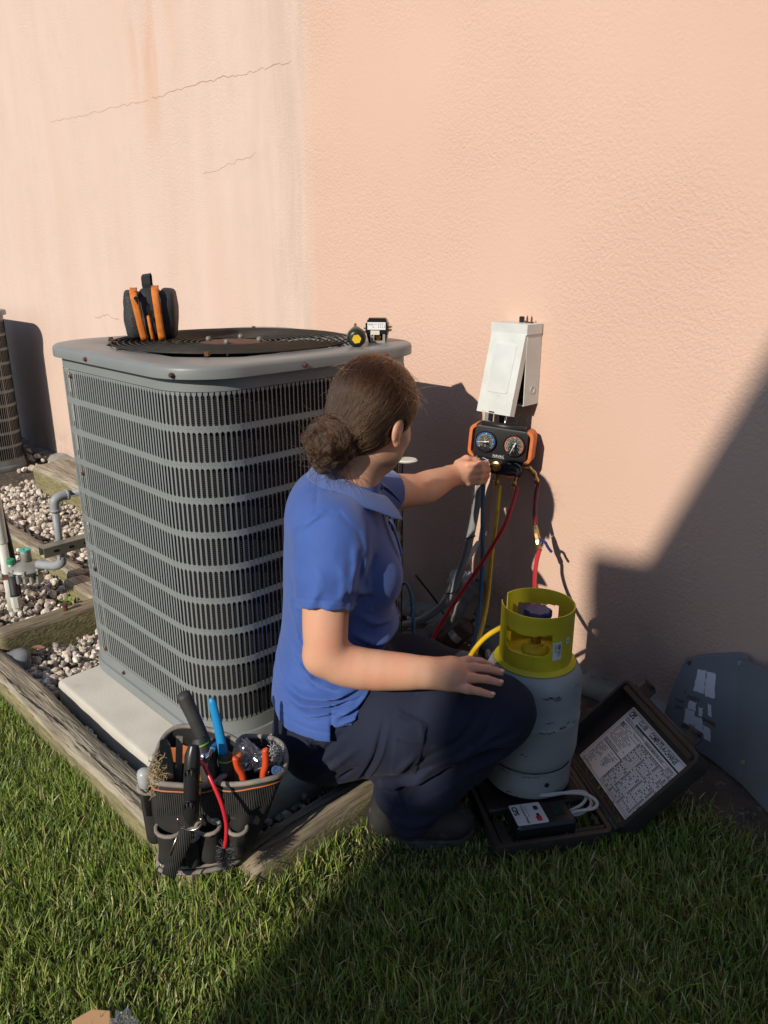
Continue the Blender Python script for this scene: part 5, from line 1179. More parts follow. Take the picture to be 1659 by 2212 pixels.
M_BLUEH = mat('blue_dipped_grip', (.015, .24, .52), .4); M_OR2 = mat('orange_dipped_grip', (.62, .075, .02), .35); M_LIME = mat('lime_ring', (.22, .46, .07), .45); M_CHROME = mat('chrome', (.55, .56, .58), .12, 1.0)
t = tool('hammer', 'thick black handled tool rising highest from the bag', 'hammer'); q = MB(); q.tube([(.052, -.012, .17), (.034, .0, .262), (.006, .012, .335), (-.010, .018, .374), (-.013, .019, .382), (-.014, .019, .385)], [.011, .013, .0145, .0155, .0135, .006], 14); bt(q, 'handle', M_RUB, t); q = MB(); q.tube([(.030, -.03, .255), (.046, .02, .262)], .013, 10); bt(q, 'head', M_CHROME, t)
t = tool('pliers', 'bright blue handle leaning against the grey unit behind the bag', 'pliers'); q = MB(); P = [(.070, -.002, .16), (.066, .002, .26), (.058, .008, .32), (.050, .013, .366), (.048, .014, .374), (.047, .014, .377)]; q.tube(P, [.010, .0105, .0100, .0085, .006, .002], 12); q.v = [(x, y * .8, z) for x, y, z in q.v]; bt(q, 'handle', M_BLUEH, t)
for (P, lab, nm) in (([(.074, -.008, .13), (.074, -.006, .20), (.073, -.004, .243), (.072, -.003, .25)], 'upright black driver handle with lime ring at the bag rim', 'screwdriver'), ([(.044, -.03, .16), (.036, -.022, .225), (.022, -.008, .286), (.020, -.006, .292)], 'tilted black driver handle with lime ring below the thick handle', 'screwdriver')):
    t = tool(nm, lab, 'screwdriver'); q = MB(); q.tube(P, [.014, .0165, .0165, .012], 14); bt(q, 'handle', M_RUB, t, autos=40); a, b_ = Vector(P[1]), Vector(P[2]); c = a.lerp(b_, .86); d = (b_ - a).normalized(); q = MB(); q.tube([c, c + d * .0035], .0172, 14); bt(q, 'lime_ring', M_LIME, t)
t = tool('flashlight', 'black ribbed pocket torch hanging over the front of the bag', 'flashlight'); q = MB(); q.tube([(.026, -.070, .318), (.024, -.078, .300), (.022, -.088, .262), (.020, -.096, .225), (.018, -.102, .185), (.017, -.105, .168), (.016, -.106, .158)], [.011, .016, .0165, .0155, .0165, .013, .008], 14); bt(q, 'barrel', mat('satin_black', (.016, .016, .017), .32), t, autos=45)
for (c, d) in (((.0225, -.1015, .272), 0), ((.019, -.1145, .205), 0)):
    q = MB(); Mo = frame(c, (1, 0, 0), (0, -.22, .97)); q.tube([Mo @ Vector((.010 * math.cos(a), .017 * math.sin(a), 0)) for a in np.linspace(0, 2 * math.pi, 21)[:-1]], .0016, 5, closed=True); bt(q, 'window_rim', M_BLACK, t)
    for xx in (-.004, .004): q = MB(); q.tube([Mo @ Vector((xx, -.011, .0)), Mo @ Vector((xx, .011, .0))], .0020, 6); bt(q, 'vent_bar', M_RUB, t)
t = tool('carabiner', 'silver wire clip with black strap hanging on the bag front', 'clip'); MW_ = mat('copper_tinted_wire', (.62, .52, .46), .3, 1.0)
for P_, r_ in (([(.016 + .024 * math.cos(a), -.112, .168 + .022 * math.sin(a)) for a in np.linspace(R(-200), R(20), 20)], .0022), ([(-.012, -.115, .132), (-.022, -.117, .108), (-.030, -.118, .088)], .0018), (smooth_path([(-.050, -.115, .062), (-.060, -.112, .050), (-.062, -.112, .036), (-.054, -.114, .030)], 4), .0018), (smooth_path([(-.020, -.118, .018), (-.012, -.12, .03), (-.010, -.12, .044)], 4), .0018)):
    q = MB(); q.tube(P_, r_, 6); bt(q, 'wire', MW_, t)
q = MB(); A = [(.010, -.112, .145), (-.008, -.116, .105), (-.026, -.116, .065), (-.040, -.112, .028)]; s_ = Vector((.012, 0, -.0085)).normalized() * .0155
for p in smooth_path(A, 4): q.v += [tuple(p - s_), tuple(p + s_)]
k_ = len(q.v) // 2; q.f = [(2 * i, 2 * i + 1, 2 * i + 3, 2 * i + 2) for i in range(k_ - 1)]; q.mi = [0] * len(q.f); o = bt(q, 'strap', M_WEB, t); mo = o.modifiers.new('s', 'SOLIDIFY'); mo.thickness = .004
t = tool('adjustable_wrench', 'chrome wrench head sticking up at the left of the bag', 'wrench'); q = MB(); q.prism([(-.014, -.05), (.010, -.05), (.013, -.01), (.011, .03), (.002, .048), (-.006, .046), (-.012, .02)], .014, frame((-.047, -.022, .252), (1, .15, .06), (0, .25, .97))); o = bt(q, 'head', M_CHROME, t, smooth=False); q = MB(); q.lathe([(.0065, 0), (.0065, .001), (0, .001)], 12, frame((-.045, -.040, .228), (1, .15, .06), (0, .25, .97)) @ Matrix.Rotation(math.pi, 4, 'Y')); bt(q, 'hang_hole', M_DARK, t); q = MB(); q.tube([(-.045, -.012, .21), (-.042, -.005, .12)], .011, 8); bt(q, 'shank', M_DARK, t)
t = tool('file', 'flat grey steel bar standing beside the chrome wrench head', 'file'); q = MB(); q.box((-.030, .006, .232), (.014, .004, .11), Matrix.Rotation(R(6), 3, 'Y')); bt(q, 'blade', mat('worn_steel', (.32, .31, .28), .45, .6), t, smooth=False)
# tan twine tuft
def tuft(c, rad, n, m, name, label, cat, L=.02, rr=.0006, flat=1.0, seed=1, kind=None, dirs=None):
    rn = random.Random(seed); q = MB(); c = Vector(c)
    for i in range(n):
        d = Vector((rn.gauss(0, 1), rn.gauss(0, 1), rn.gauss(0, 1) * flat)).normalized(); p = c + Vector((rn.gauss(0, rad[0]), rn.gauss(0, rad[1]), rn.gauss(0, rad[2]))); e = d * L * rn.uniform(.5, 1.1); k = Vector((rn.uniform(-1, 1), rn.uniform(-1, 1), rn.uniform(-1, 1))) * L * .35
        q.tube([p, p + e * .5 + k, p + e], [rr, rr, rr * .6], 4)
    return q
t = tool('twine_tuft', 'frayed tan twine hanging at the left rim of the bag', 'twine'); bt(tuft((-.062, -.042, .222), (.007, .006, .020), 260, None, '', '', '', .022, .0007, seed=3), 'fibres', mat('tan_twine', (.40, .30, .16), .9), t)
t = tool('screwdriver', 'translucent grey screwdriver handle in the left end pocket of the bag', 'screwdriver'); q = MB(); q.tube([(-.100, -.006, .10), (-.100, -.008, .165), (-.100, -.010, .172)], [.011, .012, .009], 12); bt(q, 'black_grip', M_BLACK, t); q = MB(); q.tube([(-.100, -.010, .172), (-.101, -.011, .178), (-.102, -.012, .205), (-.102, -.012, .214), (-.102, -.012, .217)], [.010, .0155, .0165, .013, .006], 8); bt(q, 'clear_handle', mat('cloudy_acetate', (.36, .37, .36), .3, var=(.45, .45, .44), vscale=20), t)
t = tool('flue_brush', 'red handled flue brush bending over the front of the bag', 'brush'); q = MB(); q.tube(smooth_path([(.010, -.010, .20), (.030, -.045, .262), (.054, -.075, .246), (.078, -.098, .205), (.088, -.108, .165), (.088, -.112, .135), (.083, -.114, .105)], 7), .0042, 9); bt(q, 'handle', mat('red_vinyl_rod', (.52, .02, .03), .3), t)
rn = random.Random(8); q = MB()
for i in range(420):
    z = rn.uniform(.055, .105); d = Vector((rn.gauss(0, 1), rn.gauss(0, 1), rn.gauss(0, .45))).normalized(); c = Vector((.083, -.114, z)); q.tube([c, c + d * rn.uniform(.016, .022)], [.00055, .0004], 3)
q.tube([(.083, -.114, .11), (.083, -.114, .045)], .002, 6); bt(q, 'bristles', mat('black_bristle', (.03, .03, .032), .45), t, smooth=False)
t = tool('pliers', 'orange dipped pliers standing open in the right pocket of the bag', 'pliers'); 
for P in ([(.112, -.022, .15), (.110, -.022, .205), (.101, -.024, .232), (.098, -.025, .252), (.099, -.025, .258)], [(.150, -.022, .15), (.153, -.022, .21), (.160, -.024, .240), (.161, -.025, .272), (.160, -.025, .278)]):
    q = MB(); q.tube(smooth_path(P, 5), [.0072] * 16 + [.0072, .0068, .0060, .0045, .0025], 10); bt(q, 'handle', M_OR2, t)
t = tool('chisel', 'grey handled tool with orange cap in the right pocket of the bag', 'screwdriver'); q = MB(); q.tube([(.094, .0, .13), (.094, .002, .232)], .0125, 12); bt(q, 'handle', mat('drab_plastic', (.20, .18, .13), .5), t, autos=40); q = MB(); q.tube([(.094, .002, .232), (.094, .002, .244), (.094, .002, .248)], [.0135, .013, .009], 12); bt(q, 'cap', mat('orange_cap', (.50, .16, .05), .5), t)
t = tool('wire_brush', 'small steel wire brush at the right rim of the bag', 'brush'); q = tuft((.176, .018, .232), (.006, .006, .012), 240, None, '', '', '', .016, .0006, seed=11); bt(q, 'bristles', mat('steel_bristle', (.42, .42, .42), .35, .9), t); q = MB(); q.tube([(.13, .0, .205), (.178, .018, .214)], .005, 8); bt(q, 'stem', M_BLACK, t)
for k, (x, y, z) in enumerate(((.172, .0, .205), (.181, -.002, .203), (.176, .008, .198))):
    t = tool('socket', ['chrome socket lying nearest the pliers in the right pocket', 'chrome socket at the far right of the right pocket', 'chrome socket behind the other two in the right pocket'][k], 'socket'); q = MB(); q.lathe([(.006, 0), (.0095, .001), (.0095, .018), (.0065, .018), (.006, .006), (0, .006)], 14, axis_frame((x, y, z), (.3, -.6, .5))); bt(q, 'body', M_CHROME, t, autos=40)
# crumpled clear plastic bag
bm = bmesh.new(); bmesh.ops.create_icosphere(bm, subdivisions=4, radius=1); me = bpy.data.meshes.new('plastic_bag')
from mathutils import noise as mnoise
for v in bm.verts:
    p = v.co.copy(); n_ = mnoise.noise(p * 2.2 + Vector((4, 0, 0))) * .45 + abs(mnoise.noise(p * 4.6)) * .35; p *= (.72 + n_); tp_ = max(0, p.z) ; k = 1 - .55 * min(1, tp_)
    v.co = Vector((p.x * .030 * k - .014 * tp_, p.y * .026 * k, p.z * .046)) + Vector((.122, .022, .228))
bm.to_mesh(me); bm.free()
def clear_plastic():
    m = bpy.data.materials.new('clear_plastic_film'); m.use_nodes = True; N = m.node_tree.nodes; N.clear(); L = m.node_tree.links
    t_ = N.new('ShaderNodeBsdfTransparent'); g_ = N.new('ShaderNodeBsdfGlossy'); g_.inputs['Roughness'].default_value = .12; d_ = N.new('ShaderNodeBsdfTranslucent'); d_.inputs[0].default_value = (.8, .8, .8, 1); mx = N.new('ShaderNodeMixShader'); mx.inputs[0].default_value = .35; m2 = N.new('ShaderNodeMixShader'); m2.inputs[0].default_value = .38; o = N.new('ShaderNodeOutputMaterial')
    L.new(g_.outputs[0], mx.inputs[1]); L.new(d_.outputs[0], mx.inputs[2]); L.new(t_.outputs[0], m2.inputs[1]); L.new(mx.outputs[0], m2.inputs[2]); L.new(m2.outputs[0], o.inputs[0]); return m
M_FILM = clear_plastic()
o = link('plastic_bag', me, M_FILM); o.matrix_world = MBAG.copy(); tag(o, 'crumpled clear plastic bag sticking out of the right bag pocket', 'plastic bag')
for k, (c, sz, col, lab) in enumerate((((.000, .03, .225), (.03, .004, .03), (.02, .14, .55), 'blue plastic package deep in the main bag pocket'), ((-.045, .06, .20), (.05, .006, .04), (.55, .17, .05), 'orange tool edge at the back of the main bag pocket'), ((.018, -.01, .20), (.022, .02, .03), (.55, .40, .05), 'yellow handled item low in the main bag pocket'))):
    q = MB(); q.box(c, sz, Matrix.Rotation(.3 * k, 3, 'Z') @ Matrix.Rotation(.5 - .3 * k, 3, 'Y'), bev=.002); q.box((c[0] + .006, c[1], c[2] + sz[2] * .4), (sz[0] * .5, sz[1] * .8, sz[2] * .6), Matrix.Rotation(.4, 3, 'Y'), bev=.0015); o = q.build('packet', mat('packet_colour_%d' % k, col, .45)); o.matrix_world = MBAG.copy(); tag(o, lab, 'package', 'hand tools in the bag')
# litter at the bottom edge of the lawn
q = MB(); P = [(0, 0), (.04, -.008), (.065, .004), (.06, .03), (.025, .038), (-.008, .022)]; q.prism(P, .012); o = q.build('cardboard_scrap', mat('kraft_card', (.42, .24, .12), .8), bevel=.002); o.location = (-1.108, .322, .028); o.rotation_euler = (.15, -.1, R(50)); tag(o, 'brown cardboard scrap lying on the grass at the bottom edge', 'scrap')
bm = bmesh.new(); bmesh.ops.create_icosphere(bm, subdivisions=4, radius=1); me = bpy.data.meshes.new('plastic_wrapper')
for v in bm.verts:
    p = v.co.copy(); p *= .75 + mnoise.noise(p * 3) * .5; v.co = Vector((p.x * .038, p.y * .028, p.z * .014))
bm.to_mesh(me); bm.free(); o = link('plastic_wrapper', me, M_FILM); o.location = (-1.052, .388, .042); tag(o, 'crumpled clear wrapper on the grass beside the cardboard scrap', 'wrapper')

# ================================================================== GAS PIPES LEFT OF THE UNIT
M_PVC = mat('white_pvc', (.66, .65, .58), .45, var=(.55, .54, .47), vscale=10); M_GPIPE = mat('grey_painted_pipe', (.30, .315, .32), .5, var=(.25, .26, .265), vscale=25, spots=(.42, .36, .22), sscale=40, slo=.68, shi=.75); M_ALU = mat('cast_aluminium', (.36, .355, .33), .55, .4, var=(.24, .23, .20), vscale=20)
t = empty('white_vent_pipe', (-2.955, .905, 0), label='white plastic pipe rising from the gravel at the left edge', cat='pipe'); q = MB(); q.tube([(0, 0, .0), (0, 0, .33)], .0175, 16); q.build('pipe', M_PVC, t, smooth=True); q = MB(); q.tube([(0, 0, .325), (0, 0, .62)], .0215, 16); q.build('coupler', M_PVC, t, autos=40)
q = MB(); q.tube(smooth_path([(-2.995, .945, .02), (-2.99, .945, .20), (-2.985, .935, .36), (-3.01, .93, .50), (-3.08, .925, .62)], 5), .012, 10); tag(q.build('black_conduit', M_BLACK, smooth=True), 'black conduit standing behind the white plastic pipe', 'conduit')
t = empty('grey_gas_pipe', (-2.72, 1.03, .27), label='grey painted gas pipe with elbow standing left of the unit', cat='pipe'); q = MB(); q.tube([(0, 0, 0), (0, 0, .225)], .0135, 14); q.build('riser', M_GPIPE, t, smooth=True); q = MB(); q.tube(smooth_path([(0, 0, .21), (0, .003, .242), (0, .022, .256), (0, .05, .258)], 6), .0175, 14); q.tube([(0, 0, .205), (0, 0, .214)], .0205, 14); q.tube([(0, .045, .258), (0, .055, .258)], .0205, 14); q.build('elbow', M_GPIPE, t, smooth=True); q = MB(); q.tube([(0, .04, .258), (0, .6, .262)], .0135, 14); q.build('run', M_GPIPE, t, smooth=True); q = MB(); q.tube(smooth_path([(0, 0, .03), (-.004, -.002, .004), (-.03, -.014, -.012), (-.07, -.03, -.018), (-.12, -.045, -.024)], 5), .0165, 14); q.build('lower_elbow', M_GPIPE, t, smooth=True)
t = empty('strut_channel', (-2.655, .955, .335), (0, 0, R(2)), label='slotted steel strut channel crossing in front of the grey gas pipe', cat='bracket'); M_GALV = mat('dull_galvanised', (.27, .26, .20), .5, .4, var=(.20, .19, .15), vscale=12)
q = MB(); q.box((-.021, .14, .034), (.045, .30, .003)); q.box((0, .14, .016), (.003, .30, .036)); q.box((-.042, .14, .016), (.003, .30, .036)); q.build('channel', M_GALV, t, bevel=.001)
for k in range(5): q = MB(); q.prism([(x, y) for x, y in rrect(-.010, .010, -.005, .005, .0048, 4)], .0006, frame((.0016, .035 + k * .056, .016), (0, 1, 0), (0, 0, 1))); q.build('slot', M_DARK, t)
t = empty('gas_regulator', (-2.90, .965, .22), (0, 0, R(45)), label='cast gas regulator with green caps between the white pipe and the grey pipe', cat='regulator')
q = MB(); q.lathe([(.0, -.035), (.03, -.035), (.042, -.02), (.046, -.006), (.066, -.004), (.068, .0), (.066, .004), (.056, .012), (.035, .024), (.02, .028), (0, .03)], 28); q.build('diaphragm_housing', M_ALU, t, autos=40)
for k in range(8): a = k * math.pi / 4 + .2; q = MB(); q.lathe([(.009, -.010), (.009, .007), (.006, .010), (0, .010)], 6, Matrix.Translation((.063 * math.cos(a), .063 * math.sin(a), 0))); q.build('flange_bolt', M_ALU, t)
q = MB(); q.lathe([(.020, .02), (.0195, .065), (.0195, .072)], 18); q.build('spring_tower', M_ALU, t, smooth=True); q = MB(); q.lathe([(.021, .070), (.021, .076), (.008, .077), (.006, .072), (0, .072)], 18); q.build('teal_cap', mat('teal_plastic', (.07, .40, .33), .5), t, autos=40)
q = MB(); q.lathe([(.012, -.01), (.012, .03)], 12, Matrix.Translation((-.052, -.02, 0))); q.build('vent_stub', M_ALU, t, smooth=True); q = MB(); q.lathe([(.015, .026), (.0155, .040), (.013, .043), (0, .043)], 14, Matrix.Translation((-.052, -.02, 0))); q.build('green_cap', mat('green_plastic', (.03, .26, .12), .5), t, autos=40)
for x in (-.03, -.005, .02, .045): q = MB(); q.box((x, -.01, -.04), (.016, .045, .04), bev=.005); q.build('body_rib', M_ALU, t)
q = MB(); q.tube([(-.05, 0, -.03), (-.10, -.005, -.032), (-.30, -.015, -.035)], .016, 12); q.build('inlet_pipe', M_GPIPE, t, smooth=True); q = MB(); q.tube([(-.075, -.003, -.031), (-.095, -.005, -.032)], .021, 6); q.build('rusty_union', M_RUST, t)
q = MB(); q.tube([(-.058, -.015, -.03), (-.058, -.015, -.10), (-.056, -.02, -.112)], [.016, .016, .018], 12); q.build('drip_leg', M_RUB, t, smooth=True); q = MB(); q.tube([(-.056, -.02, -.11), (-.056, -.02, -.155)], .020, 8); q.tube([(-.056, -.02, -.155), (-.056, -.02, -.22)], .015, 12); q.build('pvc_adapter', M_PVC, t)
# small weed
t = empty('weed', (-2.80, 1.06, .05), label='small light green weed in the gravel behind the cross timber', cat='weed'); M_WEED = mat('weed_leaf', (.20, .30, .05), .5)
for k in range(11):
    a = k * 2.4; L_ = .022 + .014 * random.random(); q = MB(); c_, s_ = math.cos(a), math.sin(a); pts = []
    for i, (u_, w_) in enumerate(((0, .15), (.35, .8), (.7, 1), (1, .1))):
        for sg in (-1, 1): pts.append((c_ * u_ * L_ - s_ * sg * w_ * L_ * .25, s_ * u_ * L_ + c_ * sg * w_ * L_ * .25, .02 + .03 * u_ * (1 - .5 * u_) + .004 * (k % 3)))
    q.add(pts, [(0, 1, 3, 2), (2, 3, 5, 4), (4, 5, 7, 6)]); q.build('leaf', M_WEED, t)

# ================================================================== PERSON
# body space: L = viewer's right, H = away from the viewer, z up
def to_world(A):
    A = np.asarray(A, dtype=np.float64); return np.stack([(A[..., 0] - A[..., 1]) * .70710678, (A[..., 0] + A[..., 1]) * .70710678, A[..., 2]], -1)
def W3(p): return Vector(to_world(np.array(p)))
class Field:
    def __init__(s, lo, hi, h):
        s.lo = np.array(lo, float); s.h = h; s.n = np.ceil((np.array(hi) - s.lo) / h).astype(int) + 1
        s.D = np.full(s.n, .25, dtype=np.float32); s.ax = [(s.lo[i] + h * np.arange(s.n[i])).astype(np.float32) for i in range(3)]
    def box(s, lo, hi):
        a = np.clip(np.floor((np.array(lo) - s.lo) / s.h).astype(int), 0, s.n); b = np.clip(np.ceil((np.array(hi) - s.lo) / s.h).astype(int) + 1, 0, s.n)
        sl = tuple(slice(a[i], b[i]) for i in range(3)); return sl, np.meshgrid(*[s.ax[i][sl[i]] for i in range(3)], indexing='ij', sparse=True)
    def smin(s, sl, d, k):
        a = s.D[sl]
        if k <= 0: s.D[sl] = np.minimum(a, d); return
        hh = np.maximum(k - np.abs(a - d), 0) / k; s.D[sl] = np.minimum(a, d) - hh * hh * k * .25
    def smax(s, sl, d, k=0.0):
        a = s.D[sl]
        if k <= 0: s.D[sl] = np.maximum(a, d); return
        hh = np.maximum(k - np.abs(a - d), 0) / k; s.D[sl] = np.maximum(a, d) + hh * hh * k * .25
    def cone_d(s, X, a, b, ra, rb, sc=(1, 1, 1)):
        a, b = np.array(a, float), np.array(b, float); sc = np.array(sc, float); ba = (b - a) * sc; L2 = max(1e-9, float(ba @ ba))
        P = [(X[i] - a[i]) * sc[i] for i in range(3)]; t = np.clip((P[0] * ba[0] + P[1] * ba[1] + P[2] * ba[2]) / L2, 0, 1)
        d = np.sqrt((P[0] - t * ba[0]) ** 2 + (P[1] - t * ba[1]) ** 2 + (P[2] - t * ba[2]) ** 2); return d - (ra + (rb - ra) * t)
    def cone(s, a, b, ra, rb, k=.02, sc=(1, 1, 1), cut=None):
        m = max(ra, rb) / min(sc) + k + .02; sl, X = s.box(np.minimum(a, b) - m, np.maximum(a, b) + m); d = s.cone_d(X, a, b, ra, rb, sc)
        if cut is not None:
            n, c = cut; d = np.maximum(d, n[0] * X[0] + n[1] * X[1] + n[2] * X[2] - c)
        s.smin(sl, d, k)
    def chain(s, pts, rs, k=.015, sc=(1, 1, 1)):
        for i in range(len(pts) - 1): s.cone(pts[i], pts[i + 1], rs[i], rs[i + 1], k, sc)
    def ell_d(s, X, c, r, A=None):
        P = [X[i] - c[i] for i in range(3)]
        if A is None: A = np.eye(3)
        Q = [(A[i][0] * P[0] + A[i][1] * P[1] + A[i][2] * P[2]) for i in range(3)]
        k0 = np.sqrt(sum((Q[i] / r[i]) ** 2 for i in range(3))); k1 = np.sqrt(sum((Q[i] / r[i] ** 2) ** 2 for i in range(3))) + 1e-6
        return k0 * (k0 - 1) / k1
    def ell(s, c, r, k=.02, A=None, op='add'):
        m = max(r) + k + .02; sl, X = s.box(np.array(c) - m, np.array(c) + m); d = s.ell_d(X, c, r, A)
        if op == 'add': s.smin(sl, d, k)
        else: s.smax(sl, -d, k)
    def stack(s, zs, cL, rL, cH, rH, k, off=0.0, ztop=None, zbot=None, p=2.2):
        zs = np.array(zs); sl, X = s.box((min(np.array(cL) - rL) - .06, min(np.array(cH) - rH) - .06, zs[0] - .05), (max(np.array(cL) + rL) + .06, max(np.array(cH) + rH) + .06, zs[-1] + .05))
        z = X[2].ravel(); zf = np.linspace(zs[0], zs[-1], 60)
        def itp(v):
            y = np.interp(zf, zs, v); ker = np.array([1, 2, 3, 4, 3, 2, 1.]); ker /= ker.sum(); y = np.convolve(np.pad(y, 3, mode='edge'), ker, 'valid'); return np.interp(z, zf, y)[None, None, :].astype(np.float32)
        a, b, c, e = itp(cL), itp(rL) + off, itp(cH), itp(rH) + off
        q = (np.abs((X[0] - a) / b) ** p + np.abs((X[1] - c) / e) ** p) ** (1 / p); d = (q - 1) * np.minimum(b, e)
        for (lim, sg) in ((ztop, 1), (zbot, -1)):
            if lim is not None:
                pz = (X[2] - lim) * sg; kk = .05; hh = np.maximum(kk - np.abs(d - pz), 0) / kk; d = np.maximum(d, pz) + hh * hh * kk * .25
        s.smin(sl, d.astype(np.float32), k)
    def fold(s, pts, amp, w, hlim=None, flat=True, asym=0.0):
        """raise (amp>0) or press in (amp<0) a crease along a polyline seen from the viewer's side"""
        pts = np.array(pts, float); m = w * 2.6; sl, X = s.box(pts.min(0) - m - (0, .08 if flat else 0, 0), pts.max(0) + m + (0, .08 if flat else 0, 0)); best = None
        for i in range(len(pts) - 1):
            a, b = pts[i], pts[i + 1]; ba = b - a
            if flat: ba = ba * (1, 0, 1)
            L2 = max(1e-9, ba @ ba); P = [X[j] - a[j] for j in range(3)]
            t = np.clip((P[0] * ba[0] + (0 if flat else P[1] * ba[1]) + P[2] * ba[2]) / L2, 0, 1); d2 = (P[0] - t * ba[0]) ** 2 + (P[2] - t * ba[2]) ** 2 + (0 if flat else (P[1] - t * ba[1]) ** 2); u = (i + t) / (len(pts) - 1); g_ = np.exp(-d2 / w ** 2) * np.sin(np.pi * np.clip(u * .9 + .05, 0, 1)); best = g_ if best is None else np.maximum(best, g_)
        if hlim is not None: best = best * np.clip((hlim - X[1]) / .03, 0, 1)
        s.D[sl] -= amp * best
    def mesh(s, name, smooth_it=0):
        import openvdb as vdb
        g_ = vdb.FloatGrid(.25); g_.copyFromArray(s.D); pts, quads = g_.convertToQuads(0.0)
        V = to_world(s.lo + np.asarray(pts) * s.h); Fq = np.asarray(quads)[:, ::-1]
        me = np_mesh(name, V, Fq); me.polygons.foreach_set('use_smooth', np.ones(len(me.polygons), dtype=bool)); return me
def sm(pts, n=6): return [tuple(p) for p in smooth_path(pts, n)]
person = empty('person', tuple(W3((0.0, 1.65, 0.0))), label='technician in blue polo shirt and navy trousers squatting at the gauges', cat='person')
PO = Vector(person.location)
def pmesh(name, me, m, parent=person):
    me.transform(Matrix.Translation(-PO)); return link(name, me, m, parent, True)

# torso profile shared by body, shirt and trousers
TZs = [.20, .27, .34, .42, .50, .58, .66, .74, .80, .845, .875]
TcL = [-.115, -.115, -.117, -.120, -.122, -.112, -.103, -.110, -.116, -.115, -.105]
TrL = [.148, .155, .152, .140, .124, .127, .133, .120, .101, .080, .050]
TcH = [1.72] * 11
TrH = [.18, .19, .185, .170, .158, .163, .174, .182, .172, .130, .075]

# ---- skin: head, neck, arms, hands on a body core
psi, th_ = R(46), R(20)
hf = np.array([math.cos(psi) * math.cos(th_), math.sin(psi) * math.cos(th_), -math.sin(th_)]); hr_ = np.array([math.sin(psi), -math.cos(psi), 0.0]); hu = np.cross(hr_, hf); HC = np.array([-.022, 1.722, 1.008])
if hu[2] < 0: hu = -hu
def hp(f, r_, u): return HC + hf * f + hr_ * r_ + hu * u
HA = np.array([hf, hr_, hu])
F = Field((-.31, 1.40, .02), (.40, 2.46, 1.16), .003)
F.stack(TZs, TcL, TrL, TcH, TrH, 0, off=-.030, ztop=.86, zbot=.30)
for (s_, Hh) in ((-1, 1.58), (1, 1.86)): F.chain([(-.09, Hh + (.05 if s_ < 0 else -.03), .31), (.20, Hh, .32 if s_ < 0 else .22), (.07, Hh - .01, .11)], [.05, .04, .03], .03)
# head
F.ell(hp(-.012, 0, .028), (.098, .077, .098), 0, HA); F.ell(hp(.030, 0, -.035), (.066, .060, .078), .03, HA); F.ell(hp(.052, 0, -.088), (.036, .034, .030), .03, HA)
for s_ in (-1, 1):
    F.ell(hp(.052, s_ * .040, -.030), (.026, .022, .026), .02, HA); F.ell(hp(.020, s_ * .050, -.070), (.040, .014, .022), .02, HA)      # cheek, jaw
    F.ell(hp(.086, s_ * .030, .006), (.016, .017, .011), .012, HA, 'sub'); F.ell(hp(.076, s_ * .030, .004), (.012, .012, .012), .004, HA)  # eye socket, eye
F.cone(hp(.086, 0, .012), hp(.110, 0, -.030), .008, .0125, .014); F.ell(hp(.100, 0, -.036), (.010, .016, .008), .008, HA)            # nose
F.ell(hp(.086, 0, -.062), (.010, .022, .006), .008, HA); F.ell(hp(.083, 0, -.073), (.010, .019, .007), .007, HA)                       # lips
F.cone(hp(-.028, 0, -.055), (-.075, 1.72, .845), .054, .062, .03)                                                                     # neck
# ears: rim, lobe and hollow
for s_ in (-1, 1):
    E0 = hp(-.004, s_ * .081, -.012); F.ell(E0, (.021, .0085, .035), .008, np.array([hf * .94 + hr_ * s_ * -.3, hr_ * .94 * s_ + hf * .3, hu])); F.ell(hp(.004, s_ * .0905, -.008), (.010, .006, .019), .004, HA, 'sub'); F.ell(hp(.004, s_ * .081, -.045), (.009, .006, .009), .006, HA)
# right arm (nearer the viewer), forearm along the thigh
F.chain(sm([(-.118, 1.572, .775), (-.124, 1.535, .68), (-.128, 1.508, .59), (-.126, 1.500, .535)], 3), list(np.interp(np.linspace(0, 1, 10), [0, .35, .75, 1], [.056, .050, .0455, .042])), .012)
F.chain(sm([(-.128, 1.500, .533), (-.095, 1.498, .506), (-.04, 1.497, .494), (.03, 1.498, .488), (.075, 1.499, .485), (.108, 1.500, .483)], 2), [.040, .0395, .0395, .040, .040, .039, .036, .033, .030, .0275, .026], .02)
F.ell((-.142, 1.500, .520), (.034, .036, .036), .02)
# right hand, palm down on the knee
WR = (.108, 1.500, .483)
F.cone(WR, (.150, 1.505, .482), .0265, .028, .02, (1, .72, 1.0)); F.ell((.150, 1.503, .478), (.047, .042, .021), .02, np.array([[1, 0, 0], [0, .93, .37], [0, -.37, .93]]))
FING = [([(.140, 1.472, .466), (.183, 1.465, .463), (.208, 1.462, .459), (.234, 1.461, .451)], .0086), ([(.143, 1.489, .478), (.194, 1.487, .478), (.226, 1.486, .475), (.255, 1.486, .466)], .0092), ([(.145, 1.509, .487), (.198, 1.511, .490), (.232, 1.511, .487), (.260, 1.511, .478)], .0094), ([(.141, 1.528, .492), (.190, 1.536, .493), (.219, 1.540, .488), (.243, 1.543, .477)], .0090)]
for P, r_ in FING: F.chain(P, [r_ * 1.22, r_ * 1.12, r_ * 1.0, r_ * .84], .0022); F.ell(P[1], (r_ * 1.25, r_ * 1.05, r_ * 1.2), .006)
F.chain([(.120, 1.528, .478), (.150, 1.556, .468), (.176, 1.566, .455), (.198, 1.570, .446)], [.015, .0125, .011, .0095], .008)
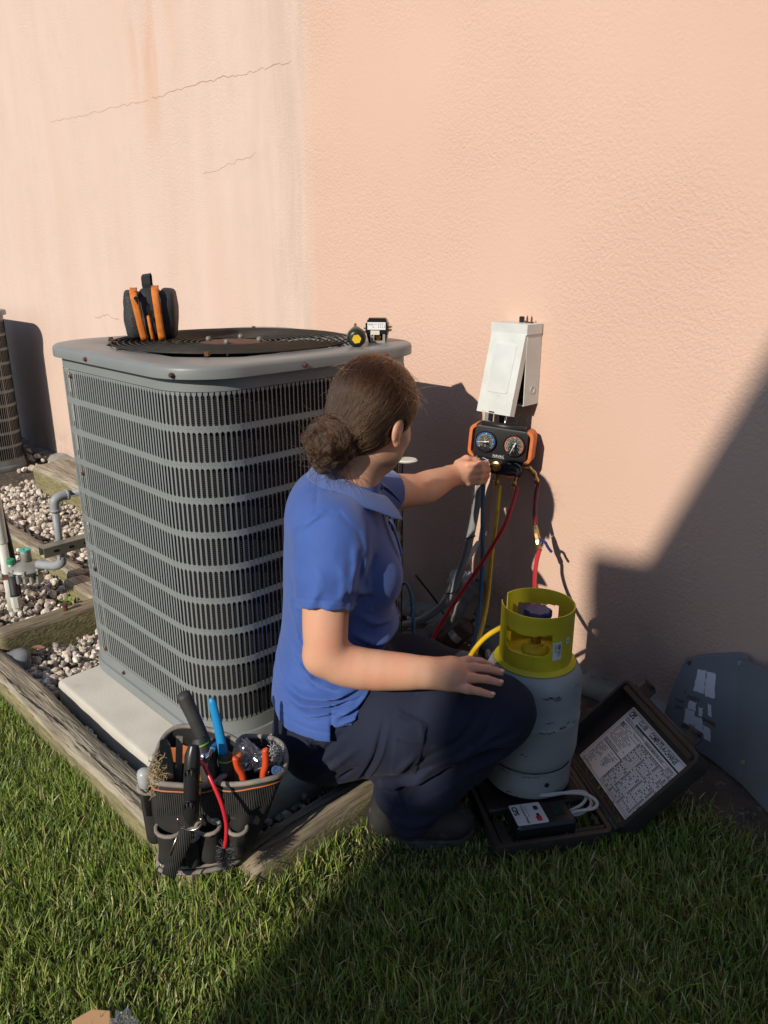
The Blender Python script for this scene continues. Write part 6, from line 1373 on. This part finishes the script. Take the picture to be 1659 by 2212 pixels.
# left arm reaching to the wall
F.chain(sm([(-.07, 1.870, .780), (.0, 1.965, .758), (.062, 2.050, .736), (.100, 2.100, .724)], 3), list(np.interp(np.linspace(0, 1, 10), [0, .4, 1], [.056, .048, .040])), .012)
F.chain(sm([(.100, 2.100, .724), (.130, 2.155, .718), (.170, 2.220, .716), (.205, 2.278, .714)], 3), [.040, .041, .0425, .0425, .041, .038, .0355, .0325, .030, .0285], .015)
# left hand closed on the knob
WL = np.array((.205, 2.278, .714)); KN = np.array((.300, 2.330, .712))
F.cone(tuple(WL), (.238, 2.300, .716), .0285, .031, .02); F.ell((.250, 2.306, .716), (.040, .030, .041), .02, np.array([[.88, .47, 0], [-.47, .88, 0], [0, 0, 1]]))
for i, (dz, dl) in enumerate(((.028, .0), (.009, .006), (-.010, .004), (-.027, -.003))):
    r_ = (.0108, .0112, .0106, .0096)[i]; F.chain([(.258 + dl, 2.290, .716 + dz), (.294 + dl, 2.298, .718 + dz), (.316 + dl, 2.322, .713 + dz), (.308 + dl, 2.346, .707 + dz * .9)], [r_ * 1.2, r_ * 1.12, r_, r_ * .9], .006)
F.chain([(.232, 2.318, .742), (.258, 2.338, .752), (.286, 2.350, .744), (.306, 2.352, .734)], [.015, .0125, .011, .0095], .008)
M_SKIN = mat('skin', (0.60, 0.335, 0.215), .48, var=(0.62, 0.275, 0.175), vscale=11, vdet=6, vlo=.40, vhi=.72, spots=(0.50, 0.24, 0.15), sscale=90, slo=.66, shi=.80, sss=.10, bump=.25, bscale=220, bdist=.0012, spec=.4, rvar=.06)
body = pmesh('body', F.mesh('body'), M_SKIN)
for P, r_ in FING:
    a, b_ = np.array(P[2]), np.array(P[3]); d = (b_ - a) / np.linalg.norm(b_ - a); up_ = np.array((0, -.35, .94)); up_ = up_ - d * (up_ @ d); up_ /= np.linalg.norm(up_); sd = np.cross(d, up_); q = MB(); q.lathe([(0, .0012), (.6, .0009), (1, 0)], 10)
    q.v = [tuple(W3(b_ + d * (v[0] * .0062 + .001) + sd * v[1] * .0050 + up_ * (v[2] + r_ * .80)) - PO) for v in q.v]; q.build('fingernail', mat('nail', (.72, .47, .38), .3), body, smooth=True)
del F

# ---- polo shirt
F = Field((-.33, 1.41, .27), (.14, 2.04, .92), .0032)
F.stack(TZs, TcL, [.156, .164, .160, .144] + TrL[4:], TcH, [.236, .242, .230, .200, .166, .164, .174, .182, .172, .130, .075], 0, off=.005, ztop=.880)
F.ell((-.025, 1.66, .640), (.062, .065, .062), .05); F.ell((-.025, 1.79, .640), (.062, .065, .062), .05)      # bust
F.ell((-.02, 1.72, .475), (.055, .12, .07), .06)                                                           # belly
F.ell((-.158, 1.72, .80), (.058, .13, .07), .05)                                                            # upper back
F.cone((-.078, 1.72, .82), (-.068, 1.72, .858), .075, .060, .03)                                               # neckband base
ad = np.array([-.012, -.060, -.150]); ad /= np.linalg.norm(ad); e1 = np.array((-.132, 1.513, .636))
F.cone((-.116, 1.586, .782), (-.124, 1.545, .70), .076, .068, .035); F.cone((-.124, 1.545, .70), tuple(e1 + ad * .02), .068, .060, .02, cut=(tuple(ad), float(ad @ e1)))
adl = np.array([.10, .115, -.03]); adl /= np.linalg.norm(adl); e2 = np.array((.012, 1.972, .758))
F.cone((-.095, 1.855, .785), tuple(e2 + adl * .02), .075, .058, .035, cut=(tuple(adl), float(adl @ e2)))
# hem: longer at the back, a vent notch at the side seam
slh, Xh = sl, X = F.box((-.4, 1.3, .2), (.2, 2.1, .5)); hem = np.where(X[0] < -.118, .311 + .012 * np.clip((-.118 - X[0]) / .15, 0, 1), .345 + np.maximum(0, X[0] + .073) * 1.9); hem = hem + .004 * np.sin(X[1] * 60) + X[2] * 0
# folds and tucks
rf = random.Random(12)
for P, a, w in (([(-.207, 1.57, .590), (-.189, 1.57, .548), (-.150, 1.57, .485)], .006, .010), ([(-.206, 1.57, .540), (-.185, 1.57, .505), (-.145, 1.57, .460)], .007, .009), ([(-.225, 1.57, .505), (-.20, 1.57, .475), (-.16, 1.57, .445), (-.11, 1.57, .435)], .006, .008),
    ([(-.245, 1.57, .428), (-.19, 1.56, .412), (-.11, 1.56, .416), (-.04, 1.56, .432)], .007, .008), ([(-.25, 1.57, .404), (-.19, 1.56, .392), (-.115, 1.56, .400), (-.05, 1.56, .415)], .006, .007), ([(-.235, 1.57, .384), (-.17, 1.56, .372), (-.10, 1.56, .385)], .004, .007),
    ([(-.11, 1.56, .372), (-.06, 1.56, .392), (-.02, 1.56, .425)], .005, .007), ([(-.10, 1.56, .355), (-.06, 1.56, .368), (-.03, 1.56, .395)], .004, .006), ([(-.215, 1.6, .62), (-.20, 1.57, .57), (-.19, 1.57, .53)], .005, .010),
    ([(-.06, 1.60, .60), (-.03, 1.60, .565), (.01, 1.62, .545)], .005, .011), ([(-.07, 1.59, .55), (-.03, 1.6, .515), (.02, 1.62, .50)], .006, .011), ([(-.08, 1.58, .50), (-.03, 1.6, .475), (.02, 1.62, .468)], .006, .010), ([(-.075, 1.56, .70), (-.055, 1.58, .665), (-.03, 1.6, .645)], .006, .012),
    ([(-.06, 1.55, .78), (-.055, 1.545, .74), (-.066, 1.53, .68)], .006, .012), ([(-.085, 1.52, .76), (-.080, 1.51, .71), (-.086, 1.50, .655)], .0035, .012), ([(-.13, 1.51, .74), (-.14, 1.5, .69), (-.15, 1.49, .645)], .003, .016), ([(-.19, 1.60, .80), (-.15, 1.62, .835), (-.12, 1.63, .85)], .003, .010), ([(-.04, 1.60, .80), (-.03, 1.61, .74), (-.045, 1.58, .70)], .004, .012)):
    F.fold(P, a * 1.8, w * .85, 1.70); F.fold([(p[0] + .004, p[1], p[2] - w * 1.15) for p in P], -a * 1.4, w * .7, 1.70)
sl, X = F.box((-.33, 1.42, .36), (.12, 1.72, .60)); ph = X[2] * 150 + 3.2 * np.sin(X[0] * 22 + X[2] * 14) + 1.7 * np.sin(X[0] * 47 - X[2] * 31) + 1.2 * np.sin(X[1] * 40); msk = np.exp(-((X[2] - .445) / .075) ** 2) * np.clip((1.72 - X[1]) / .06, 0, 1) * (.55 + .45 * np.sin(X[0] * 31 + X[2] * 11)); F.D[sl] -= .0062 * msk * (1 - np.abs(np.sin(ph * .5))) - .0022 * msk
sl, X = F.box((-.24, 1.42, .60), (-.03, 1.60, .84)); ph = X[0] * 120 + 2.5 * np.sin(X[2] * 24) + 1.5 * np.sin(X[2] * 51 + X[1] * 30); F.D[sl] -= .0030 * (1 - np.abs(np.sin(ph * .5))) * np.clip((.80 - X[2]) / .08, 0, 1) * np.clip((X[0] + .24) / .05, 0, 1)
# stitched bands: sleeve hem and shoulder seam
def near_plane(n, c0, wdt, amp, lo, hi):
    sl_, X_ = F.box(lo, hi); q_ = n[0] * X_[0] + n[1] * X_[1] + n[2] * X_[2] - c0; F.D[sl_] -= amp * np.clip(1 - np.abs(q_) / wdt, 0, 1)
near_plane(ad, float(ad @ e1) - .018, .0035, -.0022, (-.22, 1.42, .56), (-.05, 1.62, .70)); F.fold([(-.205, 1.58, .745), (-.185, 1.58, .800), (-.145, 1.57, .842), (-.095, 1.58, .842), (-.055, 1.58, .80), (-.036, 1.57, .745)], -.0032, .0042, 1.72)
F.fold([(-.145, 1.6, .845), (-.148, 1.6, .87)], -.003, .004, 1.72); F.fold([(-.118, 1.56, .42), (-.119, 1.56, .31)], -.003, .0035, 1.7)
sl2, X2 = F.box((-.4, 1.3, .29), (.2, 2.1, .36)); hb_ = (X2[2] - (.311 + .012 * np.clip((-.118 - X2[0]) / .15, 0, 1)) - .026); F.D[sl2] += .0018 * np.clip(1 - np.abs(hb_) / .0035, 0, 1) * (X2[0] < -.118)
F.smax(slh, hem - Xh[2])
sl, X = F.box((-.125, 1.3, .29), (-.108, 1.72, .35)); F.smax(sl, np.minimum(np.minimum(X[0] + .1215, -.1135 - X[0]), .352 - X[2]) + X[1] * 0)
# hollow the sleeve mouths and the hem
for a, b, ra, rb in (((-.124, 1.545, .70), tuple(e1 + ad * .05), .050, .053), ((-.04, 1.92, .772), tuple(e2 + adl * .05), .05, .0515)):
    sl, X = F.box(np.minimum(a, b) - .09, np.maximum(a, b) + .09); F.smax(sl, -F.cone_d(X, a, b, ra, rb))
M_SHIRT = mat('royal_blue_polo', (0.042, 0.090, 0.300), .72, var=(0.047, 0.101, 0.33), vscale=14, sheen=.25, bump=.35, bscale=420, bdist=.0008, spec=.3)
shirt = pmesh('polo_shirt', F.mesh('polo_shirt'), M_SHIRT); del F
# collar: turned-down band round the neck, points at the front
def collar_mesh():
    up, lo = [], []
    NC = np.array((-.062, 1.722))
    ks = [(200, 1), (160, 1), (120, 1), (80, 1), (50, 1), (28, 1), (332, 1), (310, 1), (280, 1), (240, 1), (200, 1)]
    angs = np.linspace(25, 335, 33); rows = []
    for a in angs:
        ar = R(a); c_, s_ = math.cos(ar), math.sin(ar); fr = .5 + .5 * c_
        zu = .905 - .078 * fr ** 1.3; ru = .066 + .010 * fr
        zl = zu - .030 - .006 * fr; rl_ = .104 + .004 * fr + .010 * abs(s_)
        tip = max(0, (abs(a - 180) - 120) / 35); rl_ += .020 * tip; zl -= .018 * tip
        row = []
        for t, (r_, z) in ((0, (ru - .002, zu - .010)), (.3, (ru + .003, zu + .003)), (.45, (ru + .012, zu - .001)), (.7, (ru + (rl_ - ru) * .62, zu + (zl - zu) * .52 + .004)), (1, (rl_, zl))):
            row.append((NC[0] + r_ * c_ - .010, NC[1] + r_ * s_, z))
        rows.append(row)
    V = to_world(np.array(rows).reshape(-1, 3)); n = 5; Fq = np.array([(i * n + j, i * n + j + 1, (i + 1) * n + j + 1, (i + 1) * n + j) for i in range(len(rows) - 1) for j in range(n - 1)])
    return np_mesh('collar', V, Fq)
co_ = pmesh('collar', collar_mesh(), mat('collar_rib_knit', (0.045, 0.098, 0.34), .6, var=(0.055, 0.12, 0.40), vscale=18, sheen=.3, bump=.8, bscale=170, bump_wave='Z', bdist=.002), shirt)
mo = co_.modifiers.new('thick', 'SOLIDIFY'); mo.thickness = .0045; mo.offset = 1; mo = co_.modifiers.new('sub', 'SUBSURF'); mo.levels = 2; mo.render_levels = 2
q = MB(); pl = sm([(.002, 1.705, .805), (.020, 1.695, .76), (.034, 1.69, .715), (.040, 1.688, .69)], 4)
for p in pl: q.v += [tuple(W3((p[0] + .003, p[1] - .012, p[2])) - PO), tuple(W3((p[0] + .004, p[1] + .014, p[2])) - PO)]
q.f = [(2 * i, 2 * i + 1, 2 * i + 3, 2 * i + 2) for i in range(len(pl) - 1)]; q.mi = [0] * len(q.f); o = q.build('placket', M_SHIRT, shirt, smooth=True); mo = o.modifiers.new('t', 'SOLIDIFY'); mo.thickness = .004

# ---- trousers
F = Field((-.31, 1.42, .0), (.40, 2.02, .50), .0033)
F.stack(TZs[:5], TcL[:5], TrL[:5], TcH[:5], TrH[:5], 0, off=.0, ztop=.43, zbot=.145)
for s_, Hh in ((-1, 1.615), (1, 1.83)): F.ell((-.155, Hh, .250), (.112, .105, .105), .05)      # seat
F.chain([(-.10, 1.622, .275), (.03, 1.590, .306), (.16, 1.562, .338), (.262, 1.558, .348)], [.126, .119, .099, .083], .03)
F.ell((.262, 1.558, .345), (.085, .077, .082), .03)
F.chain([(.262, 1.56, .325), (.19, 1.555, .235), (.118, 1.55, .165), (.068, 1.55, .105), (.060, 1.55, .062)], [.072, .071, .073, .070, .064], .02)
F.ell((.022, 1.55, .150), (.050, .060, .055), .03)
F.chain([(-.10, 1.86, .27), (.08, 1.865, .262), (.22, 1.87, .225), (.29, 1.87, .195)], [.135, .105, .088, .078], .03)
F.chain([(.28, 1.87, .19), (.15, 1.84, .10), (.02, 1.80, .085), (-.05, 1.78, .085)], [.078, .075, .07, .06], .03)
sl, X = F.box((-.10, 1.40, .08), (.26, 1.56, .34)); F.smax(sl, -F.cone_d(X, (-.06, 1.455, .128), (.185, 1.472, .262), .020, .010), .018)
# crease between thigh and calf, gathered knee and ankle folds
for P, a, w in (([(-.02, 1.5, .150), (.06, 1.5, .166), (.13, 1.48, .205), (.19, 1.48, .255)], -.020, .013), ([(.05, 1.48, .19), (.12, 1.48, .245), (.20, 1.48, .315), (.28, 1.49, .365)], .005, .010), ([(.16, 1.47, .275), (.23, 1.47, .315), (.31, 1.49, .335)], .007, .010), ([(.15, 1.47, .25), (.22, 1.47, .285), (.30, 1.49, .30)], -.006, .009), ([(.17, 1.47, .235), (.24, 1.48, .262), (.30, 1.5, .272)], .006, .009),
    ([(.06, 1.46, .235), (.10, 1.46, .28), (.17, 1.46, .34), (.21, 1.47, .39)], -.004, .010), ([(.02, 1.44, .22), (.05, 1.44, .27), (.075, 1.44, .30)], .004, .010), ([(-.055, 1.44, .17), (-.035, 1.43, .235), (-.015, 1.43, .30), (.0, 1.43, .37)], -.005, .006), ([(-.045, 1.44, .17), (-.023, 1.43, .235), (-.003, 1.43, .30), (.012, 1.43, .37)], .003, .005),
    ([(-.19, 1.47, .245), (-.14, 1.46, .275), (-.09, 1.45, .33)], -.005, .008), ([(-.16, 1.47, .20), (-.10, 1.45, .255), (-.06, 1.44, .30)], .004, .010), ([(-.11, 1.45, .185), (-.06, 1.44, .235)], -.004, .007),
    ([(-.015, 1.49, .13), (.02, 1.48, .105), (.08, 1.48, .095), (.13, 1.49, .11)], .007, .010), ([(-.01, 1.49, .16), (.03, 1.48, .14), (.07, 1.48, .135)], -.005, .009), ([(.0, 1.49, .075), (.05, 1.48, .06), (.11, 1.49, .07)], .006, .009), ([(.04, 1.48, .19), (.10, 1.47, .185), (.16, 1.48, .20)], .005, .012), ([(.02, 1.49, .18), (.035, 1.48, .15), (.05, 1.48, .118)], .005, .007)):
    F.fold(P, a * 2.0, w * .9, 1.66)
# cargo pocket and seam welts
for P, a in (([(.020, 1.44, .385), (.082, 1.45, .375), (.088, 1.45, .325)], .0035), ([(-.125, 1.45, .262), (-.085, 1.44, .252), (-.045, 1.44, .248)], -.003), ([(.245, 1.49, .395), (.225, 1.48, .35), (.20, 1.47, .315)], -.0028), ([(-.215, 1.5, .215), (-.19, 1.49, .225), (-.175, 1.48, .21), (-.19, 1.49, .195)], -.0025)):
    F.fold(P, a, .0048, 1.66)
def quad_mask(X, pts, soft=.0025):
    m_ = None
    for i in range(len(pts)):
        a, b_ = np.array(pts[i]), np.array(pts[(i + 1) % len(pts)]); n_ = np.array((-(b_ - a)[1], (b_ - a)[0])); n_ = n_ / np.linalg.norm(n_); e_ = np.clip(((X[0] - a[0]) * n_[0] + (X[2] - a[1]) * n_[1]) / soft, 0, 1); m_ = e_ if m_ is None else np.minimum(m_, e_)
    return m_
for pts, a in (([(.012, .235), (.075, .215), (.095, .365), (.028, .388)], .004), ([(.022, .338), (.090, .322), (.098, .372), (.030, .395)], .0045)):
    sl, X = F.box((-.05, 1.40, .18), (.12, 1.58, .42)); F.D[sl] -= a * quad_mask(X, pts) * np.clip((1.56 - X[1]) / .02, 0, 1)
sl, X = F.box((-.30, 1.42, .10), (.36, 1.70, .42)); ph = (X[0] * .72 - X[2] * .69) * 75 + 2.6 * np.sin(X[0] * 13 + X[2] * 21) + 1.4 * np.sin(X[2] * 37); F.D[sl] -= .0030 * (1 - np.abs(np.sin(ph * .5))) * np.clip((1.70 - X[1]) / .05, 0, 1) * (.35 + .65 * np.clip(np.sin(X[0] * 17 + 1.0) + .3, 0, 1))
# clip the cuffs above the shoe, hollow
cn2 = np.array([-.16, 0, -1.0]); cn2 /= np.linalg.norm(cn2); sl, X = F.box((-.1, 1.42, 0), (.20, 1.66, .16)); F.smax(sl, (.032 - X[2]) + np.maximum(0, .045 - X[0]) * 1.15 + np.maximum(0, X[0] - .10) * .8 + X[1] * 0, .008)
M_NAVY = mat('navy_work_cloth', (0.0130, 0.0165, 0.034), .85, var=(0.0165, 0.0205, 0.039), vscale=10, spots=(.024, .028, .044), sscale=24, slo=.62, shi=.75, bump=.3, bscale=500, bdist=.0006, sheen=.04, spec=.25)
trousers = pmesh('trousers', F.mesh('trousers'), M_NAVY); del F
q = MB(); c0 = np.array((-.222, 1.550, .268)); 
pa = [W3(c0 + np.array((dl, dh, dz))) - PO for dl, dh, dz in ((-.010, .006, -.009), (.009, -.010, -.007), (.007, -.010, .011), (-.012, .006, .010))]; q.add(pa, [(0, 1, 2, 3)]); o = q.build('brand_tag', mat('navy_tag', (.02, .03, .06), .7), trousers)
# ---- boots
def shoe(heel, toe, H0, lift, name, label, tilt=0.0):
    F = Field((-.24, H0 - .09, -.03), (.26, H0 + .10, .22), .0032); hl, tl = heel, toe
    if tilt == 0:
        F.chain([(hl + .045, H0, .052), (hl + .10, H0, .055), (hl + .17, H0 - .004, .050), (tl - .055, H0 - .006, .046)], [.044, .044, .046, .046], .02, (1, 1.0, 1.0)); F.cone((hl + .05, H0, .06), (hl + .058, H0, .112), .043, .042, .02); F.ell((tl - .062, H0 - .006, .050), (.062, .048, .036), .015)
        sl, X = F.box((-.3, 1.3, -.1), (.3, 2.1, .3)); F.smax(sl, (.014 - X[2]) + 0 * (X[0] + X[1]), .006)
    me = F.mesh(name); o = pmesh(name, me, mat('black_nubuck', (.018, .017, .016), .8, var=(.032, .030, .027), vscale=18, spots=(.085, .078, .07), sscale=40, slo=.62, shi=.75, bump=.5, bscale=160, bdist=.001)); o['label'] = label
    F = Field((-.24, H0 - .09, -.03), (.26, H0 + .10, .10), .0032); sl, X = F.box((-.3, 1.3, -.1), (.3, 2.1, .3))
    c = (hl + tl) / 2; a = (tl - hl) / 2; wv = .046 + .006 * np.sin((X[0] - hl) / (tl - hl) * 3.6 - .6); d = ((np.abs((X[0] - c) / a) ** 3.2 + np.abs((X[1] - H0 + .002) / wv) ** 2.4) ** (1 / 2.6) - 1) * .045; d = np.maximum(d, np.abs(X[2] - .011 - .012 * np.clip((X[0] - tl + .07) / .07, 0, 1) ** 2) - .012); F.smin(sl, d.astype(np.float32), 0)
    s2 = pmesh('sole', F.mesh('sole'), mat('worn_black_sole', (.045, .042, .04), .85, var=(.10, .093, .086), vscale=30, bump=.6, bscale=60, bdist=.002), o); s2.matrix_parent_inverse = Matrix(); return o
sh_r = shoe(-.045, .222, 1.552, 0, 'boot', 'black work boot planted on the grass')
q = MB()
for k in range(4): a = .085 + k * .018; P = sm([(a, 1.522, .090 - k * .004), (a + .006, 1.545, .104 - k * .005), (a + .004, 1.575, .094 - k * .004)], 4); q.tube([W3(p) - PO for p in P], .0026, 6)
q.build('laces', mat('black_lace', (.012, .012, .012), .8), sh_r, smooth=True)
F = Field((-.24, 1.66, -.02), (.14, 1.88, .22), .0034); F.chain([(.02, 1.775, .065), (-.06, 1.77, .085), (-.125, 1.765, .125)], [.048, .052, .046], .03); F.cone((-.11, 1.765, .12), (-.085, 1.775, .165), .045, .044, .03); lsh = pmesh('boot', F.mesh('boot'), MATS['black_nubuck']); lsh['label'] = 'black work boot on tiptoe behind, under the seat'; del F
F = Field((-.26, 1.66, -.02), (.14, 1.90, .22), .0034); F.chain([(.045, 1.775, .035), (-.04, 1.772, .045), (-.10, 1.768, .078), (-.158, 1.765, .125)], [.032, .034, .034, .030], .02, (1, .72, 1)); s2 = pmesh('sole', F.mesh('sole'), MATS['worn_black_sole'], lsh); del F

# ---- hair
HAIR_C = hp(-.014, 0, .030); HR = np.array((.109, .089, .107))
BUN = np.array((-.121, 1.630, .966)); BASE = np.array((-.088, 1.655, .975))
F = Field((-.21, 1.52, .85), (.12, 1.86, 1.16), .003)
F.ell(HAIR_C, tuple(HR), 0, HA); F.ell(hp(-.055, 0, -.035), (.060, .070, .055), .03, HA)
sl, X = F.box((-.3, 1.4, .8), (.2, 2.0, 1.3)); nv = hf * .80 - hu * .60; F.smax(sl, nv[0] * (X[0] - HC[0]) + nv[1] * (X[1] - HC[1]) + nv[2] * (X[2] - HC[2]) - .030, .012)
F.ell(hp(-.004, .088, -.030), (.030, .022, .040), .008, HA, 'sub'); F.ell(hp(-.004, -.088, -.030), (.030, .022, .040), .008, HA, 'sub')
F.cone(tuple(BASE), tuple(BASE * .5 + BUN * .5), .036, .032, .02)
for i in range(7):
    a = i * 2 * math.pi / 7; ax1, ax2 = np.array((.25, -.3, .92)), np.array((-.72, .55, .38)); c = BUN + (ax1 * math.cos(a) + ax2 * math.sin(a)) * (.030 + .004 * math.sin(i * 2.3)); F.ell(c, (.027, .026, .025 + .004 * (i % 2)), .014)
F.ell(BUN, (.040, .038, .040), .02)
for i in range(9):
    rb = random.Random(40 + i); a = rb.uniform(0, 6.28); P = []
    tl = np.array((rb.gauss(0, 1), rb.gauss(0, 1), rb.gauss(0, 1))); tl /= np.linalg.norm(tl); tm = np.cross(tl, (.3, .5, .8)); tm /= np.linalg.norm(tm); tn = np.cross(tl, tm)
    for k in range(7): b_ = a + k * .42; P.append(tuple(BUN + (tm * math.cos(b_) + tn * math.sin(b_)) * .046 + tl * .012 * math.sin(k)))
    F.chain(P, [.009, .0115, .012, .012, .012, .011, .008], .005)
M_HAIRB = mat('hair_base', (0.016, 0.009, 0.006), .6, var=(0.028, 0.016, 0.010), vscale=40)
hair = pmesh('hair', F.mesh('hair'), M_HAIRB); HF_ = F
def hair_strands(G):
    rr = np.random.default_rng(77); S = []; A = HA; nvv = nv
    D, lo, h = G.D, G.lo, G.h
    def samp(P):
        q_ = np.clip((P - lo) / h, 1, np.array(D.shape) - 3); i = q_.astype(int); f = q_ - i; out = 0
        for dx in (0, 1):
            for dy in (0, 1):
                for dz in (0, 1): out = out + D[i[:, 0] + dx, i[:, 1] + dy, i[:, 2] + dz] * ((f[:, 0] if dx else 1 - f[:, 0]) * (f[:, 1] if dy else 1 - f[:, 1]) * (f[:, 2] if dz else 1 - f[:, 2]))
        return out
    def grad(P):
        e = h * 1.5; g_ = np.stack([samp(P + e * np.eye(3)[k]) - samp(P - e * np.eye(3)[k]) for k in range(3)], 1); return g_ / (np.linalg.norm(g_, axis=1)[:, None] + 1e-9)
    idx = np.argwhere(np.abs(D) < h * .6); pick = idx[rr.integers(0, len(idx), 15000)]; P0 = lo + pick * h + rr.uniform(-h, h, (len(pick), 3)) * .5
    a1, a2 = np.array((.25, -.3, .92)), np.array((-.72, .55, .38)); a1 /= np.linalg.norm(a1); a2 = a2 - a1 * (a1 @ a2); a2 /= np.linalg.norm(a2); a3 = np.cross(a1, a2)
    n = len(P0); inbun = np.linalg.norm(P0 - BUN, axis=1) < .068; lockn = np.sin((P0 @ a1) * 210 + 1.5 * np.sin((P0 @ a2) * 90)) * np.sin((P0 @ a3) * 160)
    off = rr.uniform(.0004, .0035, n) + .0016 * lockn; L_ = np.where(inbun, rr.uniform(.03, .10, n), rr.uniform(.05, .13, n)); ns = 12; wob = rr.normal(size=(n, 3)) * .10; P = P0.copy(); path = []
    for k in range(ns):
        g_ = grad(P); P = P - g_ * (samp(P) - off)[:, None]; path.append(P.copy())
        r_ = P - BUN; sw = np.cross(np.broadcast_to(a3, r_.shape), r_) + .35 * np.cross(np.broadcast_to(a1, r_.shape), r_); sw += .8 * np.sin(P0 * 140 + k * .25) * .03; dh_ = BASE - P; dd = np.linalg.norm(dh_, axis=1)
        d = np.where((inbun | (dd < .028))[:, None], sw / (np.linalg.norm(sw, axis=1)[:, None] + 1e-9), dh_ / (dd[:, None] + 1e-9)) + wob; d = d - g_ * (d * g_).sum(1)[:, None]; d /= np.linalg.norm(d, axis=1)[:, None] + 1e-9; P = P + d * (L_ / ns)[:, None]
    path = np.stack(path, 1); front = (P0 - HC) @ nvv > .034
    for i in range(n):
        if front[i]: continue
        S.append((path[i], rr.uniform(.0010, .0017) if rr.random() < .08 else rr.uniform(.0005, .0009)))
    # loose hairs
    for i in range(360):
        if i % 2: v = rr.normal(size=3); v /= np.linalg.norm(v); v[2] = abs(v[2]) * .8 + .2; v /= np.linalg.norm(v); p = HAIR_C + A.T @ (v * HR)
        else: v = rr.normal(size=3); v /= np.linalg.norm(v); p = BUN + v * .055
        if (p - HC) @ nvv > .03: continue
        d = (p - (HAIR_C if i % 2 else BUN)); d /= np.linalg.norm(d); t_ = np.cross(d, rr.normal(size=3)); t_ /= np.linalg.norm(t_); L_ = rr.uniform(.015, .05) * (1.2 if rr.random() < .2 else 1); cur = rr.normal(size=3) * .5; P = []
        for k in range(9):
            u = k / 8; P.append(p + (t_ * .75 + d * .45) * L_ * u + cur * L_ * u * u * .6 - np.array((0, 0, .25)) * L_ * u * u)
        S.append((P, .00034))
    for i in range(60):      # wisps over the nape
        p = BUN + np.array((rr.uniform(-.01, .05), rr.uniform(-.02, .02), -.045 + rr.normal() * .006)); P = []; dx = rr.normal() * .02; dy = rr.normal() * .01; L_ = rr.uniform(.02, .06)
        for k in range(8): u = k / 7; P.append(p + np.array((dx * u + .01 * u * u, -.006 * u + dy * u, -L_ * u)))
        S.append((P, .0003))
    return S
S = hair_strands(HF_); del F, HF_; hc = bpy.data.hair_curves.new('hair_strands'); hc.add_curves([len(p) for p, _ in S])
pos = (to_world(np.concatenate([np.array(p) for p, _ in S])) - np.array(PO)).astype(np.float32); hc.attributes['position'].data.foreach_set('vector', pos.ravel())
ra = hc.attributes.new('radius', 'FLOAT', 'POINT'); rad = np.concatenate([r_ * np.linspace(1, .55, len(p)) for p, r_ in S]).astype(np.float32); ra.data.foreach_set('value', rad)
mh = bpy.data.materials.new('brown_hair'); mh.use_nodes = True; N_ = mh.node_tree.nodes; N_.clear(); hbs = N_.new('ShaderNodeBsdfHairPrincipled'); hbs.parametrization = 'COLOR'; hi_ = N_.new('ShaderNodeHairInfo'); cr = N_.new('ShaderNodeMix'); cr.data_type = 'RGBA'; cr.inputs[6].default_value = (.012, .0052, .0026, 1); cr.inputs[7].default_value = (.080, .036, .015, 1)
mh.node_tree.links.new(hi_.outputs['Random'], cr.inputs[0]); mh.node_tree.links.new(cr.outputs[2], hbs.inputs['Color']); hbs.inputs['IOR'].default_value = 1.38; hbs.inputs['Roughness'].default_value = .30; hbs.inputs['Radial Roughness'].default_value = .4; oo = N_.new('ShaderNodeOutputMaterial'); mh.node_tree.links.new(hbs.outputs[0], oo.inputs[0])
hc.materials.append(mh); ho = bpy.data.objects.new('hair_strands', hc); COL.objects.link(ho); ho.parent = hair; ho['kind'] = 'stuff'
# pale plastic cover at the rear corner of the unit, seen past the face
q = MB(); q.lathe([(0, 0), (.030, .001), (.034, .005), (.030, .009), (0, .010)], 20, Matrix.Diagonal((1.0, .8, 1, 1))); q.tube([(-.03, .01, .004), (-.06, .05, .004)], .004, 8); o = q.build('plastic_disc', MATS['pale_vinyl'], autos=40); o.location = tuple(W3((.066, 2.20, .780))); o.rotation_euler = (0, 0, R(45)); tag(o, 'pale oval plastic disc sticking out past the face of the technician', 'disc')
q = MB(); q.tube(sm([tuple(W3((-.005, 2.28, .70))), tuple(W3((.0, 2.29, .5))), tuple(W3((-.01, 2.29, .25)))], 4), .012, 10); tag(q.build('service_conduit', M_BLACK, smooth=True), 'black conduit down the rear corner of the grey unit behind the shoulder', 'conduit')
